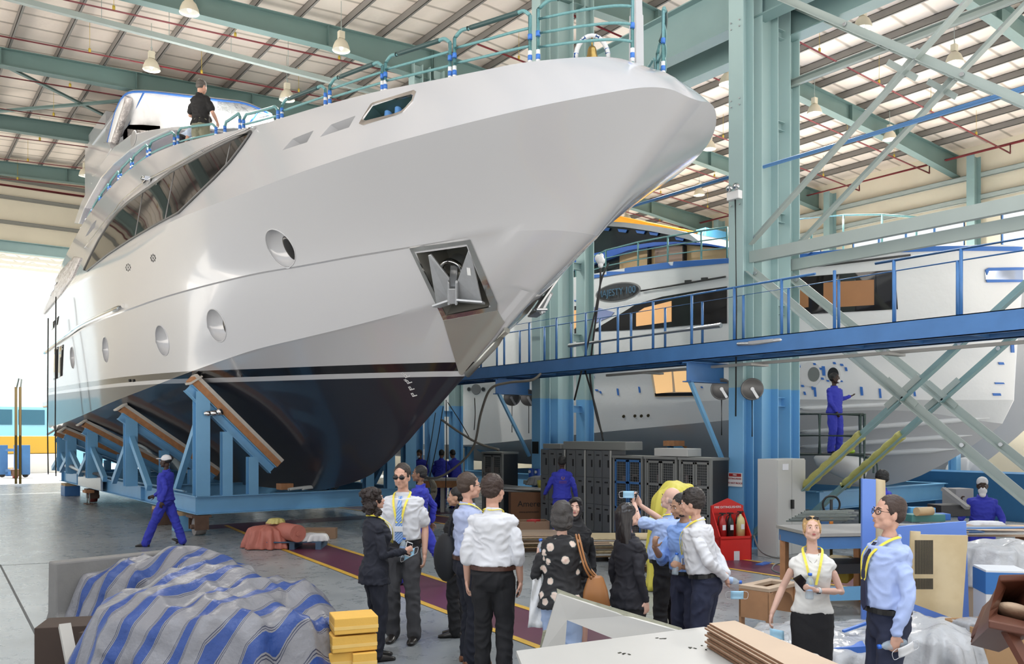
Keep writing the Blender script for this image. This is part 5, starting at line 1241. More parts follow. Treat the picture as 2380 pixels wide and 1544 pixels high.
    for sg in (-1, 1):
        he((sg*.0095, .100, -.026), .009, .010, .007); he((sg*.036, .066, -.022), .024, .022, .024); he((sg*.0765, -.004, -.008), .010, .021, .034, nu=12, nv=8); he((sg*.047, .022, -.055), .02, .04, .03)
        limb(b, [Hd(V((sg*.016, .089, .034))*fs), Hd(V((sg*.042, .078, .037))*fs)], [.008*fs, .007*fs], 8)
    he((0, .090, -.050), .022, .012, .014)
    sh = (top or {}).get('sleeve', 'long')
    for k in 'LR':
        sg, S, E, W, hd, pn, cu = A[k]; f = .86 if sex == 'f' else 1.
        limb(b, [S, S+(E-S)*.35, E, E+(W-E)*.3, W], {'long': [.026*f, .030*f, .027*f, .029*f, .025*f], 'rolled': [.028*f, .034*f, .034*f, .038*f, .026*f]}.get(sh, [.034*f, .040*f, .036*f, .038*f, .026*f])); hand(b, W+hd.normalized()*.012, hd, pn, sg, cu, .95 if sex == 'm' else .88, point=(arms or {}).get('point') == k)
        sg, hp, kn, an, tp = LG[k]; limb(b, [hp, kn, kn+(an-kn)*.35, an], [.060, .044, .048, .033]); limb(b, [an+V((0, -.02, -.04)), an+V((0, .12, -.06))], [.030, .022])
    objs = []
    objs.append(remesh(b, 'body', skin(sk), root, vox, smooth=2))
    # ---- clothes
    lg = legs or {}
    if lg.get('kind') == 'skirt':
        m = MB(); body_rings(m, [(.44,.165,.13,0),(.60,.172,.135,0),(.80,.185,.145,-.01),(.90,.182,.138,-.012),(.98,.158,.118,-.005),(1.04,.142,.105,0)], n=24); objs.append(remesh(m, 'skirt', mat('cloth_%s' % lg['name'], lg['col'], .8), root, .012, .004, 5, smooth=3))
    else:
        m = MB(); body_rings(m, [(z, rx, ry, yo) for z, rx, ry, yo in prof if z <= 1.03], T=None, infl=.012); wd = lg.get('wide', 1.)
        for k in 'LR': sg, hp, kn, an, tp = LG[k]; limb(m, [hp+V((0, 0, -.01)), hp+(kn-hp)*.22, hp+(kn-hp)*.55, kn, kn+(an-kn)*.5, an+V((0, 0, -.015))], [.102, .100, .088*wd, .074*wd, .070*wd, .068*wd])
        objs.append(remesh(m, 'trousers', mat('cloth_%s' % lg['name'], lg['col'], .85, bump=.25, bscale=60, dist=.004), root, .012, .013, 5.5, smooth=3, stretch=(1.3, 1.3, .8)))
    tp = top or {}
    tm = tp['mat'] if 'mat' in tp else mat('cloth_%s' % tp['name'], tp['col'], .8, bump=.2, bscale=80, dist=.003)
    m = MB(); z0 = tp.get('hem', .99); rings = [(z, rx, ry, yo) for z, rx, ry, yo in prof if z >= z0-.02 and z < 1.47]
    if z0 < .95: rings = [(z0, .185 if sex == 'm' else .18, .135, -.008)]+[r for r in rings if r[0] > z0+.03]
    blow = tp.get('blouse', .012); rings2 = [(z, rx+(.012 if z < 1.12 and z0 > .95 else 0), ry+(.010 if z < 1.12 and z0 > .95 else 0), yo) for z, rx, ry, yo in rings]
    body_rings(m, rings2, n=24, T=T, infl=blow+.006); 
    nr = .066 if sex == 'm' else .058
    for sg in (-1, 1): limb(m, [T((sg*.03, -.02, 1.440 if sex == 'm' else 1.405)), T((sg*shx*.6, -.018, 1.412 if sex == 'm' else 1.378)), A['L' if sg < 0 else 'R'][1]], [.044, .048, .054*(1 if sex == 'm' else .88)])
    if tp.get('neck', 'collar') == 'collar': R_ = [T((nr*1.03*math.cos(t), -.015+nr*1.0*math.sin(t), 1.485+.020*(-math.sin(t)))) for t in [2*math.pi*k/16 for k in range(16)]]; m.tube(R_, .012, 8, closed=True); body_rings(m, [(1.42, .11, .082, -.012), (1.455, .084, .074, -.015), (1.49, nr*1.05, nr*1.0, -.016)], T=T)
    elif tp.get('neck') == 'tee': R_ = [T((nr*1.25*math.cos(t), -.015+nr*1.2*math.sin(t), 1.455-.012*math.sin(t))) for t in [2*math.pi*k/16 for k in range(16)]]; m.tube(R_, .012, 8, closed=True)
    elif tp.get('neck') == 'high': body_rings(m, [(1.44, .10, .08, -.012), (1.50, .066, .066, -.015), (1.55, .062, .062, -.01)], T=T)
    for k in 'LR':
        sg, S, E, W, hd, pn, cu = A[k]; f = .88 if sex == 'f' else 1.; f *= tp.get('sw', 1.)
        if sh == 'long': limb(m, [S+V((-sg*.02, 0, 0)), S+(E-S)*.4, E, E+(W-E)*.5, W+(E-W)*.04], [.055*f, .058*f, .050*f, .046*f, .037*f])
        elif sh == 'rolled': limb(m, [S+V((-sg*.02, 0, 0)), S+(E-S)*.4, E, E+(W-E)*.28], [.055*f, .060*f, .055*f, .053*f])
        elif sh == 'short': limb(m, [S+V((-sg*.02, 0, 0)), S+(E-S)*.4, S+(E-S)*.72], [.055*f, .063*f, .068*f])
        elif sh == 'cap': limb(m, [S+V((-sg*.03, 0, 0)), S+(E-S)*.08], [.058, .052])
    objs.append(remesh(m, tp.get('what', 'shirt'), tm, root, .010 if vox < .011 else .014, tp.get('fold', .011)*1.0, tp.get('fs', 9.), smooth=3, stretch=(1., 1., .8)))
    # shoes
    for k in 'LR':
        sg, hp, kn, an, tpz = LG[k]; m = MB(); q = an+V((0, 0, -.085)); rings = []
        for y, w_, h_ in ((-.075, .022, .05), (-.06, .036, .075), (-.01, .040, .095), (.05, .042, .075), (.12, .048, .055), (.17, .042, .04), (.20, .022, .03)):
            rings.append([q+V((w_*math.cos(t), y+.0, max(0, h_*.5+h_*.5*math.sin(t)))) for t in [2*math.pi*j/14 for j in range(14)]])
        m.loft(rings, True); 
        if tpz: Rt = Matrix.Rotation(math.radians(tpz), 3, 'X'); m.v = [an+Rt@(v-an) for v in m.v]
        o = MB.build(m, 'shoe', mat('shoe_%s' % lab[:6], shoes, .3), root, origin=False); objs.append(o)
    # ---- face details
    if vox < .0125:
        for sg in (-1, 1):
            m = MB(); c = Hd(V((sg*.0300, .0800, .013))*fs); m.ell(c, .0112*fs, .0100*fs, .0058*fs, HR, 12, 8); e = m.build('eye', mat('eye_white', (.72, .70, .68), .2), root); objs.append(e)
            m = MB(); m.ell(Hd(V((sg*.0300, .0880, .013))*fs), .0052*fs, .0035*fs, .0056*fs, HR, 10, 8); m.build('iris', mat('eye_dark', (.03, .02, .015), .15), e)
            m = MB(); pts = [Hd(V((sg*x, y, z))*fs) for x, y, z in ((.014, .0965, .036), (.030, .0930, .041), (.048, .0800, .036))]; m.tube(pts, .0035, 6, rs=[.0042, .0046, .002]); m.build('eyebrow', mat('brow_%s' % hair[0], hair[1] if hair[0] not in ('bald', 'cap', 'hijab', 'white_cap') else (.03, .02, .02), .8), root)
        lipc = mat('lips_f', (.42, .12, .12), .4) if sex == 'f' else mat('lips_'+sk, [c*.72 for c in SK[sk]], .5)
        m = MB(); m.ell(Hd(V((0, .0995, -.047))*fs), .019*fs, .0065*fs, .0045*fs, HR); m.ell(Hd(V((0, .0985, -.0555))*fs), .016*fs, .0065*fs, .0052*fs, HR); m.build('lips', lipc, root)
    hk, hc = hair[0], hair[1]; hm = mat('hair_%d%d%d_%s' % (int(hc[0]*999), int(hc[1]*999), int(hc[2]*999), hk), hc, .55, bump=.9, bscale=90, dist=.006, var=.35, vscale=60)
    m = MB()
    def hh(c, x, y, z): m.ell(Hd(V(c)*fs), x*fs, y*fs, z*fs, HR, nu=20, nv=14)
    if hk in ('short', 'thick'):
        t_ = .006 if hk == 'short' else .015
        hh((0, -.026, .052), .078+t_, .096+t_*.6, .084+t_); hh((0, -.052, .008), .074+t_*.6, .062+t_, .068)
        for sg in (-1, 1): hh((sg*.068, .006, .022), .012, .02, .035)
        objs.append(remesh(m, 'hair', hm, root, .008, .004 if hk == 'short' else .008, 22, smooth=1))
    elif hk == 'bun':
        hh((0, -.026, .052), .084, .10, .089); hh((0, -.055, .0), .074, .062, .07); hh((0, -.125, .03), .045, .04, .045); objs.append(remesh(m, 'hair', hm, root, .008, .004, 22, smooth=1))
    elif hk == 'back':   # swept back ponytail
        hh((0, -.026, .054), .083, .101, .088); hh((0, -.055, -.005), .074, .062, .075); [hh((sg*.070, .0, .02), .014, .045, .055) for sg in (-1, 1)]; limb(m, [Hd((0, -.10, -.03)), Hd((.01, -.12, -.12)), Hd((.02, -.10, -.2))], [.03, .028, .012]); objs.append(remesh(m, 'hair', hm, root, .008, .004, 22, smooth=1))
    elif hk == 'bob':
        hh((0, -.032, .045), .098, .115, .10); hh((0, -.055, -.03), .104, .09, .09); hh((.0, -.06, -.085), .105, .075, .06)
        for sg in (-1, 1): hh((sg*.075, -.01, -.03), .028, .045, .08)
        objs.append(remesh(m, 'hair', hm, root, .009, .014, 12, smooth=1, stretch=(1, 1, .5)))
    elif hk == 'curly':
        hh((0, -.03, .05), .095, .11, .10)
        for i in range(60):
            a2 = random.uniform(0, 6.28); z = random.uniform(-.17, .12); rr = .085+.03*random.random()-(.02 if z < -.1 else 0); x, y = rr*math.cos(a2), -.03+rr*math.sin(a2)
            if y > .035 and z < .09: continue
            hh((x, y, z), .025, .025, .028)
        hh((0, -.055, -.06), .09, .075, .10); objs.append(remesh(m, 'hair', hm, root, .008, .01, 26, smooth=1))
    elif hk == 'long':
        hh((0, -.026, .05), .086, .104, .092); rr = []
        for z, x, y, yo in ((.06, .088, .10, -.03), (0, .092, .085, -.045), (-.08, .095, .07, -.06), (-.18, .105, .055, -.075), (-.32, .115, .045, -.085), (-.46, .10, .035, -.085), (-.58, .07, .02, -.08)):
            rr.append([Hd(V((x*math.cos(t), yo+y*math.sin(t), z))) for t in [2*math.pi*j/20 for j in range(20)]])
        m.loft(rr, True); objs.append(remesh(m, 'hair', mat('hair_long', hc, .32, var=.3, vscale=40), root, .009, .006, 10, smooth=2, stretch=(3, 3, .25)))
    elif hk == 'hijab':
        hh((0, -.035, .05), .092, .108, .096); hh((0, -.045, -.05), .085, .085, .12)
        for sg in (-1, 1): limb(m, [Hd((sg*.058, .055, .075)), Hd((sg*.072, .05, 0)), Hd((sg*.055, .055, -.085)), Hd((0, .06, -.125))], [.02, .018, .02, .022])
        limb(m, [Hd((-.058, .055, .08)), Hd((0, .072, .105)), Hd((.058, .055, .08))], [.018, .018, .018]); body_rings(m, [(1.36,.16,.13,-.01),(1.44,.13,.11,-.01),(1.50,.085,.085,-.01),(1.56,.07,.07,0)], T=T); objs.append(remesh(m, 'headscarf', mat('scarf_black', (.008, .008, .01), .7), root, .009, .006, 10, smooth=2))
    elif hk in ('cap', 'white_cap'):
        hh((0, -.02, .06), .084, .10, .085)
        if hk == 'cap': m.box(Hd((0, .11, .065)), (.12, .09, .012), rot=HR)
        objs.append(remesh(m, 'cap', mat('cap_white', (.70, .70, .72), .7), root, .010, .002, 10)); m = MB(); hh((0, -.03, .03), .079, .094, .06); m.build('hair', hm, root)
    elif hk == 'bald':
        for sg in (-1, 1): hh((sg*.068, -.02, .0), .014, .045, .028)
        hh((0, -.085, -.02), .055, .022, .025); objs.append(remesh(m, 'hair', mat('hair_stubble', (.40, .30, .25), .7), root, .008, .002, 22))
    # ---- extras worn
    def ringpath(z, infl, tilt=0, n=32):
        rx, ry, yo = interp([(q[0], q[1]) for q in prof], z), interp([(q[0], q[2]) for q in prof], z), interp([(q[0], q[3]) for q in prof], z); return [T(((rx+infl)*math.cos(t), yo+(ry+infl)*math.sin(t), z)) for t in [2*math.pi*j/n for j in range(n)]]
    bust = .02 if sex == 'f' else 0
    fry = (.165 if stout else .135)
    for ex in extras:
        if ex == 'lanyard' or ex == 'lanyard_badge':
            m = MB(); ch = fry+.030+bust*.6; L_ = [(0, -.092, 1.495), (.062, -.055, 1.50), (.082, .01, 1.485), (.075, .085, 1.44), (.055, ch-.012, 1.36), (.02, ch+.004, 1.20)]
            pl = catmull([T(p) for p in L_], 4); pr = catmull([T((-p[0], p[1], p[2])) for p in L_], 4)
            for path in (pl, pr):
                for q0, q1 in zip(path, path[1:]):
                    mid = (q0+q1)/2; c = T((0, 0, mid.z)); out = V((mid.x-c.x, mid.y-c.y, .15)).normalized(); m.bar(q0, q1, .004, .021, (q1-q0).cross(out))
            o = m.build('lanyard', mat('lanyard_yellow', (.86, .72, .08), .5), root, fix=False)
            if ex == 'lanyard_badge': m = MB(); c = T((.0, ch+.012, 1.14)); m.box(c, (.085, .006, .055), rot=HM); m.build('badge', mat('badge_white', (.72, .74, .76), .35), root, bevel=.004)
        elif ex == 'belt' or ex == 'belt_brown':
            m = MB(); P1_, P2_ = ringpath(1.0, .024), ringpath(1.0, .034); up = V((0, 0, .018))
            lo_ = [P1_, P2_, P2_, P1_]; Rg = [[p-up for p in P1_], [p-up for p in P2_], [p+up for p in P2_], [p+up for p in P1_]]; m.loft(Rg, False, cap=False)
            m.build('belt', mat('belt_black', (.012, .012, .012), .3) if ex == 'belt' else mat('belt_brown', (.07, .03, .02), .3), root)
        elif ex == 'tie' or ex == 'tie_stripe':
            m = MB(); pts = [(-.018, fry-.045, 1.455), (.018, fry-.045, 1.455), (.022, fry-.022, 1.41), (.012, fry-.005, 1.40)]
            prof_t = [(1.46, .022, .080), (1.43, .016, .105), (1.36, .022, fry+.012), (1.25, .030, fry+.027), (1.12, .038, fry+.028), (1.03, .042, fry+.026), (.99, .0, fry+.026)]
            rings = [[T((-w_, y, z)), T((w_, y, z)), T((w_, y+.008, z)), T((-w_, y+.008, z))] for z, w_, y in prof_t]; m.loft(rings, False)
            if ex == 'tie': tmt = mat('tie_navy', (.015, .02, .06), .5)
            else:
                tmt = mat('tie_striped', (.16, .30, .60), .5); nt, bb = nodes_of(tmt); wv = nt.nodes.new('ShaderNodeTexWave'); wv.bands_direction = 'DIAGONAL'; wv.inputs['Scale'].default_value = 22; tc = nt.nodes.new('ShaderNodeTexCoord'); nt.links.new(tc.outputs['Object'], wv.inputs['Vector'])
                c_ = nt.nodes.new('ShaderNodeValToRGB'); c_.color_ramp.elements[0].color = (.10, .20, .48, 1); c_.color_ramp.elements[1].color = (.35, .52, .78, 1); nt.links.new(wv.outputs['Fac'], c_.inputs[0]); nt.links.new(c_.outputs[0], bb.inputs['Base Color'])
            m.build('tie', tmt, root)
        elif ex in ('glasses', 'sunglasses', 'glasses_up'):
            dy, dz = (0, 0) if ex != 'glasses_up' else (-.045, .095); m = MB(); fmt = mat('frame_black', (.01, .01, .01), .25)
            for sg in (-1, 1):
                ring = [Hd(V((sg*.033+.025*math.cos(t), .100+dy-.012*abs(math.cos(t))*(1 if sg*math.cos(t) > 0 else 0), .012+dz+.018*math.sin(t)))*fs) for t in [2*math.pi*j/16 for j in range(16)]]; m.tube(ring, .0028, 6, closed=True)
                m.tube([Hd(V((sg*.057, .088+dy, .018+dz))*fs), Hd(V((sg*.079, .04+dy, .016+dz))*fs), Hd(V((sg*.081, -.01+dy, .010+dz))*fs)], .0026, 6)
            m.tube([Hd(V((-.009, .105+dy, .016+dz))*fs), Hd(V((.009, .105+dy, .016+dz))*fs)], .0026, 6); go = m.build('glasses', fmt, root)
            if ex != 'glasses':
                m = MB()
                for sg in (-1, 1): m.ell(Hd(V((sg*.033, .097+dy, .012+dz))*fs), .030*fs, .007*fs, .021*fs, HR)
                m.build('lens', mat('lens_dark', (.012, .012, .015), .08), go)
        elif ex == 'mask' or ex == 'mask_big':
            m = MB(); he2 = lambda c, x, y, z: m.ell(Hd(V(c)*fs), x*fs, y*fs, z*fs, HR)
            he2((0, .078, -.045), .044, .042, .042)
            if ex == 'mask_big': he2((0, .045, -.075), .066, .062, .06); he2((0, .05, -.13), .05, .05, .05)
            remesh(m, 'face_mask', mat('mask_white', (.75, .75, .76), .7), root, .008, .001, 10, smooth=3)
        elif ex == 'beard':
            m = MB()
            for c, x, y, z in (((0, .060, -.088), .032, .030, .022), ((0, .096, -.036), .022, .008, .005)): m.ell(Hd(V(c)*fs), x, y, z, HR)
            for sg in (-1, 1): m.ell(Hd(V((sg*.047, .022, -.060))*fs), .018, .040, .030, HR); 
            remesh(m, 'beard', mat('beard_dark', (.03, .02, .015), .8, bump=.6, bscale=80), root, .006, .002, 30)
        elif ex == 'stubble_white': m = MB(); m.ell(Hd((0, .088, -.075)), .022, .014, .022, HR); m.build('beard', mat('beard_white', (.6, .58, .55), .8), root)
        elif ex == 'patch': m = MB(); c = A['R'][1]+(A['R'][2]-A['R'][1])*.55; m.box(c+V((.07, 0, 0)), (.012, .07, .1)); m.build('arm_patch', mat('patch_tan', (.25, .2, .08), .6), root)
        elif ex == 'logo_back':
            m = MB(); c = T((0, -.145, 1.33)); m.torus(c, .028, .006, axis=(0, 1, 0)); m.build('logo', mat('logo_orange', (.45, .22, .05), .6), root)
            for dz in (-.07, -.10): m = MB(); m.box(c+V((0, 0, dz)), (.16, .004, .012)); m.build('faded_print', mat('logo_faded', (.16, .06, .20), .8), root)
        elif ex == 'watch': m = MB(); sg, S, E, W, hd, pn, cu = A['L']; dd = (W-E).normalized(); m.cyl(W-dd*.025, W-dd*.0, .030, n=16); m.build('watch', mat('watch_white', (.6, .6, .6), .3), root); m = MB(); m.box(W-dd*.012-pn.normalized()*.03, (.032, .032, .008)); m.build('watch_face', dkm, root)
        elif ex == 'wristwatch': m = MB(); sg, S, E, W, hd, pn, cu = A['L']; dd = (W-E).normalized(); m.cyl(W-dd*.02, W+dd*.004, .031, n=16); m.build('watch', stainless, root)
        elif ex == 'sunglasses_hair': pass
        elif ex == 'necklace': m = MB(); m.tube([T(p) for p in ((-.05, .055, 1.45), (-.03, .10, 1.40), (0, .115, 1.37), (.03, .10, 1.40), (.05, .055, 1.45))], .0025, 5); m.build('necklace', stainless, root)
    # place
    rz = math.atan2(-fv.x, fv.y); root.location = P; root.rotation_euler = (0, 0, rz); root.scale = (s, s, s)
    M = Matrix.Translation(P)@Matrix.Rotation(rz, 4, 'Z')@Matrix.Scale(s, 4)
    return root, A, M, HR, Hd
def wpos(M, p): return M@V(p)
navy = dict(name='navy', col=(.012, .014, .024)); blk = dict(name='black', col=(.010, .010, .012)); chg = dict(name='charcoal', col=(.055, .055, .06)); nvt = dict(name='navy_trouser', col=(.022, .028, .06))
wsh = dict(name='white', col=(.66, .67, .70)); lbs = dict(name='lightblue', col=(.40, .50, .78)); cov = dict(name='coverall', col=(.035, .045, .42)); covl = dict(name='coverall', col=(.035, .045, .42), wide=1.12)
def T_(d, **k): e = dict(d); e.update(k); return e
PPL = {}
# woman with curly hair, dark suit
PPL[1] = person('woman with dark curly hair and navy suit holding a white phone', 872, 8.4, 1.68, 62, 'f', 'light', T_(navy, hem=.80, what='jacket', blouse=.02), navy, ('curly', (.02, .012, .01)), arms={'R': ((.20, .02, 1.10), (.13, .27, 1.12), V((-.3, 1, .25)), V((-.8, -.2, -.2)), .7), 'L': ((-.21, .02, 1.11), (-.06, .25, 1.10), V((.5, .8, .1)), V((.2, -.3, .9)), .7)}, hpitch=6, extras=['lanyard', 'glasses_up'])
# tall man with sunglasses
PPL[2] = person('smiling man in sunglasses, white short-sleeved shirt, striped tie and grey trousers', 936, 9.2, 1.885, 186, 'm', 'light', T_(wsh, sleeve='short', hem=1.0), chg, ('short', (.03, .02, .015)), hyaw=6, hpitch=-8, extras=['lanyard_badge', 'tie_stripe', 'sunglasses', 'belt'], feet={'L': ((-.13, .05), 0), 'R': ((.10, 0), 0)}, arms={'R': ((.235, -.02, 1.13), (.20, .12, .92), V((-.1, .5, -1)), V((-1, 0, 0)), .5)})
PPL[3] = person('worker in blue overalls striding left behind the man in sunglasses', 975, 12.6, 1.74, 275, 'm', 'brown', T_(cov, hem=.9, what='overall_top'), covl, ('short', (.01, .01, .01)), feet={'L': ((-.08, .30), 0), 'R': ((.08, -.42), .10, 35)}, arms={'L': ((-.23, .08, 1.14), (-.22, .25, .95), V((0, .6, -1)), V((1, 0, 0)), .5), 'R': ((.22, -.18, 1.16), (.22, -.15, .92), V((0, 0, -1)), V((-1, 0, 0)), .5)})
PPL[4] = person('woman with black tied-up hair in profile, dressed in black', 1062, 9.4, 1.63, 268, 'f', 'tan', T_(blk, hem=.86), blk, ('bun', (.008, .007, .007)), hpitch=-4)
PPL[5] = person('man in glasses and pale blue shirt with his hand against his mouth', 1090, 8.25, 1.83, 66, 'm', 'light', T_(lbs, hem=1.0, col=(.42, .48, .68), name='greyblue'), navy, ('short', (.05, .03, .02)), arms={'R': ((.22, .10, 1.20), (.10, .20, 1.46), V((-.35, .05, 1)), V((-.2, -1, 0)), .35), 'L': ((-.24, -.02, 1.14), (-.20, .10, .96), V((.3, .3, -1)), V((1, 0, 0)), .6)}, extras=['lanyard', 'glasses', 'belt_brown', 'tie'], shoes=(.18, .07, .03))
PPL[6] = person('man seen from behind in white shirt with rolled sleeves and brown belt', 1146, 7.6, 1.835, 8, 'm', 'light', T_(wsh, sleeve='rolled', hem=1.0, fold=.012, blouse=.02), blk, ('thick', (.035, .018, .012)), hyaw=28, extras=['lanyard', 'belt_brown'], shoes=(.02, .02, .02))
PPL[7] = person('woman in black headscarf and black robe facing the camera', 1338, 8.8, 1.555, 176, 'f', 'fair', T_(blk, hem=.80, what='robe', neck='tee'), dict(kind='skirt', name='black', col=(.01, .01, .012)), ('hijab', (.01, .01, .01)), hyaw=14, hpitch=4)
flor = mat('floral_fabric', (.012, .012, .014), .7)
nt, b = nodes_of(flor); tc = nt.nodes.new('ShaderNodeTexCoord'); vo = nt.nodes.new('ShaderNodeTexVoronoi'); vo.inputs['Scale'].default_value = 8.5; vo.inputs['Randomness'].default_value = .9; nt.links.new(tc.outputs['Object'], vo.inputs['Vector'])
cr = nt.nodes.new('ShaderNodeValToRGB'); e = cr.color_ramp.elements; e[0].position = 0; e[0].color = (.62, .40, .33, 1); e[1].position = .36; e[1].color = (.012, .012, .014, 1); x = e.new(.16); x.color = (.72, .58, .50, 1); x = e.new(.30); x.color = (.62, .50, .42, 1); x = e.new(.335); x.color = (.07, .12, .12, 1)
n_ = nt.nodes.new('ShaderNodeTexNoise'); n_.inputs['Scale'].default_value = 3.2; nt.links.new(tc.outputs['Object'], n_.inputs['Vector']); gt = mth('GREATER_THAN', n_.outputs[0], .36, nt); n3 = nt.nodes.new('ShaderNodeTexNoise'); n3.inputs['Scale'].default_value = 40; nt.links.new(tc.outputs['Object'], n3.inputs['Vector'])
dd = mth('ADD', vo.outputs['Distance'], mth('MULTIPLY', n3.outputs[0], .16, nt), nt); dd = mth('SUBTRACT', dd, .08, nt); nt.links.new(dd, cr.inputs[0]); mx = nt.nodes.new('ShaderNodeMix'); mx.data_type = 'RGBA'; nt.links.new(gt, mx.inputs['Factor']); mx.inputs['A'].default_value = (.012, .012, .014, 1); nt.links.new(cr.outputs[0], mx.inputs['B']); nt.links.new(mx.outputs['Result'], b.inputs['Base Color'])
PPL[8] = person('woman with grey-black bob seen from behind in black floral blouse', 1306, 7.2, 1.645, 2, 'f', 'fair', dict(name='floral', mat=flor, col=(0, 0, 0), hem=.82, what='blouse', neck='tee', blouse=.035, sw=1.15), dict(name='jeans', col=(.36, .46, .66), wide=1.05), ('bob', (.045, .04, .038)), arms={'L': ((-.235, .04, 1.10), (-.21, .20, 1.24), V((-.05, .25, 1)), V((.9, .2, 0)), .9), 'R': ((.22, .06, 1.12), (.18, .26, 1.05), V((-.3, 1, 0)), V((0, 0, 1)), .6)}, shoes=(.02, .02, .02), vox=.008)
PPL[9] = person('woman with very long straight black hair in a black trouser suit', 1462, 7.4, 1.615, 58, 'f', 'fair', T_(blk, hem=.80, what='jacket', blouse=.02, name='blacksuit', col=(.012, .012, .018)), blk, ('long', (.010, .007, .007)), hyaw=8, hpitch=6)
PPL[10] = person('bald man in light blue short-sleeved shirt holding up a phone to take a picture', 1556, 8.6, 1.67, 322, 'm', 'fair', T_(lbs, sleeve='short', hem=1.0, blouse=.02, name='sky', col=(.40, .52, .80)), blk, ('bald', (.5, .4, .35)), stout=True, hpitch=10, hyaw=-12, arms={'L': ((-.22, .24, 1.40), (-.10, .42, 1.58), V((.1, .3, 1)), V((.7, -.5, 0)), .75), 'R': ((.24, .26, 1.36), (.05, .46, 1.55), V((-.3, .4, .9)), V((-.6, -.5, 0)), .7)}, extras=['lanyard', 'belt', 'stubble_white'])
PPL[11] = person('bearded man in blue shirt pointing with one finger and holding a bottle', 1598, 8.0, 1.655, 232, 'm', 'tan', T_(lbs, hem=1.0, name='mid_blue', col=(.24, .40, .80), sleeve='rolled'), nvt, ('short', (.012, .01, .01)), hyaw=18, hpitch=-10, arms={'R': ((.23, .10, 1.10), (.10, .34, 1.30), V((-.45, .35, .75)), V((-.3, -.7, .6)), 1.1), 'L': ((-.25, .05, 1.10), (-.20, .28, 1.12), V((.1, .8, .3)), V((1, -.2, 0)), .9), 'point': 'R'}, extras=['beard', 'belt'], lean=6)
PPL[12] = person('man in white shirt leaning in with hands clasped behind his back', 1640, 7.6, 1.72, 292, 'm', 'light', T_(wsh, hem=1.0, fold=.010, blouse=.02), nvt, ('thick', (.025, .018, .015)), lean=10, hpitch=-4, arms={'L': 'behind', 'R': 'behind'}, extras=['lanyard_badge', 'belt', 'glasses_up'])
PPL[13] = person('blonde woman in white sleeveless top and black skirt looking up', 1888, 6.7, 1.565, 196, 'f', 'fair', T_(wsh, sleeve='cap', hem=.95, name='ivory', col=(.76, .75, .71), what='blouse', neck='none', fold=.006, blouse=.012), dict(kind='skirt', name='black', col=(.010, .010, .012)), ('back', (.50, .31, .13)), hpitch=13, hyaw=-6, arms={'L': ((-.24, .0, 1.12), (-.03, .21, 1.155), V((1, .35, .25)), V((0, -.8, .5)), 1.0), 'R': ((.25, -.03, 1.13), (.34, .06, .92), V((.25, .15, -1)), V((-1, 0, 0)), .5)}, extras=['lanyard_badge', 'necklace', 'watch', 'glasses_up'])
PPL[14] = person('man in glasses, light blue shirt and navy trousers, seen from the side', 2062, 5.95, 1.775, 268, 'm', 'light', T_(lbs, hem=1.0, name='oxford', col=(.40, .50, .80), fold=.010, blouse=.018), nvt, ('short', (.045, .025, .018)), hpitch=6, hyaw=-4, arms={'R': 'back_hip', 'L': ((-.235, -.03, 1.12), (-.23, .05, .88), V((0, .1, -1)), V((1, 0, 0)), .8)}, extras=['lanyard', 'glasses', 'belt', 'tie', 'wristwatch'], vox=.0075)
# men on the foredeck
PPL[15] = person('man in black polo shirt and camouflage trousers standing on the yacht deck', 466, 18.0, 1.98, 20, 'm', 'light', T_(blk, sleeve='short', hem=.92, name='polo', col=(.010, .010, .011)), dict(name='camo', col=(.20, .20, .14)), ('short', (.10, .09, .08)), base_z=DECKZ, hyaw=10, hpitch=-12, arms={'R': ((.26, .02, 1.14), (.20, .22, 1.04), V((-.2, .6, -.4)), V((-1, 0, 0)), .6), 'L': ((-.26, .02, 1.14), (-.16, .22, 1.10), V((.3, .6, 0)), V((1, 0, 0)), .6)}, vox=.012)
PPL[16] = person('man in pale blue shirt bending down beside the man in black polo', 424, 18.9, 1.85, 60, 'm', 'light', T_(lbs, sleeve='rolled', hem=1.0, name='pale', col=(.50, .60, .78)), navy, ('short', (.03, .02, .02)), base_z=DECKZ, lean=42, hpitch=-30, arms={'L': ((-.24, .05, 1.15), (-.18, .15, .92), V((0, .3, -1)), V((1, 0, 0)), .5)}, vox=.012, extras=['belt'])
# workers
PPL[17] = person('worker in blue overalls and white cap walking left past the cradle', 385, 16.9, 1.79, 272, 'm', 'dark', T_(cov, hem=.9, what='overall_top', blouse=.02), covl, ('cap', (.01, .01, .01)), feet={'L': ((-.08, .36), 0, 0), 'R': ((.08, -.30), .03, 25)}, arms={'L': ((-.22, -.10, 1.14), (-.22, -.02, .90), V((0, .2, -1)), V((1, 0, 0)), .6), 'R': ((.22, .10, 1.14), (.20, .30, .98), V((0, .8, -.3)), V((-1, 0, 0)), .6)}, vox=.011, extras=['patch'])
bench = [(980, 26.0, 195, 'worker with white mask in blue overalls at the far bench', ['mask']), (1024, 25.4, 5, 'worker in blue overalls standing with his back at the far bench', []), (1060, 25.6, 320, 'worker in blue overalls at the right end of the far bench', [])]
for i, (px, fw, fc, lb, ex) in enumerate(bench): PPL[18+i] = person(lb, px, fw, 1.76, fc, 'm', 'brown', T_(cov, hem=.9, what='overall_top', blouse=.02), covl, ('short', (.01, .01, .01)), lean=14, hpitch=-14, arms={'L': ((-.25, .10, 1.12), (-.22, .34, 1.0), V((0, 1, -.2)), V((0, 0, -1)), .3), 'R': ((.25, .10, 1.12), (.2, .34, 1.0), V((0, 1, -.2)), V((0, 0, -1)), .3)}, vox=.014, extras=ex)
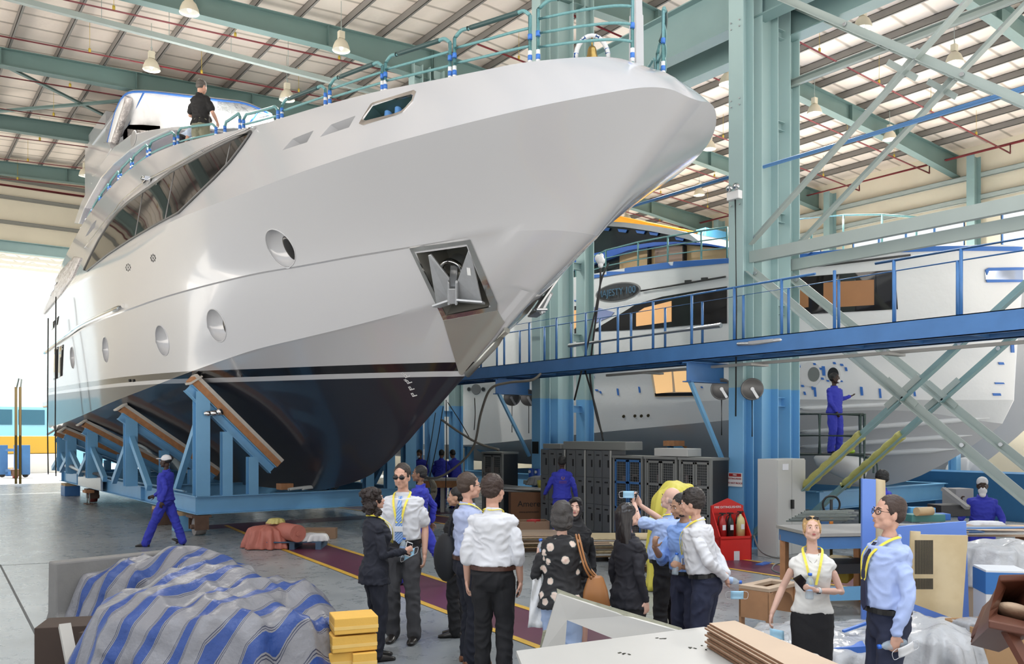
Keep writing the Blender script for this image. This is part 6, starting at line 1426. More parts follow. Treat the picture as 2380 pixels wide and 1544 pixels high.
PPL[21] = person('worker in blue overalls walking away towards the grey lockers', 1306, 17.6, 1.76, 355, 'm', 'dark', T_(cov, hem=.9, what='overall_top', blouse=.02), covl, ('short', (.01, .01, .01)), vox=.012, arms={'L': ((-.27, .05, 1.15), (-.33, .20, .98), V((-.2, .5, -1)), V((1, 0, 0)), .5), 'R': ((.25, -.06, 1.14), (.30, .0, .92), V((0, 0, -1)), V((-1, 0, 0)), .5)}, extras=['logo_back'], feet={'L': ((-.09, .15), 0), 'R': ((.09, -.18), 0)})
PPL[22] = person('worker with white mask in blue overalls standing on the scaffold', 1940, 18.5, 1.74, 150, 'm', 'dark', T_(cov, hem=.9, what='overall_top', blouse=.015), covl, ('short', (.01, .01, .01)), base_z=1.78, vox=.012, extras=['mask'], hyaw=-20, arms={'L': ((-.26, -.05, 1.2), (-.42, .05, 1.27), V((-1, .2, .3)), V((0, 0, 1)), .3), 'R': ((.22, .06, 1.14), (.12, .15, .93), V((-.2, .2, -1)), V((-1, 0, 0)), .6)})
PPL[23] = person('worker in white head cover, mask and blue overalls at the cluttered bench', 2282, 13.4, 1.74, 205, 'm', 'dark', T_(cov, hem=.9, what='overall_top', blouse=.02), covl, ('white_cap', (.01, .01, .01)), base_z=-.20, vox=.011, lean=10, extras=['mask_big'], arms={'R': ((.30, .10, 1.14), (.30, .18, 1.40), V((0, .1, 1)), V((-1, .2, 0)), .9), 'L': ((-.28, .08, 1.14), (-.22, .30, 1.02), V((0, .8, -.5)), V((1, 0, 0)), .9)})
PPL[24] = person('worker in purple-blue top crouching on the deck of the second yacht', 1578, 23.6, 1.7, 95, 'm', 'brown', T_(cov, hem=.9, what='overall_top', blouse=.02), covl, ('short', (.01, .01, .01)), base_z=6.05, lean=55, hpitch=-10, vox=.014)
PPL[25] = person('worker in blue overalls bending over beside the yellow skip outside', 62, 46.5, 1.75, 270, 'm', 'brown', T_(cov, hem=.9, what='overall_top'), covl, ('short', (.01, .01, .01)), lean=45, vox=.018)
PPL[26] = person('worker whose dark hair shows above the blue panel at right', 2048, 12.8, 1.66, 330, 'm', 'dark', T_(cov, hem=.9, what='overall_top'), covl, ('thick', (.008, .008, .008)), vox=.014)
# things they hold
def hand_pt(i, k, off=(0, 0, 0)): r, A, M, HR, Hd = PPL[i]; sg, S, E, W, hd, pn, cu = A[k]; h = hd.normalized(); p = (pn-h*pn.dot(h)).normalized(); q = W+h*(.075+off[0])+p*(.025+off[1])+h.cross(p)*off[2]; R = M.to_3x3(); return M@q, (R@h).normalized(), (R@p).normalized()
def phone(i, k, lab, cm, tilt=None, off=(0, 0, 0)):
    q, h, p = hand_pt(i, k, off); s = h.cross(p).normalized(); t = thing('phone', lab, 'phone', q); u = V(tilt).normalized() if tilt else h; n = p-u*p.dot(u); n.normalize(); w = u.cross(n); R = Matrix((w, u, n)).transposed()
    m = MB(); m.box(q, (.072, .145, .008), rot=R); m.build('case', cm, t, bevel=.003); m = MB(); m.box(q-n*.0045, (.062, .125, .001), rot=R); m.build('screen', mat('phone_screen', (.01, .01, .012), .08), t); return t
waterm = mat('bottle_plastic', (.55, .66, .74), .08, alpha=.45); capm = mat('bottle_cap_blue', (.03, .15, .65), .35)
def bottle(i, k, lab, up=(0, 0, 1), off=(0, 0, 0)):
    q, h, p = hand_pt(i, k, off); t = thing('water_bottle', lab, 'bottle', q); u = V(up).normalized()
    m = MB(); m.lathe(q-u*.09, [(0, 0), (.028, .0), (.031, .01), (.030, .05), (.032, .06), (.032, .12), (.024, .15), (.012, .165), (.012, .18), (0, .18)], 20, axis=u); m.build('bottle_body', waterm, t)
    m = MB(); m.lathe(q-u*.09, [(.0, .176), (.0155, .176), (.0155, .196), (0, .196)], 16, axis=u); m.build('cap', capm, t)
    m = MB(); m.lathe(q-u*.09, [(.0325, .065), (.0325, .11)], 20, axis=u); m.build('label', mat('bottle_label', (.35, .5, .75), .4), t)
def facemask(q, lab, ax, up, m_=None):
    t = thing('face_mask', lab, 'mask', q); a = V(ax).normalized(); u = V(up).normalized(); n = a.cross(u)
    P = [[q+a*x*.8+u*y*.8+n*(.012*math.cos(x*18)+.004*math.sin(y*60)) for x in (-.07, -.035, 0, .035, .07)] for y in [.045-.09*j/8 for j in range(9)]]
    m = MB(); m.grid(P); m.build('fabric', m_ or mat('mask_blue', (.38, .66, .85), .7), t, solid=.002)
    for sg in (-1, 1): m = MB(); m.tube(catmull([q+a*sg*.056+u*.034, q+a*sg*.095+u*.02, q+a*sg*.09-u*.03, q+a*sg*.056-u*.034], 5), .0018, 5); m.build('ear_loop', mat('mask_white', (.75, .75, .76), .7), t)
phone(1, 'R', 'white phone in the hand of the curly-haired woman', mat('phone_white', (.7, .7, .7), .2), (.35, .25, .9)); q, h, p = hand_pt(1, 'R', (0, 0, 0)); facemask(q+V((.01, 0, -.05)), 'light blue face mask below the white phone', (.8, -.4, .5), (.2, .1, 1))
bottle(1, 'L', 'water bottle with blue cap held behind the white phone', (.2, 0, 1)); phone(6, 'R', 'dark phone held down by the man in white shirt', mat('phone_dark', (.02, .02, .022), .2))
bottle(8, 'L', 'water bottle held up at the shoulder of the floral blouse', (-.05, 0, 1), (-.02, 0, 0)); phone(10, 'L', 'phone held up by the bald man', mat('phone_dark', (.02, .02, .022), .2), (.3, -.2, 1)); q, h, p = hand_pt(10, 'L'); facemask(q+V((-.08, .02, .03)), 'blue face mask dangling from the bald man raised hand', (CA, -SA, 0), (0, 0, 1))
bottle(11, 'L', 'crumpled water bottle in the bearded man hand', (.25, .1, 1)); bottle(12, 'L', 'water bottle held behind the back of the man in white', (.7, -.5, -.15), (.02, 0, 0)); q, h, p = hand_pt(12, 'L'); facemask(q+V((.04, -.05, -.13)), 'pale blue mask hanging behind the man in white', (CA, -SA, 0), (0, 0, 1))
bottle(13, 'L', 'water bottle with blue cap held in front of the blonde woman', (.05, 0, 1), (-.01, 0, 0)); phone(13, 'L', 'phone held at the chest of the blonde woman', mat('phone_dark', (.02, .02, .022), .2), (-.55, .2, .6), (.05, .03, 0)); q, h, p = hand_pt(13, 'R'); facemask(q+V((.02, -.02, -.10)), 'light blue mask hanging from the blonde woman hand', (CA, -SA, -.2), (0, .1, 1))
q, h, p = hand_pt(14, 'L'); facemask(q+V((.03, -.07, -.03)), 'white face mask in the hand of the man at right', (CA, -SA, .5), (-.3, 0, 1), mat('mask_white', (.75, .75, .76), .7)); bottle(14, 'L', 'small bottle with blue cap beside the white mask', (-.9, .55, -.1), (.01, 0, 0))
# bags and scarf
r, A, M, HR, Hd = PPL[5]; c = wpos(M, (-.30, -.12, .98)); t = thing('shoulder_bag', 'black shoulder bag hanging behind the man with glasses', 'bag', c)
m = MB(); m.ell(c+V((0, 0, -.02)), .10, .17, .24); remesh_b = m; o = m.build('bag_body', mat('bag_black', (.010, .011, .014), .7), t); m = MB(); m.tube(catmull([c+V((0, -.05, .15)), wpos(M, (-.22, -.10, 1.30)), wpos(M, (-.165, -.03, 1.475)), wpos(M, (-.17, .12, 1.32)), wpos(M, (-.25, .06, 1.05)), c+V((0, .1, .1))], 6), .016, 6); m.build('strap', mat('bag_black', (.010, .011, .014), .7), t)
r, A, M, HR, Hd = PPL[8]; c = wpos(M, (.30, -.06, .98)); t = thing('handbag', 'tan leather handbag on the shoulder of the floral blouse', 'bag', c); lt = mat('tan_leather', (.33, .14, .045), .4)
m = MB(); rg = []
for z, x, y in ((-.14, .11, .055), (-.13, .13, .07), (0, .105, .055), (.10, .07, .03), (.12, .05, .02)): rg.append([c+Matrix.Rotation(-.4, 3, 'Z')@V((x*math.cos(a), y*math.sin(a), z)) for a in [2*math.pi*j/20 for j in range(20)]])
m.loft(rg, True); m.build('bag_body', lt, t)
for dx in (-.02, .03): m = MB(); m.tube(catmull([c+V((dx-.03, 0, .10)), wpos(M, (.20+dx*.5, -.155, 1.22)), wpos(M, (.135+dx*.5, -.03, 1.475)), wpos(M, (.19, .12, 1.25)), c+V((.05, .03, .10))], 6), .009, 6); m.build('strap', lt, t)
c = wpos(M, (-.225, .02, .95)); m = MB(); Pg = [[c+V((CA, -SA, 0))*(x*(.5+.6*(j/10)))+V((SA, CA, 0))*(.02*math.sin(x*60+j))+V((0, 0, .12-.42*j/10)) for x in (-.07, -.045, -.02, 0, .02, .045, .07)] for j in range(11)]; m.grid(Pg); m.build('scarf', mat('scarf_white', (.75, .76, .77), .7), None, 'white scarf hanging at the left of the floral blouse', 'scarf', solid=.006)

print('TIMES', TT_)
# ------------------------------------------------------------ foreground and clutter
RT, FW = V((CA, -SA, 0)), V((SA, CA, 0))
def L(a, f, z=0.): return RT*a+FW*f+V((0, 0, z))   # right / away / up from the quay
def pxa(px, f): return (px-CX)/F*f
YR = -math.atan2(SA, CA)
def drape(name, lab, cat, c, ra, rf, H, mats, folds=9, amp=.05, seed=0, p=2.6, lump=(), uvang=.8, nth=160, nt_=46, **kw):
    rnd = random.Random(seed); ph = [rnd.uniform(0, 6.28) for _ in range(6)]
    vs = []; uv = []
    for j in range(nt_+1):
        t = j/nt_
        for i in range(nth):
            th = 2*math.pi*i/nth; ct, st = math.cos(th), math.sin(th)
            rr = (abs(ct)**p+abs(st)**p)**(-1/p)
            if t < .62: q = t/.62; pr = .86*q; pz = 1-.16*q**3
            else: q = (t-.62)/.38; pr = .86+.16*math.sin(q*math.pi/2)+.05*q; pz = .84*(1-q)**.95
            fold = amp*(t**1.7)*(math.sin(folds*th+ph[0]+2.2*math.sin(3*th+ph[1]))+.6*math.sin(folds*1.9*th+ph[2]+t*4))
            a = c[0]+ra*(pr*rr*ct)+fold*ct; f = c[1]+rf*(pr*rr*st)+fold*st; z = c[2]+H*pz
            for (la, lf, lr, lh) in lump: z += lh*math.exp(-((a-la)**2+(f-lf)**2)/lr**2)*(pz/1.)
            n1 = noise.noise(V((a*2.2, f*2.2, z*2.2+seed))); n2 = noise.noise(V((a*6+5, f*6, z*6+seed))); n3 = 1-abs(noise.noise(V((a*3.4+9, f*3.4, z*1.6+seed))))*2
            a += (.07*n1+.02*n2)*t; z += (.08*n1+.03*n2+.06*(n3-.5))*min(1, pz*4)*min(1, H*1.2); f += .04*n2
            vs.append(L(a, f, max(z, .012))); arc = (t*.9)*1.5
            uv.append(((a-c[0])*1.0, (f-c[1])*.8-(1-pz)*H*.9*(1 if st < 0 else -1)*abs(st)))
    fs = [(j*nth+i, j*nth+(i+1) % nth, (j+1)*nth+(i+1) % nth, (j+1)*nth+i) for j in range(nt_) for i in range(nth)]
    me = bpy.data.meshes.new(name); base = L(c[0], c[1], 0); me.from_pydata([v-base for v in vs], [], fs)
    ul = me.uv_layers.new(name='cloth')
    for lp in me.loops: ul.data[lp.index].uv = uv[lp.vertex_index]
    for p_ in me.polygons: p_.use_smooth = True
    me.materials.append(mats); o = bpy.data.objects.new(name, me); COL.objects.link(o); o.location = base; ORG[o.name] = base
    md = o.modifiers.new('solid', 'SOLIDIFY'); md.thickness = .004
    return tag(o, lab, cat, **kw)
tm = mat('striped_tarpaulin', (.6, .6, .62), .42, bump=.5, bscale=9, dist=.04); nt, b = nodes_of(tm)
uvn = nt.nodes.new('ShaderNodeUVMap'); uvn.uv_map = 'cloth'; sx_ = nt.nodes.new('ShaderNodeSeparateXYZ'); nt.links.new(uvn.outputs[0], sx_.inputs[0])
co_ = mth('ADD', mth('MULTIPLY', sx_.outputs['X'], 3.6, nt), mth('MULTIPLY', sx_.outputs['Y'], -1.5, nt), nt); fr_ = mth('FRACT', co_, None, nt)
cr = nt.nodes.new('ShaderNodeValToRGB'); cr.color_ramp.interpolation = 'CONSTANT'; e = cr.color_ramp.elements; W_, B_, K_ = (.20, .20, .215, 1), (.018, .055, .22, 1), (.03, .035, .07, 1)
e[0].position = 0; e[0].color = W_; e[1].position = .30; e[1].color = K_
for ps, cc in ((.318, W_), (.345, K_), (.363, W_), (.39, B_), (.73, W_), (.757, K_), (.775, W_), (.802, K_), (.82, W_)): x = e.new(ps); x.color = cc
nt.links.new(fr_, cr.inputs[0]); nt.links.new(cr.outputs[0], b.inputs['Base Color'])
drape('tarpaulin', 'blue and grey striped tarpaulin over the rear heap', 'tarpaulin', (pxa(385, 9.3), 9.3, 0), .98, .62, .86, tm, 9, .05, 3, lump=((pxa(440, 9.2), 9.2, .5, .08),))
drape('tarpaulin', 'blue and grey striped tarpaulin over the large near heap beside the foam blocks', 'tarpaulin', (pxa(505, 7.35), 7.35, 0), 1.02, .95, .93, tm, 8, .06, 11, lump=((pxa(470, 7.9), 7.9, .5, .10), (pxa(700, 7.2), 7.2, .4, -.14)))
conc = mat('barrier_concrete', (.20, .195, .185), .8, var=.15, vscale=5, bump=.3, bscale=12)
m = MB(); A_, B_ = L(pxa(120, 8.9), 8.9), L(pxa(420, 9.9), 9.9); d = (B_-A_).normalized(); s_ = V((-d.y, d.x, 0)); m.loft([[P+s_*x+V((0, 0, z)) for x, z in ((-.28, 0), (-.26, .15), (-.12, .35), (-.10, .88), (.10, .88), (.12, .35), (.26, .15), (.28, 0))] for P in (A_, B_)], False); m.build('concrete_barrier', conc, None, 'grey concrete barrier standing behind the tarpaulins at left', 'barrier', bevel=.02)
cardb = mat('cardboard', (.30, .17, .085), .75, var=.12, vscale=4); cardd = mat('cardboard_dark', (.055, .035, .025), .8, var=.2, vscale=4)
def carton(px, fw, w, d, h, z, rz, m_, lab, tape=True, nm='box', cat='box', open_=False):
    c = L(pxa(px, fw), fw, z); t = thing(nm, lab, cat, c); R = Matrix.Rotation(YR+rz, 3, 'Z'); m = MB()
    if open_:
        for sx, sy, ww, dd in ((0, -d/2, w, .012), (0, d/2, w, .012), (-w/2, 0, .012, d), (w/2, 0, .012, d)): m.box(c+R@V((sx, sy, h/2)), (ww, dd, h), rot=R)
        m.box(c+V((0, 0, .01)), (w, d, .02), rot=R)
    else: m.box(c+V((0, 0, h/2)), (w, d, h), rot=R)
    m.build('carton', m_, t, bevel=.006)
    if tape: m = MB(); m.box(c+R@V((0, -d/2-.002, h*.62)), (w*.5, .003, .05), rot=R); m.build('tape', mat('pack_tape', (.40, .30, .2), .25), t)
    return t, c, R
carton(165, 8.0, .50, .45, .46, 0, .25, cardd, 'dark brown carton in front of the concrete barrier', False)
carton(262, 7.9, .42, .4, .42, 0, -.1, cardd, 'second dark brown carton partly under the tarpaulin', False)
m = MB(); m.bar(L(pxa(150, 7.3), 7.3, .58), L(pxa(190, 6.8), 6.8, .0), .09, .05); m.build('timber_batten', mat('batten_pale', (.42, .40, .36), .6), None, 'pale batten leaning at the bottom left corner', 'timber')
# foam blocks
fy = mat('foam_yellow_block', (.72, .42, .08), .75, var=.1, vscale=3, bump=.3, bscale=40, dist=.006); nt, b = nodes_of(fy)
for i, (dx, df, z, w, d, rz, lab) in enumerate(((0.02, 0, .56, .36, .30, .35, 'topmost yellow foam block of the stack'), (0, .01, .41, .37, .31, .38, 'yellow foam block second from the top'), (-.10, -.02, .27, .2, .28, .34, 'smaller yellow foam block, left of the third layer'), (.09, .0, .265, .2, .28, .36, 'yellow foam block at right of the third layer'))):
    c = L(pxa(816, 7.2)+dx, 7.2+df, z); R = Matrix.Rotation(YR+rz, 3, 'Z'); t = thing('foam_block', lab, 'foam block', c, 'stacked yellow foam blocks'); m = MB(); m.box(c+V((0, 0, .07)), (w, d, .135), rot=R); o = m.build('foam', fy, t, bevel=.008)
    m = MB(); m.box(c+V((0, 0, .055)), (w+.003, d+.003, .028), rot=R); m.build('pale_layer', mat('foam_pale', (.78, .52, .16), .75, var=.1), t)
carton(812, 7.2, .30, .28, .262, 0, .3, cardd, 'dark carton under the yellow foam blocks', False)
# white worktop sheets, right foreground
pw = mat('painted_board', (.46, .45, .42), .45, var=.04, vscale=3); edge = mat('board_edge_green', (.22, .22, .16), .8, var=.4, vscale=18, bump=.5, bscale=40)
P = lambda px, py, f: at(px, py, f)
t = thing('cut_panel', 'white panel with a triangular cut-out and rough green edge', 'panel', P(1300, 1500, 6.5))
o_ = [P(1296,1381,6.6), P(1360,1402,6.5), P(1450,1432,6.38), P(1592,1472,6.15), P(1560,1500,6.15), P(1435,1489,6.35), P(1318,1442,6.55), P(1312,1520,6.55), P(1251,1530,6.6), P(1253,1500,6.6)]
m = MB(); bk_ = FW*.03+V((0, 0, .004))
for q in ((0, 1, 6, 8), (1, 2, 5, 6), (2, 3, 4, 5), (6, 7, 8, 6)):
    pts = [o_[k] for k in dict.fromkeys(q)]
    m.prism(pts, bk_)
m.build('board', pw, t)
m = MB(); m.prism([o_[0], o_[1], o_[2], o_[3], o_[3]+FW*.12+V((0, 0, .01)), o_[2]+FW*.12+V((0, 0, .01)), o_[1]+FW*.12+V((0, 0, .01)), o_[0]+FW*.12+V((0, 0, .02))], V((0, 0, -.012))); m.build('rough_edge', edge, t, label='rough green-grey edge')
m = MB(); m.prism([P(1251,1530,6.6), P(1272,1527,6.6), P(1290,1462,6.6), P(1262,1470,6.6)], bk_*1.3-FW*.01); m.build('rough_edge', edge, t)
zb = .78; B = lambda px, py, z=zb: onZ(px, py, z)
t = thing('white_sheet', 'large cream painted sheet lying on trestles at the bottom', 'sheet', B(1500, 1560)); m = MB(); m.prism([B(1200,1524), B(1636,1467), B(1900,1532), B(2030,1640), B(1260,1680)], V((0, 0, .03))); m.build('sheet', pw, t)
for (x, y, r) in ((1530,1483,1.), (1448,1519,1.2), (1622,1508,1.1), (1638,1500,.6)):
    c = B(x, y, zb+.033); 
    for k in range(4): m = MB(); q = c+RT*random.uniform(-.045, .045)*r+FW*random.uniform(-.03, .03)*r; m.box(q, (.022*r, .010*r, .002), rz=random.uniform(0, 3)); m.build('paint_mark', mat('mark_dark', (.03, .03, .015), .7), t)
for q in ((1300,1545), (1850,1560)): m = MB(); c = B(*q); m.box(V((c.x, c.y, zb/2)), (.08, .08, zb)); m.build('trestle_leg', wood, t)
ply = mat('plywood_face', (.50, .37, .26), .6, var=.12, vscale=2.5); plye = mat('plywood_edge', (.20, .10, .05), .7, var=.35, vscale=30)
for i in range(11):
    z = zb+.035+i*.0145; j = .012*math.sin(i*2.1); g_ = [(1641+i*.3, 1470-i*2.1), (1700, 1462-i*2.1), (2000, 1596-i*2.1), (1890, 1604-i*2.1)]
    A0 = [onZ(1643, 1449, zb+.19), onZ(1703, 1443, zb+.19), onZ(2010, 1572, zb+.19), onZ(1900, 1590, zb+.19)]
    q = [V((p.x+j, p.y-j, z)) for p in A0]; m = MB(); m.prism(q, V((0, 0, .011))); o = m.build('plywood_board', [ply, plye], None, 'plywood board in the stack on the cream sheet, %s' % (['lowest', 'second lowest', 'third from the bottom', 'fourth from the bottom', 'fifth from the bottom', 'middle one', 'fifth from the top', 'fourth from the top', 'third from the top', 'second from the top', 'topmost'][i]), 'board', 'stacked plywood boards')
    for p_ in o.data.polygons: p_.material_index = 0 if abs(p_.normal.z) > .5 else 1
# wooden frame stool
t = thing('wooden_stool', 'low wooden frame with arched openings and slotted top', 'frame', L(pxa(1780, 9.2), 9.2)); wd_ = mat('frame_wood', (.45, .24, .12), .6, var=.2, vscale=8)
c = L(pxa(1788, 9.3), 9.3); R = Matrix.Rotation(YR+.75, 3, 'Z'); w_, d_, h_ = .62, .36, .60
for sx, sy in ((-1, -1), (1, -1), (-1, 1), (1, 1)): m = MB(); m.box(c+R@V((sx*(w_/2-.04), sy*(d_/2-.012), h_/2-.03)), (.08, .026, h_-.06), rot=R); m.build('leg', wd_, t, bevel=.004)
for sy in (-1, 1):
    m = MB(); pts = [(-w_/2+.08, h_-.05), (-w_/2+.08, h_-.22)]+[(-w_/2+.08+(w_-.16)*k/10, h_-.22+.14*math.sin(math.pi*k/10)**.5) for k in range(1, 10)]+[(w_/2-.08, h_-.22), (w_/2-.08, h_-.05)]
    m.prism([c+R@V((x, sy*(d_/2-.025), z)) for x, z in pts], R@V((0, .02, 0))); m.build('arched_rail', wd_, t)
m = MB()
for (cx_, cy_, ww, dd) in ((0, -.13, w_, .10), (0, .13, w_, .10), (-w_/2+.06, 0, .12, .16), (w_/2-.06, 0, .12, .16)): m.box(c+R@V((cx_, cy_, h_-.03)), (ww, dd, .035), rot=R)
m.build('slotted_top', ply, t)
for sx in (-1, 1): m = MB(); m.box(c+R@V((sx*(w_/2-.012), 0, h_-.2)), (.024, d_, .3), rot=R); m.build('end_rail', wd_, t)
# plastic sheeting
ps = mat('plastic_sheet', (.62, .63, .64), .15, alpha=.62, bump=.6, bscale=7, dist=.05)
drape('plastic_sheeting', 'crumpled clear plastic sheeting heaped between the two right-hand visitors', 'plastic sheet', (pxa(1990, 7.9), 7.9, 0), 1.05, .75, .42, ps, 13, .09, 5)
drape('plastic_sheeting', 'clear plastic sheeting peaked behind the man at right', 'plastic sheet', (pxa(2160, 7.3), 7.3, 0), .45, .55, .62, ps, 9, .06, 8, p=2.)
drape('plastic_sheeting', 'low plastic sheeting left of the blonde woman', 'plastic sheet', (pxa(1790, 7.9), 7.9, 0), .38, .5, .22, ps, 9, .05, 9, p=2.)
m = MB(); m.bar(L(pxa(1960, 7.6), 7.6, .46), L(pxa(2060, 7.8), 7.8, .55), .03, .02); m.bar(L(pxa(1900, 7.5), 7.5, .3), L(pxa(2010, 7.4), 7.4, .35), .2, .1); m.build('blue_offcut', mat('film_royal', (.05, .16, .55), .45), None, 'blue offcut showing through the plastic sheeting', 'offcut')
# leaning panels at right
bf = mat('film_light_blue', (.14, .27, .72), .45, var=.06, vscale=1.5); vp = mat('veneer_pale', (.62, .50, .30), .5); nt, b = nodes_of(vp)
wv = nt.nodes.new('ShaderNodeTexWave'); wv.inputs['Scale'].default_value = 9; wv.inputs['Distortion'].default_value = 1.5; tc = nt.nodes.new('ShaderNodeTexCoord'); mp = nt.nodes.new('ShaderNodeMapping'); mp.inputs['Rotation'].default_value = (0, 0, YR); nt.links.new(tc.outputs['Object'], mp.inputs[0]); nt.links.new(mp.outputs[0], wv.inputs['Vector']); c_ = nt.nodes.new('ShaderNodeValToRGB'); c_.color_ramp.elements[0].color = (.56, .44, .25, 1); c_.color_ramp.elements[1].color = (.68, .56, .35, 1); nt.links.new(wv.outputs['Fac'], c_.inputs[0]); nt.links.new(c_.outputs[0], b.inputs['Base Color'])
def quad_panel(nm, lab, pts, m_, th=.03, cat='panel', grp=None):
    pts = [V((p.x, p.y, 0)) if i < 2 else p for i, p in enumerate(pts)]; m = MB(); m.prism(pts, FW*th); return m.build(nm, m_, None, lab, cat, grp, bevel=.003)
quad_panel('blue_board', 'tall light blue filmed panel standing behind the man at right', [P(2004,1390,8.9), P(2034,1390,8.9), P(2036,1115,8.9), P(2004,1113,8.9)], bf, .04)
quad_panel('veneer_board', 'narrow pale veneer panel leaning against the tall blue panel', [P(2036,1200,9.0), P(2066,1200,9.0), P(2058,1117,9.0), P(2036,1113,9.0)], vp, .02)
quad_panel('blue_board', 'wide light blue filmed panel behind the slatted vent panel', [P(2060,1420,8.6), P(2256,1430,8.2), P(2246,1212,8.2), P(2060,1226,8.6)], bf, .03)
vpo = thing('vent_panel', 'pale veneer panel with black slatted grille', 'panel', P(2180, 1440, 7.9))
m = MB(); m.prism([P(2112,1400,7.9), P(2236,1446,7.8), P(2250,1245,7.8), P(2140,1243,7.9), P(2140,1236,7.9), P(2117,1235,7.9)], FW*.02); m.build('board', vp, vpo)
for i in range(22):
    x = 2126+i*1.95; m = MB(); m.prism([P(x, 1256, 7.74), P(x+1., 1256, 7.74), P(x+1., 1335, 7.74), P(x, 1335, 7.74)], FW*-.006); m.build('slot', dkm, vpo)
    m = MB(); m.prism([P(x, 1345, 7.74), P(x+1., 1345, 7.74), P(x+1., 1370, 7.74), P(x, 1370, 7.74)], FW*-.006); m.build('slot', dkm, vpo)
# boxes, bin and boards at the right edge
carton(2318, 7.2, .60, .5, .46, .16, .15, mat('cardboard_light', (.42, .25, .12), .7, var=.06), 'open cardboard box at right with clear film inside', True, open_=True)
t, c, R = carton(2325, 8.0, .36, .36, .62, .34, -.2, mat('box_white', (.66, .68, .70), .6), 'white box with broad blue band standing behind the cardboard box', False)
m = MB(); m.box(c+V((0, 0, .50)), (.365, .365, .20), rot=R); m.build('blue_band', mat('box_blue_band', (.03, .16, .45), .5), t)
drape('film_bundle', 'crumpled clear film in the open cardboard box', 'film', (pxa(2262, 7.2), 7.2, .52), .13, .12, .14, mat('film_clear', (.5, .52, .55), .1, alpha=.5), 7, .02, 2, nth=60, nt_=20)
drape('dust_sheet', 'clear dust sheet over the bench at the right edge', 'plastic sheet', (pxa(2330, 9.6), 9.6, .55), .55, .5, .45, ps, 9, .04, 12)
m = MB(); m.box(L(pxa(2330, 9.6), 9.6, .28), (1.0, .8, .56), rz=YR); m.build('storage_crate', ply, None, 'plywood crate under the dust sheet at right', 'crate')
bn = mat('bin_brown', (.14, .05, .03), .4, var=.15); t = thing('brown_bin', 'tilted dark red-brown plastic bin at the right edge', 'bin', P(2350, 1440, 5.9))
rimo = [P(2322,1336,6.1), P(2395,1334,6.1), P(2420,1400,5.7), P(2395,1462,5.6), P(2297,1442,5.7), P(2300,1420,5.8)]
ins = [P(2345,1352,6.25), P(2400,1350,6.2), P(2410,1400,6.0), P(2390,1446,5.95), P(2318,1428,6.0), P(2322,1410,6.05)]
bt = [q+FW*.35+V((0, 0, -.28)) for q in ins]
m = MB(); m.loft([[q+V((0,0,-.02)) for q in bt], [q-V((0, 0, .05)) for q in rimo], rimo, ins, [q+V((0, 0, .03)) for q in bt]], False, cap=False); m.add(bt, [tuple(range(6))]); m.build('tub', bn, t, bevel=.008)
m = MB(); m.bar(P(2335,1452,5.75), P(2395,1560,5.6), .10, .04); m.build('leg', bn, t)
m = MB(); m.ell(P(2362,1425,6.1), .17, .13, .06, Matrix.Rotation(.4, 3, 'Y')); o = m.build('paper_sack', mat('paper_brown', (.50, .36, .24), .8, bump=.8, bscale=12), None, 'crumpled brown paper sack lying in the brown bin', 'sack')
for i, (x0, y0, x1, y1, z, lab) in enumerate(((2150,1512,2400,1545,.16,'pale board lying under the cardboard box'), (2160,1500,2400,1528,.20,'board with rounded end at the lower right'), (2100,1535,2400,1575,.08,'lowest board at the bottom right corner'), (2130,1480,2240,1462,.22,'thin board edge beside the plastic sheeting'))):
    A_, B_ = onZ(x0, y0, z), onZ(x1, y1, z); m = MB(); m.bar(A_+FW*.1, B_+FW*.1, .35, .018, (0, 0, 1)); m.build('loose_board', [ply, plye], None, lab, 'board')
# benches on the right
t = thing('work_table', 'blue steel work table with grey cardboard top behind the blonde woman', 'table', L(pxa(1965, 10.6), 10.6)); c = L(pxa(1955, 10.8), 10.8)
m = MB(); m.box(c+V((0, 0, 1.0)), (1.25, 1.0, .04), rz=YR+.15); m.build('table_top', mat('grey_board', (.33, .32, .30), .7), t); m = MB(); m.box(c+V((0, 0, .90)), (1.2, .95, .14), rz=YR+.15); m.build('apron', cblue, t)
R = Matrix.Rotation(YR+.15, 3, 'Z')
for sx in (-1, 1):
    for sy in (-1, 1): m = MB(); m.box(c+R@V((sx*.55, sy*.42, .45)), (.08, .08, .9)); m.build('leg', wood, t)
m = MB(); m.box(c+R@V((0, -.4, .28)), (1.2, .05, .16), rot=R); m.build('lower_rail', lblue, t)
m = MB(); m.box(c+R@V((.1, .0, .55)), (.55, .5, .12), rot=R); m.build('flat_case', mat('case_black', (.03, .03, .035), .5), None, 'black flat case under the blue work table', 'case')
for i in range(7): m = MB(); q = L(pxa(1880, 11.5), 11.5, 1.04+.022*i); m.bar(q+RT*(-.3+.04*i), q+RT*(.55+.03*((i*3) % 5))+FW*.1, .02+.02*(i % 2), .018); m.build('steel_strip', mat('strip_grey', (.18, .21, .20), .4, metal=.4), None, 'thin grey strip on the heap left of the work table, layer %d from below' % (i+1), 'strip', 'steel strips on the table')
t = thing('pallet_jack', 'black-handled pallet jack standing before the blue cradle', 'pallet jack', L(pxa(1932, 13.2), 13.2)); c = L(pxa(1932, 13.2), 13.2)
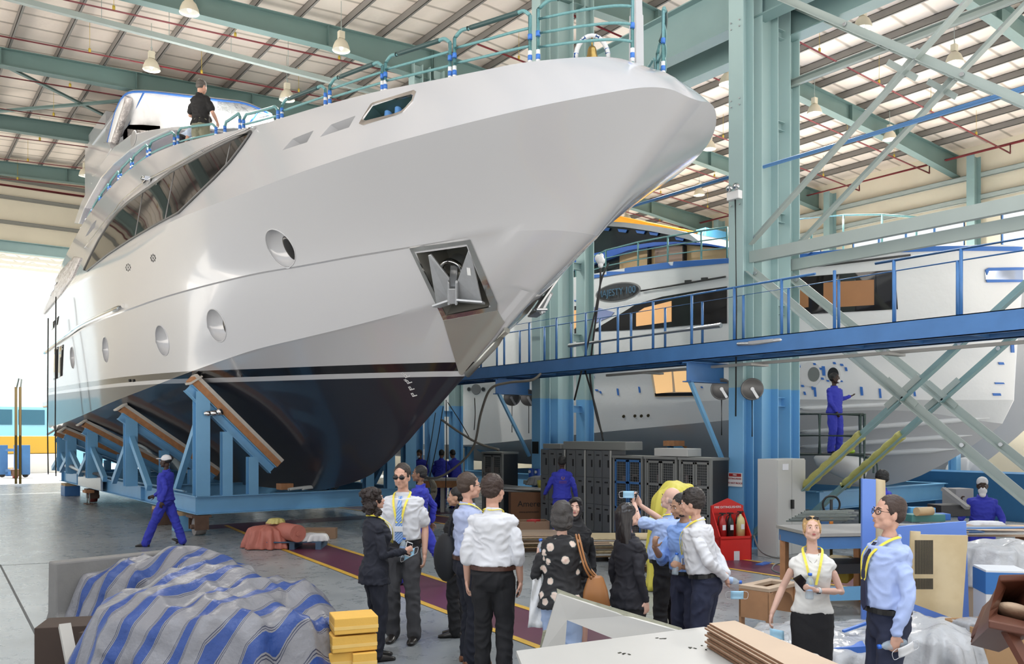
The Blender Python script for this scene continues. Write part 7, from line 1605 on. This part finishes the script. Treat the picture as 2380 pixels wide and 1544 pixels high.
m = MB(); m.tube(catmull([c+V((0, 0, .9))+RT*x+V((0, 0, z)) for x, z in ((0, 0), (-.10, .12), (-.13, .24), (-.08, .33), (0, .35), (.08, .33), (.13, .24), (.10, .12), (0, 0))], 4), .016, 8); m.cyl(c+V((0, 0, .2)), c+V((0, 0, 1.2)), .022); m.build('handle', dkm, t); m = MB(); m.cyl(c+V((0, 0, .75)), c+V((0, 0, .95)), .03); m.build('grip_band', mat('orange_band', (.6, .2, .03), .5), t); m = MB(); m.box(c+V((0, 0, .12)), (.5, .35, .16), rz=YR); m.build('chassis', mat('jack_yellow', (.5, .33, .03), .5), t)
m = MB(); m.box(L(pxa(1950, 11.2), 11.2, .45), (.45, .3, .3), rz=.4); m.build('yellow_housing', mat('jack_yellow', (.5, .33, .03), .5), None, 'yellow metal housing under the work table', 'machine', bevel=.03)
t = thing('cluttered_bench', 'long bench piled with boards behind the blue panel', 'bench', L(pxa(2230, 11.5), 11.5)); c = L(pxa(2215, 11.3), 11.3)
m = MB(); m.box(c+V((0, 0, .94)), (2.5, 1.0, .05), rz=YR-.05); m.build('bench_top', ply, t)
for sx in (-1.1, 1.1): m = MB(); m.box(c+RT*sx+V((0, 0, .46)), (.1, .8, .92), rz=YR); m.build('trestle', wood, t)
rnd = random.Random(4)
for i in range(14):
    q = L(pxa(2100+16*i, 11.0), 11.0-.25*(i % 3), .985+.018*(i % 4)+.012*(i//5)); m = MB(); ln = rnd.uniform(.5, 1.3); m.bar(q-RT*ln/2+FW*rnd.uniform(-.1, .1), q+RT*ln/2+FW*rnd.uniform(-.1, .1), rnd.uniform(.1, .3), .012, (0, 0, 1)); m.build('thin_board', rnd.choice([ply, cblue, mat('board_grey', (.25, .25, .25), .6), pw, wood]), None, 'thin board lying on the cluttered bench', 'board', 'thin boards on the cluttered bench')
for (px, f, w, d, h, col, lab, nm) in ((2146, 12.0, .50, .25, .10, (.05, .20, .20), 'flat dark teal tool case on the bench', 'tool_case'), (2140, 12.4, .34, .2, .16, (.09, .35, .62), 'light blue carton behind the tool case', 'small_carton'), (2185, 12.2, .2, .2, .09, (.03, .15, .5), 'small blue box right of the tool case', 'small_box'), (2205, 12.8, .5, .3, .17, (.02, .02, .022), 'black hard case on the bench', 'hard_case'), (2090, 12.5, .15, .12, .22, (.10, .25, .42), 'blue can at the left end of the bench', 'paint_can'), (2226, 13.9, .34, .3, .34, (.28, .28, .28), 'grey stone-like block left of the masked worker', 'grey_block')):
    carton(px, f, w, d, h, .99, rnd.uniform(-.3, .3), mat('clutter_%d' % px, col, .5), lab, False, nm, lab.split()[-4] if 0 else 'case')
m = MB(); m.cyl(L(pxa(2130, 11.8), 11.8, 1.14), L(pxa(2165, 11.9), 11.9, 1.14), .06); m.build('paper_roll', mat('roll_tan', (.45, .34, .2), .7), None, 'tan roll of paper lying on the bench clutter', 'roll')
m = MB(); m.bar(L(pxa(2192, 13.0), 13.0, 1.38), L(pxa(2250, 12.6), 12.6, 1.12), .08, .05); m.build('timber_plank', mat('board_grey', (.25, .25, .25), .6), None, 'grey plank sloping beside the masked worker', 'timber')
drape('rag', 'white cloth on the bench in front of the masked worker', 'cloth', (pxa(2290, 11.6), 11.6, .97), .24, .12, .06, mat('rag_white', (.6, .62, .66), .7), 9, .02, 6, nth=60, nt_=16)
t = thing('power_tool', 'yellow power tool in the left hand of the masked worker', 'tool', L(pxa(2304, 14.4), 14.4, 1.0)); m = MB(); c = L(pxa(2304, 14.4), 14.4, .98); m.box(c, (.09, .09, .14), rz=.3); m.cyl(c, c-RT*.14, .03); m.build('housing', mat('tool_yellow', (.65, .42, .03), .5), t, bevel=.01)
# scaffold with the masked worker
t = thing('scaffold', 'dark green tubular scaffold platform with guard rails', 'scaffold', L(pxa(1930, 18.5), 18.5)); gm_ = mat('scaffold_green', (.05, .085, .08), .5, var=.6, vscale=20)
def sp(px, py, f): return at(px, py, f)
for py in (964, 1014, 1058): m = MB(); m.tube([sp(1830, py-2, 17.9), sp(2006, py, 17.9)], .035, 8); m.build('guard_rail', gm_, t)
for px in (1905, 1999, 2009): m = MB(); p_ = sp(px, 962, 17.9); m.tube([p_, V((p_.x, p_.y, 0))] if px > 1950 else [p_, sp(px, 1058, 17.9)], .035, 8); m.build('upright', gm_, t)
m = MB(); A_ = sp(1830, 1056, 18.5); B_ = sp(2004, 1056, 18.5); m.bar(A_+FW*.1, B_+FW*.1, 1.1, .04, (0, 0, 1)); m.build('platform', mat('plank_dark', (.07, .07, .07), .7), t)
p_ = sp(1836, 1058, 19.0); m = MB(); m.tube([p_, V((p_.x, p_.y, 0))], .035, 8); m.build('upright', gm_, t)
m = MB(); m.tube(catmull([sp(2012, 1064, 17.9), sp(2030, 1066, 17.9), sp(2038, 1078, 17.9), sp(2040, 1100, 17.9)], 5), .02, 6); m.tube(catmull([sp(2012, 1062, 17.9), sp(2022, 1068, 17.9), sp(2030, 1082, 17.9), sp(2030, 1100, 17.9)], 5), .02, 6); m.build('ladder_hook', gm_, t)
m = MB(); m.ell(L(pxa(1973, 18.4), 18.4, 1.84), .14, .12, .07); m.build('helmet', mat('helmet_lime', (.35, .6, .03), .4), None, 'lime green helmet on the scaffold platform', 'helmet')
m = MB(); c = at(1985, 1092, 19.5); m.lathe(c, [(.02, -.9), (.17, -.8), (.30, 0), (.30, .25), (0, .25)], 24, axis=(CA*.6, -SA*.6-.3, -.25)); m.build('stern_tube', mat('tunnel_white', (.72, .73, .74), .3), None, 'white conical fairing under the second yacht', 'fairing')
# pallet with rolls
t = thing('pallet', 'blue painted pallet left of the visitors under the orange roll', 'pallet', L(pxa(690, 16.9), 16.9)); c = L(pxa(688, 16.8), 16.8)
for k in range(5): m = MB(); m.box(c+FW*(-.35+.17*k)+V((0, 0, .14)), (1.15, .11, .022), rz=YR+.05); m.build('slat', mat('pallet_blue', (.06, .11, .18), .7, var=.3), t)
for sx in (-.5, 0, .5): m = MB(); m.box(c+RT*sx+V((0, 0, .065)), (.1, .8, .13), rz=YR+.05); m.build('bearer', mat('pallet_blue', (.06, .11, .18), .7, var=.3), t)
salm = mat('salmon_sheet', (.48, .16, .12), .6, bump=.5, bscale=6, dist=.04)
m = MB(); A_, B_ = L(pxa(628, 17.0), 17.1, .32), L(pxa(693, 16.3), 16.3, .32); m.cyl(A_, B_, .165, n=28); m.cyl(B_, B_+(B_-A_).normalized()*.01, .05, n=12); m.build('sheet_roll', salm, None, 'salmon pink sheet roll lying on the blue pallet', 'roll')
drape('salmon_cover', 'crumpled salmon sheet spilling off the pallet to the left', 'sheet', (pxa(622, 16.7), 16.7, 0), .42, .36, .42, salm, 11, .05, 21, nth=90, nt_=30)
drape('yellow_film', 'yellow crumpled film on top of the salmon roll', 'film', (pxa(642, 16.8), 16.8, .46), .15, .12, .10, mat('film_yellow', (.55, .48, .16), .3), 7, .03, 22, nth=50, nt_=16)
drape('white_sack', 'white plastic sack on the right end of the blue pallet', 'sack', (pxa(732, 16.6), 16.6, .15), .26, .18, .15, mat('sack_white', (.68, .69, .70), .4), 7, .03, 23, nth=60, nt_=20)
carton(735, 18.2, .85, .25, .22, 0, .03, mat('cardboard_mid', (.30, .19, .12), .75), 'long flat cardboard box behind the blue pallet')
# boards on pallets, carton, pipes in the middle distance
def pile(px, f, w, d, n, lab, z0=.12, seed=1, mats_=(pw, ply, vp)):
    rnd = random.Random(seed); c = L(pxa(px, f), f); t = thing('pallet', 'timber pallet under '+lab, 'pallet', c)
    for k in range(4): m = MB(); m.box(c+FW*(-d/2+.1+k*(d-.2)/3)+V((0, 0, .10)), (w, .1, .02), rz=YR+.1); m.build('slat', woodl, t)
    for sx in (-.42, 0, .42): m = MB(); m.box(c+RT*sx*w+V((0, 0, .045)), (.09, d, .09), rz=YR+.1); m.build('bearer', woodl, t)
    for i in range(n): m = MB(); m.box(c+V((rnd.uniform(-.06, .06), rnd.uniform(-.06, .06), z0+.0125+i*.027)), (w*rnd.uniform(.85, 1.08), d*rnd.uniform(.8, 1.05), .018), rz=YR+.1+rnd.uniform(-.12, .12)); m.build('flat_board', rnd.choice(mats_), None, 'flat board in '+lab, 'board', lab)
pile(1265, 16.4, 1.3, .9, 8, 'the board pile behind the floral blouse', seed=2); pile(1420, 15.2, 1.4, .9, 11, 'the board pile behind the long-haired woman', seed=3); pile(1500, 14.0, .9, .7, 12, 'the small stack behind the bald man', seed=5)
t, c, R = carton(1228, 21.0, .92, .5, .66, .14, .12, mat('cardboard_amere', (.21, .10, .05), .75), 'brown carton with black lettering under the steel pipes', False); text_obj('lettering', 'Amere', .2, dkm, t, c+R@V((-.02, -.255, .38)), R@V((1, 0, 0)), V((0, 0, 1)), .003); text_obj('lettering', 'www.amere.com', .07, dkm, t, c+R@V((-.02, -.255, .19)), R@V((1, 0, 0)), V((0, 0, 1)), .003)
for i in range(9): m = MB(); q = L(pxa(1160+4*i, 20.9), 20.8+.05*(i % 3), .86+.045*(i//3)+.02*(i % 2)); m.cyl(q-RT*.35, q+RT*(.75+.06*i)+V((0, 0, -.06-.012*i)), .022+.012*(i % 2), n=10); m.build('steel_pipe', mat('pipe_grey', (.26, .27, .27), .35, metal=.6), None, 'grey steel pipe on the lettered carton, %s' % ['lowest at the back', 'low one', 'low one at the front', 'middle row back', 'middle row centre', 'middle row front', 'upper row back', 'upper row centre', 'longest on top'][i], 'pipe', 'steel pipes on the carton')
drape('film_bundle', 'grey plastic bag bundle on top of the steel pipes', 'bag', (pxa(1250, 21.2), 21.2, .95), .22, .16, .22, mat('film_grey', (.25, .26, .26), .3), 7, .03, 31, nth=50, nt_=16)
m = MB(); m.lathe(L(pxa(1262, 20.6), 20.6, .92), [(0, 0), (.12, .0), (.15, .18), (.0, .18)], 16); m.build('yellow_bucket', mat('bucket_yellow', (.45, .42, .08), .5), None, 'small yellow bucket beside the steel pipes', 'bucket')
carton(1238, 18.0, .62, .5, .40, 0, .15, mat('cardboard_mid', (.30, .19, .12), .75), 'low open carton in front of the lettered carton', False, open_=True)
m = MB(); m.box(L(pxa(1240, 17.9), 17.9, .40), (.26, .2, .05), rz=.5); m.build('red_folder', mat('fire_red2', (.4, .02, .02), .5), None, 'red packet lying in the low open carton', 'packet')
drape('yellow_cover', 'yellow fabric cover over a machine behind the bald man', 'cover', (pxa(1570, 12.2), 12.2, 0), .34, .32, 1.50, mat('yellow_fabric', (.68, .60, .10), .6), 7, .05, 41, p=3.)
# far benches and hanging hoses
t = thing('far_bench', 'long timber-topped workbench where three workers stand', 'bench', L(pxa(1030, 24.6), 24.6)); c = L(pxa(1030, 24.6), 24.6)
m = MB(); m.box(c+V((0, 0, .92)), (2.0, .9, .05), rz=YR); m.build('bench_top', pw, t); m = MB(); m.box(c+V((0, 0, .8)), (1.9, .85, .2), rz=YR); m.build('bench_box', wood, t)
for sx in (-.85, .0, .85): m = MB(); m.box(c+RT*sx+V((0, 0, .35)), (.1, .7, .7), rz=YR); m.build('leg', cblue if sx < 0 else pw, t)
t = thing('beige_cupboard', 'beige metal cupboard with paper notices behind the far bench', 'cupboard', L(pxa(1000, 29.2), 29.2)); c = L(pxa(998, 29.2), 29.2)
m = MB(); m.box(c+V((0, 0, .9)), (1.15, .5, 1.85), rz=YR); m.build('body', mat('beige_metal', (.42, .39, .34), .5), t)
for a, z in ((-.1, 1.6), (.22, 1.45)): m = MB(); m.box(c+RT*a-FW*.26+V((0, 0, z)), (.25, .01, .2 if a < 0 else .35), rz=YR); m.build('notice', mat('paper', (.75, .77, .82), .6), t)
t = thing('beige_cupboard', 'narrow pale cupboard with blue framed sheet at right of the notices', 'cupboard', L(pxa(1065, 29.2), 29.2)); c = L(pxa(1062, 29.2), 29.2); m = MB(); m.box(c+V((0, 0, .85)), (.5, .5, 1.75), rz=YR); m.build('body', mat('beige_metal', (.42, .39, .34), .5), t); m = MB(); m.box(c-FW*.26+V((0, 0, 1.35)), (.28, .01, .45), rz=YR); m.build('blue_frame', cblue, t); m = MB(); m.box(c-FW*.268+V((0, 0, 1.35)), (.22, .01, .38), rz=YR); m.build('sheet', mat('paper', (.75, .77, .82), .6), t)
hg = mat('hose_grey', (.16, .15, .13), .5)
def hose(pts, r, lab, f=None, m_=hg, nm='hose'): m = MB(); m.tube(catmull([at(*p) for p in pts], 8), r, 7); m.build(nm, m_, None, lab, 'hose')
hose([(1258,868,19.5),(1235,884,19.5),(1180,890,19.8),(1140,905,20),(1118,960,20.5),(1100,1040,21),(1060,1085,21.3),(1010,1112,21.5),(960,1095,21.8),(935,1050,22)], .03, 'thick grey hose looping down from the catwalk to the bench')
hose([(1025,975,22),(1060,1000,21.8),(1110,1030,21.5),(1160,1046,21.2)], .03, 'grey hose sagging right beyond the forefoot')
for i, (a, b, lab) in enumerate((((1012,960,22),(985,1110,22.5), 'thin cable hanging left of the far bench'), ((1030,945,22),(998,1115,22.5), 'second thin cable hanging over the far bench'), ((1037,930,22),(1035,1160,22.5), 'vertical cable in front of the standing worker'), ((1103,925,22),(1102,1000,22), 'short vertical line below the round ports'), ((1040,935,22),(1095,1025,22.3), 'cable slanting right over the grey hull'))): hose([a, ((a[0]+b[0])/2+2, (a[1]+b[1])/2, (a[2]+b[2])/2), b], .012, lab, m_=mat('cable_black', (.02, .02, .02), .5), nm='hanging_cable')
m = MB()
for k in range(6): m.tube([at(985+18*math.cos(t)*(1+.06*k)+k*1.2, 1140+34*math.sin(t)*(1-.03*k), 23.2) for t in [2*math.pi*j/24 for j in range(24)]], .03, 6, closed=True)
m.build('coiled_hose', mat('hose_tan', (.28, .26, .21), .6), None, 'coiled tan hose hanging at the left end of the far bench', 'hose')
for i, (pts, lab) in enumerate((([(1395,600,19.4),(1395,660,19.4),(1385,740,19.4),(1374,830,19.6),(1372,880,19.8),(1385,960,20),(1400,1010,20)], 'dark hose bundle hanging down the second yacht'), ([(1415,612,19.4),(1398,650,19.4),(1382,730,19.4),(1352,860,19.6),(1335,930,20)], 'dark line slanting left over the second yacht'), ([(1360,862,19.8),(1385,950,20),(1402,1025,20)], 'dark line falling to the lockers'))): hose(pts, .022, lab, m_=mat('cable_black', (.02, .02, .02), .5), nm='hanging_hose')
m = MB(); [m.ell(at(1395+dx, 604+dy, 19.4), r, r, r*1.3) for dx, dy, r in ((0, 0, .09), (-5, -3, .07), (5, 3, .06), (1, 12, .06), (3, -8, .05))]; m.build('wrapped_bundle', plastic, None, 'white plastic bundle tied at the deck edge of the second yacht', 'bundle')
hose([(1752,1245,14.8),(1765,1278,14.2),(1795,1295,13.6),(1850,1300,13.2),(1880,1308,13.0),(1862,1318,13.0),(1810,1310,13.2),(1795,1325,12.9),(1830,1335,12.7),(1900,1332,12.7)], .014, 'grey cable looping on the floor before the tall cabinet', m_=mat('cable_grey', (.12, .12, .12), .5), nm='floor_cable')
m = MB(); m.box(floor(1775, 1312)+V((0, 0, .01)), (.35, .12, .02), rz=.2); m.build('blue_scrap', mat('film_royal', (.05, .16, .55), .45), None, 'blue scrap of film lying on the floor near the cabinet', 'scrap')
m = MB(); m.box(floor(1697, 1302)+V((0, 0, .08)), (.3, .12, .16), rz=YR); m.build('white_carton', mat('box_white', (.66, .68, .70), .6), None, 'small white box beside the red stand', 'box')
# trolley at the far left and boarding posts
t = thing('steel_trolley', 'blue steel trolley on castors at the far left', 'trolley', floor(50, 1110)); 
for px in (5, 38, 62, 0): pass
f_ = 4400/100
for px in (-30, 8, 42, 60): m = MB(); m.box(L(pxa(px, f_), f_, .9), (.35, .35, 1.5), rz=0); m.build('post', cblue, t)
for z in (.35, 1.4): m = MB(); m.bar(L(pxa(-40, f_), f_, z), L(pxa(66, f_), f_, z), .2, .14); m.build('rail', cblue, t)
for px in (6, 38, 60): m = MB(); m.cyl(L(pxa(px, f_), f_-.1, .13), L(pxa(px, f_), f_+.05, .13), .13); m.build('castor', dkm, t)
t = thing('boarding_ladder', 'thin yellow-black ladder posts at the yacht stern', 'ladder', L(pxa(38, 36), 36))
for px in (35, 45): m = MB(); A_ = at(px+2, 900, 36.5); m.tube([V((A_.x, A_.y, .1)), A_], .05, 6); m.build('ladder_post', mat('post_ochre', (.30, .20, .05), .5), t)
m = MB(); m.tube([at(38, 905, 36.5), at(44, 880, 36.5), at(50, 882, 36.5), at(47, 910, 36.5)], .03, 6); m.build('top_rail', ggrey, t)
bw = mat('wall_back_cream', (.5, .47, .42), .7)
m = MB(); m.b2((-14.2, -10.2, 5), (36, -10, 14.6)); m.build('wall_back_unseen', bw, kind='structure', origin=False)  # unseen wall, added to cut level light from behind the camera
m = MB(); m.b2((-14.2, -10, 10), (-14, 44, 14)); m.build('wall_left_unseen', bw, kind='structure', origin=False)  # unseen wall, left open below so daylight comes in from the side
m = MB(); m.b2((14, -10, 13.9), (36, 7, 14.0)); m.b2((-14.2, -10, 13.9), (14, -6, 14.0)); m.build('ceiling_near_unseen', bw, kind='structure', origin=False)  # unseen roof strips, shaped round a gap that lets light onto the bow
# ------------------------------------------------------------ camera, light, view
cam = bpy.data.cameras.new('camera'); co = bpy.data.objects.new('camera', cam); COL.objects.link(co)
co.location = CAM; co.rotation_euler = (math.pi/2, 0, -math.atan2(SA, CA))
cam.sensor_width = 36; cam.lens = 36*F/2380; cam.shift_y = (HY-772)/2380; cam.clip_end = 500
bpy.context.scene.camera = co
sc = bpy.context.scene
sc.view_settings.view_transform = 'Standard'; sc.view_settings.look = 'None'; sc.view_settings.gamma = 1; sc.view_settings.exposure = EXPO
w = bpy.data.worlds.new('sky'); sc.world = w; w.use_nodes = True
bg = w.node_tree.nodes["Background"]; bg.inputs[1].default_value = SKY
nt = w.node_tree; tc = nt.nodes.new("ShaderNodeTexCoord"); sp = nt.nodes.new("ShaderNodeSeparateXYZ"); nt.links.new(tc.outputs["Generated"], sp.inputs[0])
cr = nt.nodes.new("ShaderNodeValToRGB"); mr_ = nt.nodes.new("ShaderNodeMapRange"); mr_.inputs["From Min"].default_value = -1; nt.links.new(sp.outputs["Z"], mr_.inputs["Value"]); nt.links.new(mr_.outputs[0], cr.inputs[0])
e = cr.color_ramp.elements; e[0].position = .0; e[0].color = GND; e[1].position = 1; e[1].color = ZEN
x = e.new(.492); x.color = GND; x = e.new(.50); x.color = HOR; x = e.new(.65); x.color = HOR
nt.links.new(cr.outputs[0], bg.inputs[0])
sun = bpy.data.lights.new('sun', 'SUN'); sun.energy = SUN; sun.angle = .01; sun.color = (1, .95, .88)
so = bpy.data.objects.new('sun', sun); COL.objects.link(so)
so.rotation_euler = V(SUNDIR).to_track_quat('-Z', 'Y').to_euler()
sc.cycles.use_adaptive_sampling = True; sc.cycles.use_denoising = True
sc.cycles.max_bounces = 8; sc.cycles.diffuse_bounces = 4; sc.cycles.glossy_bounces = 3; sc.cycles.transmission_bounces = 4; sc.cycles.transparent_max_bounces = 8
sc.cycles.caustics_reflective = False; sc.cycles.caustics_refractive = False; sc.cycles.sample_clamp_indirect = 6
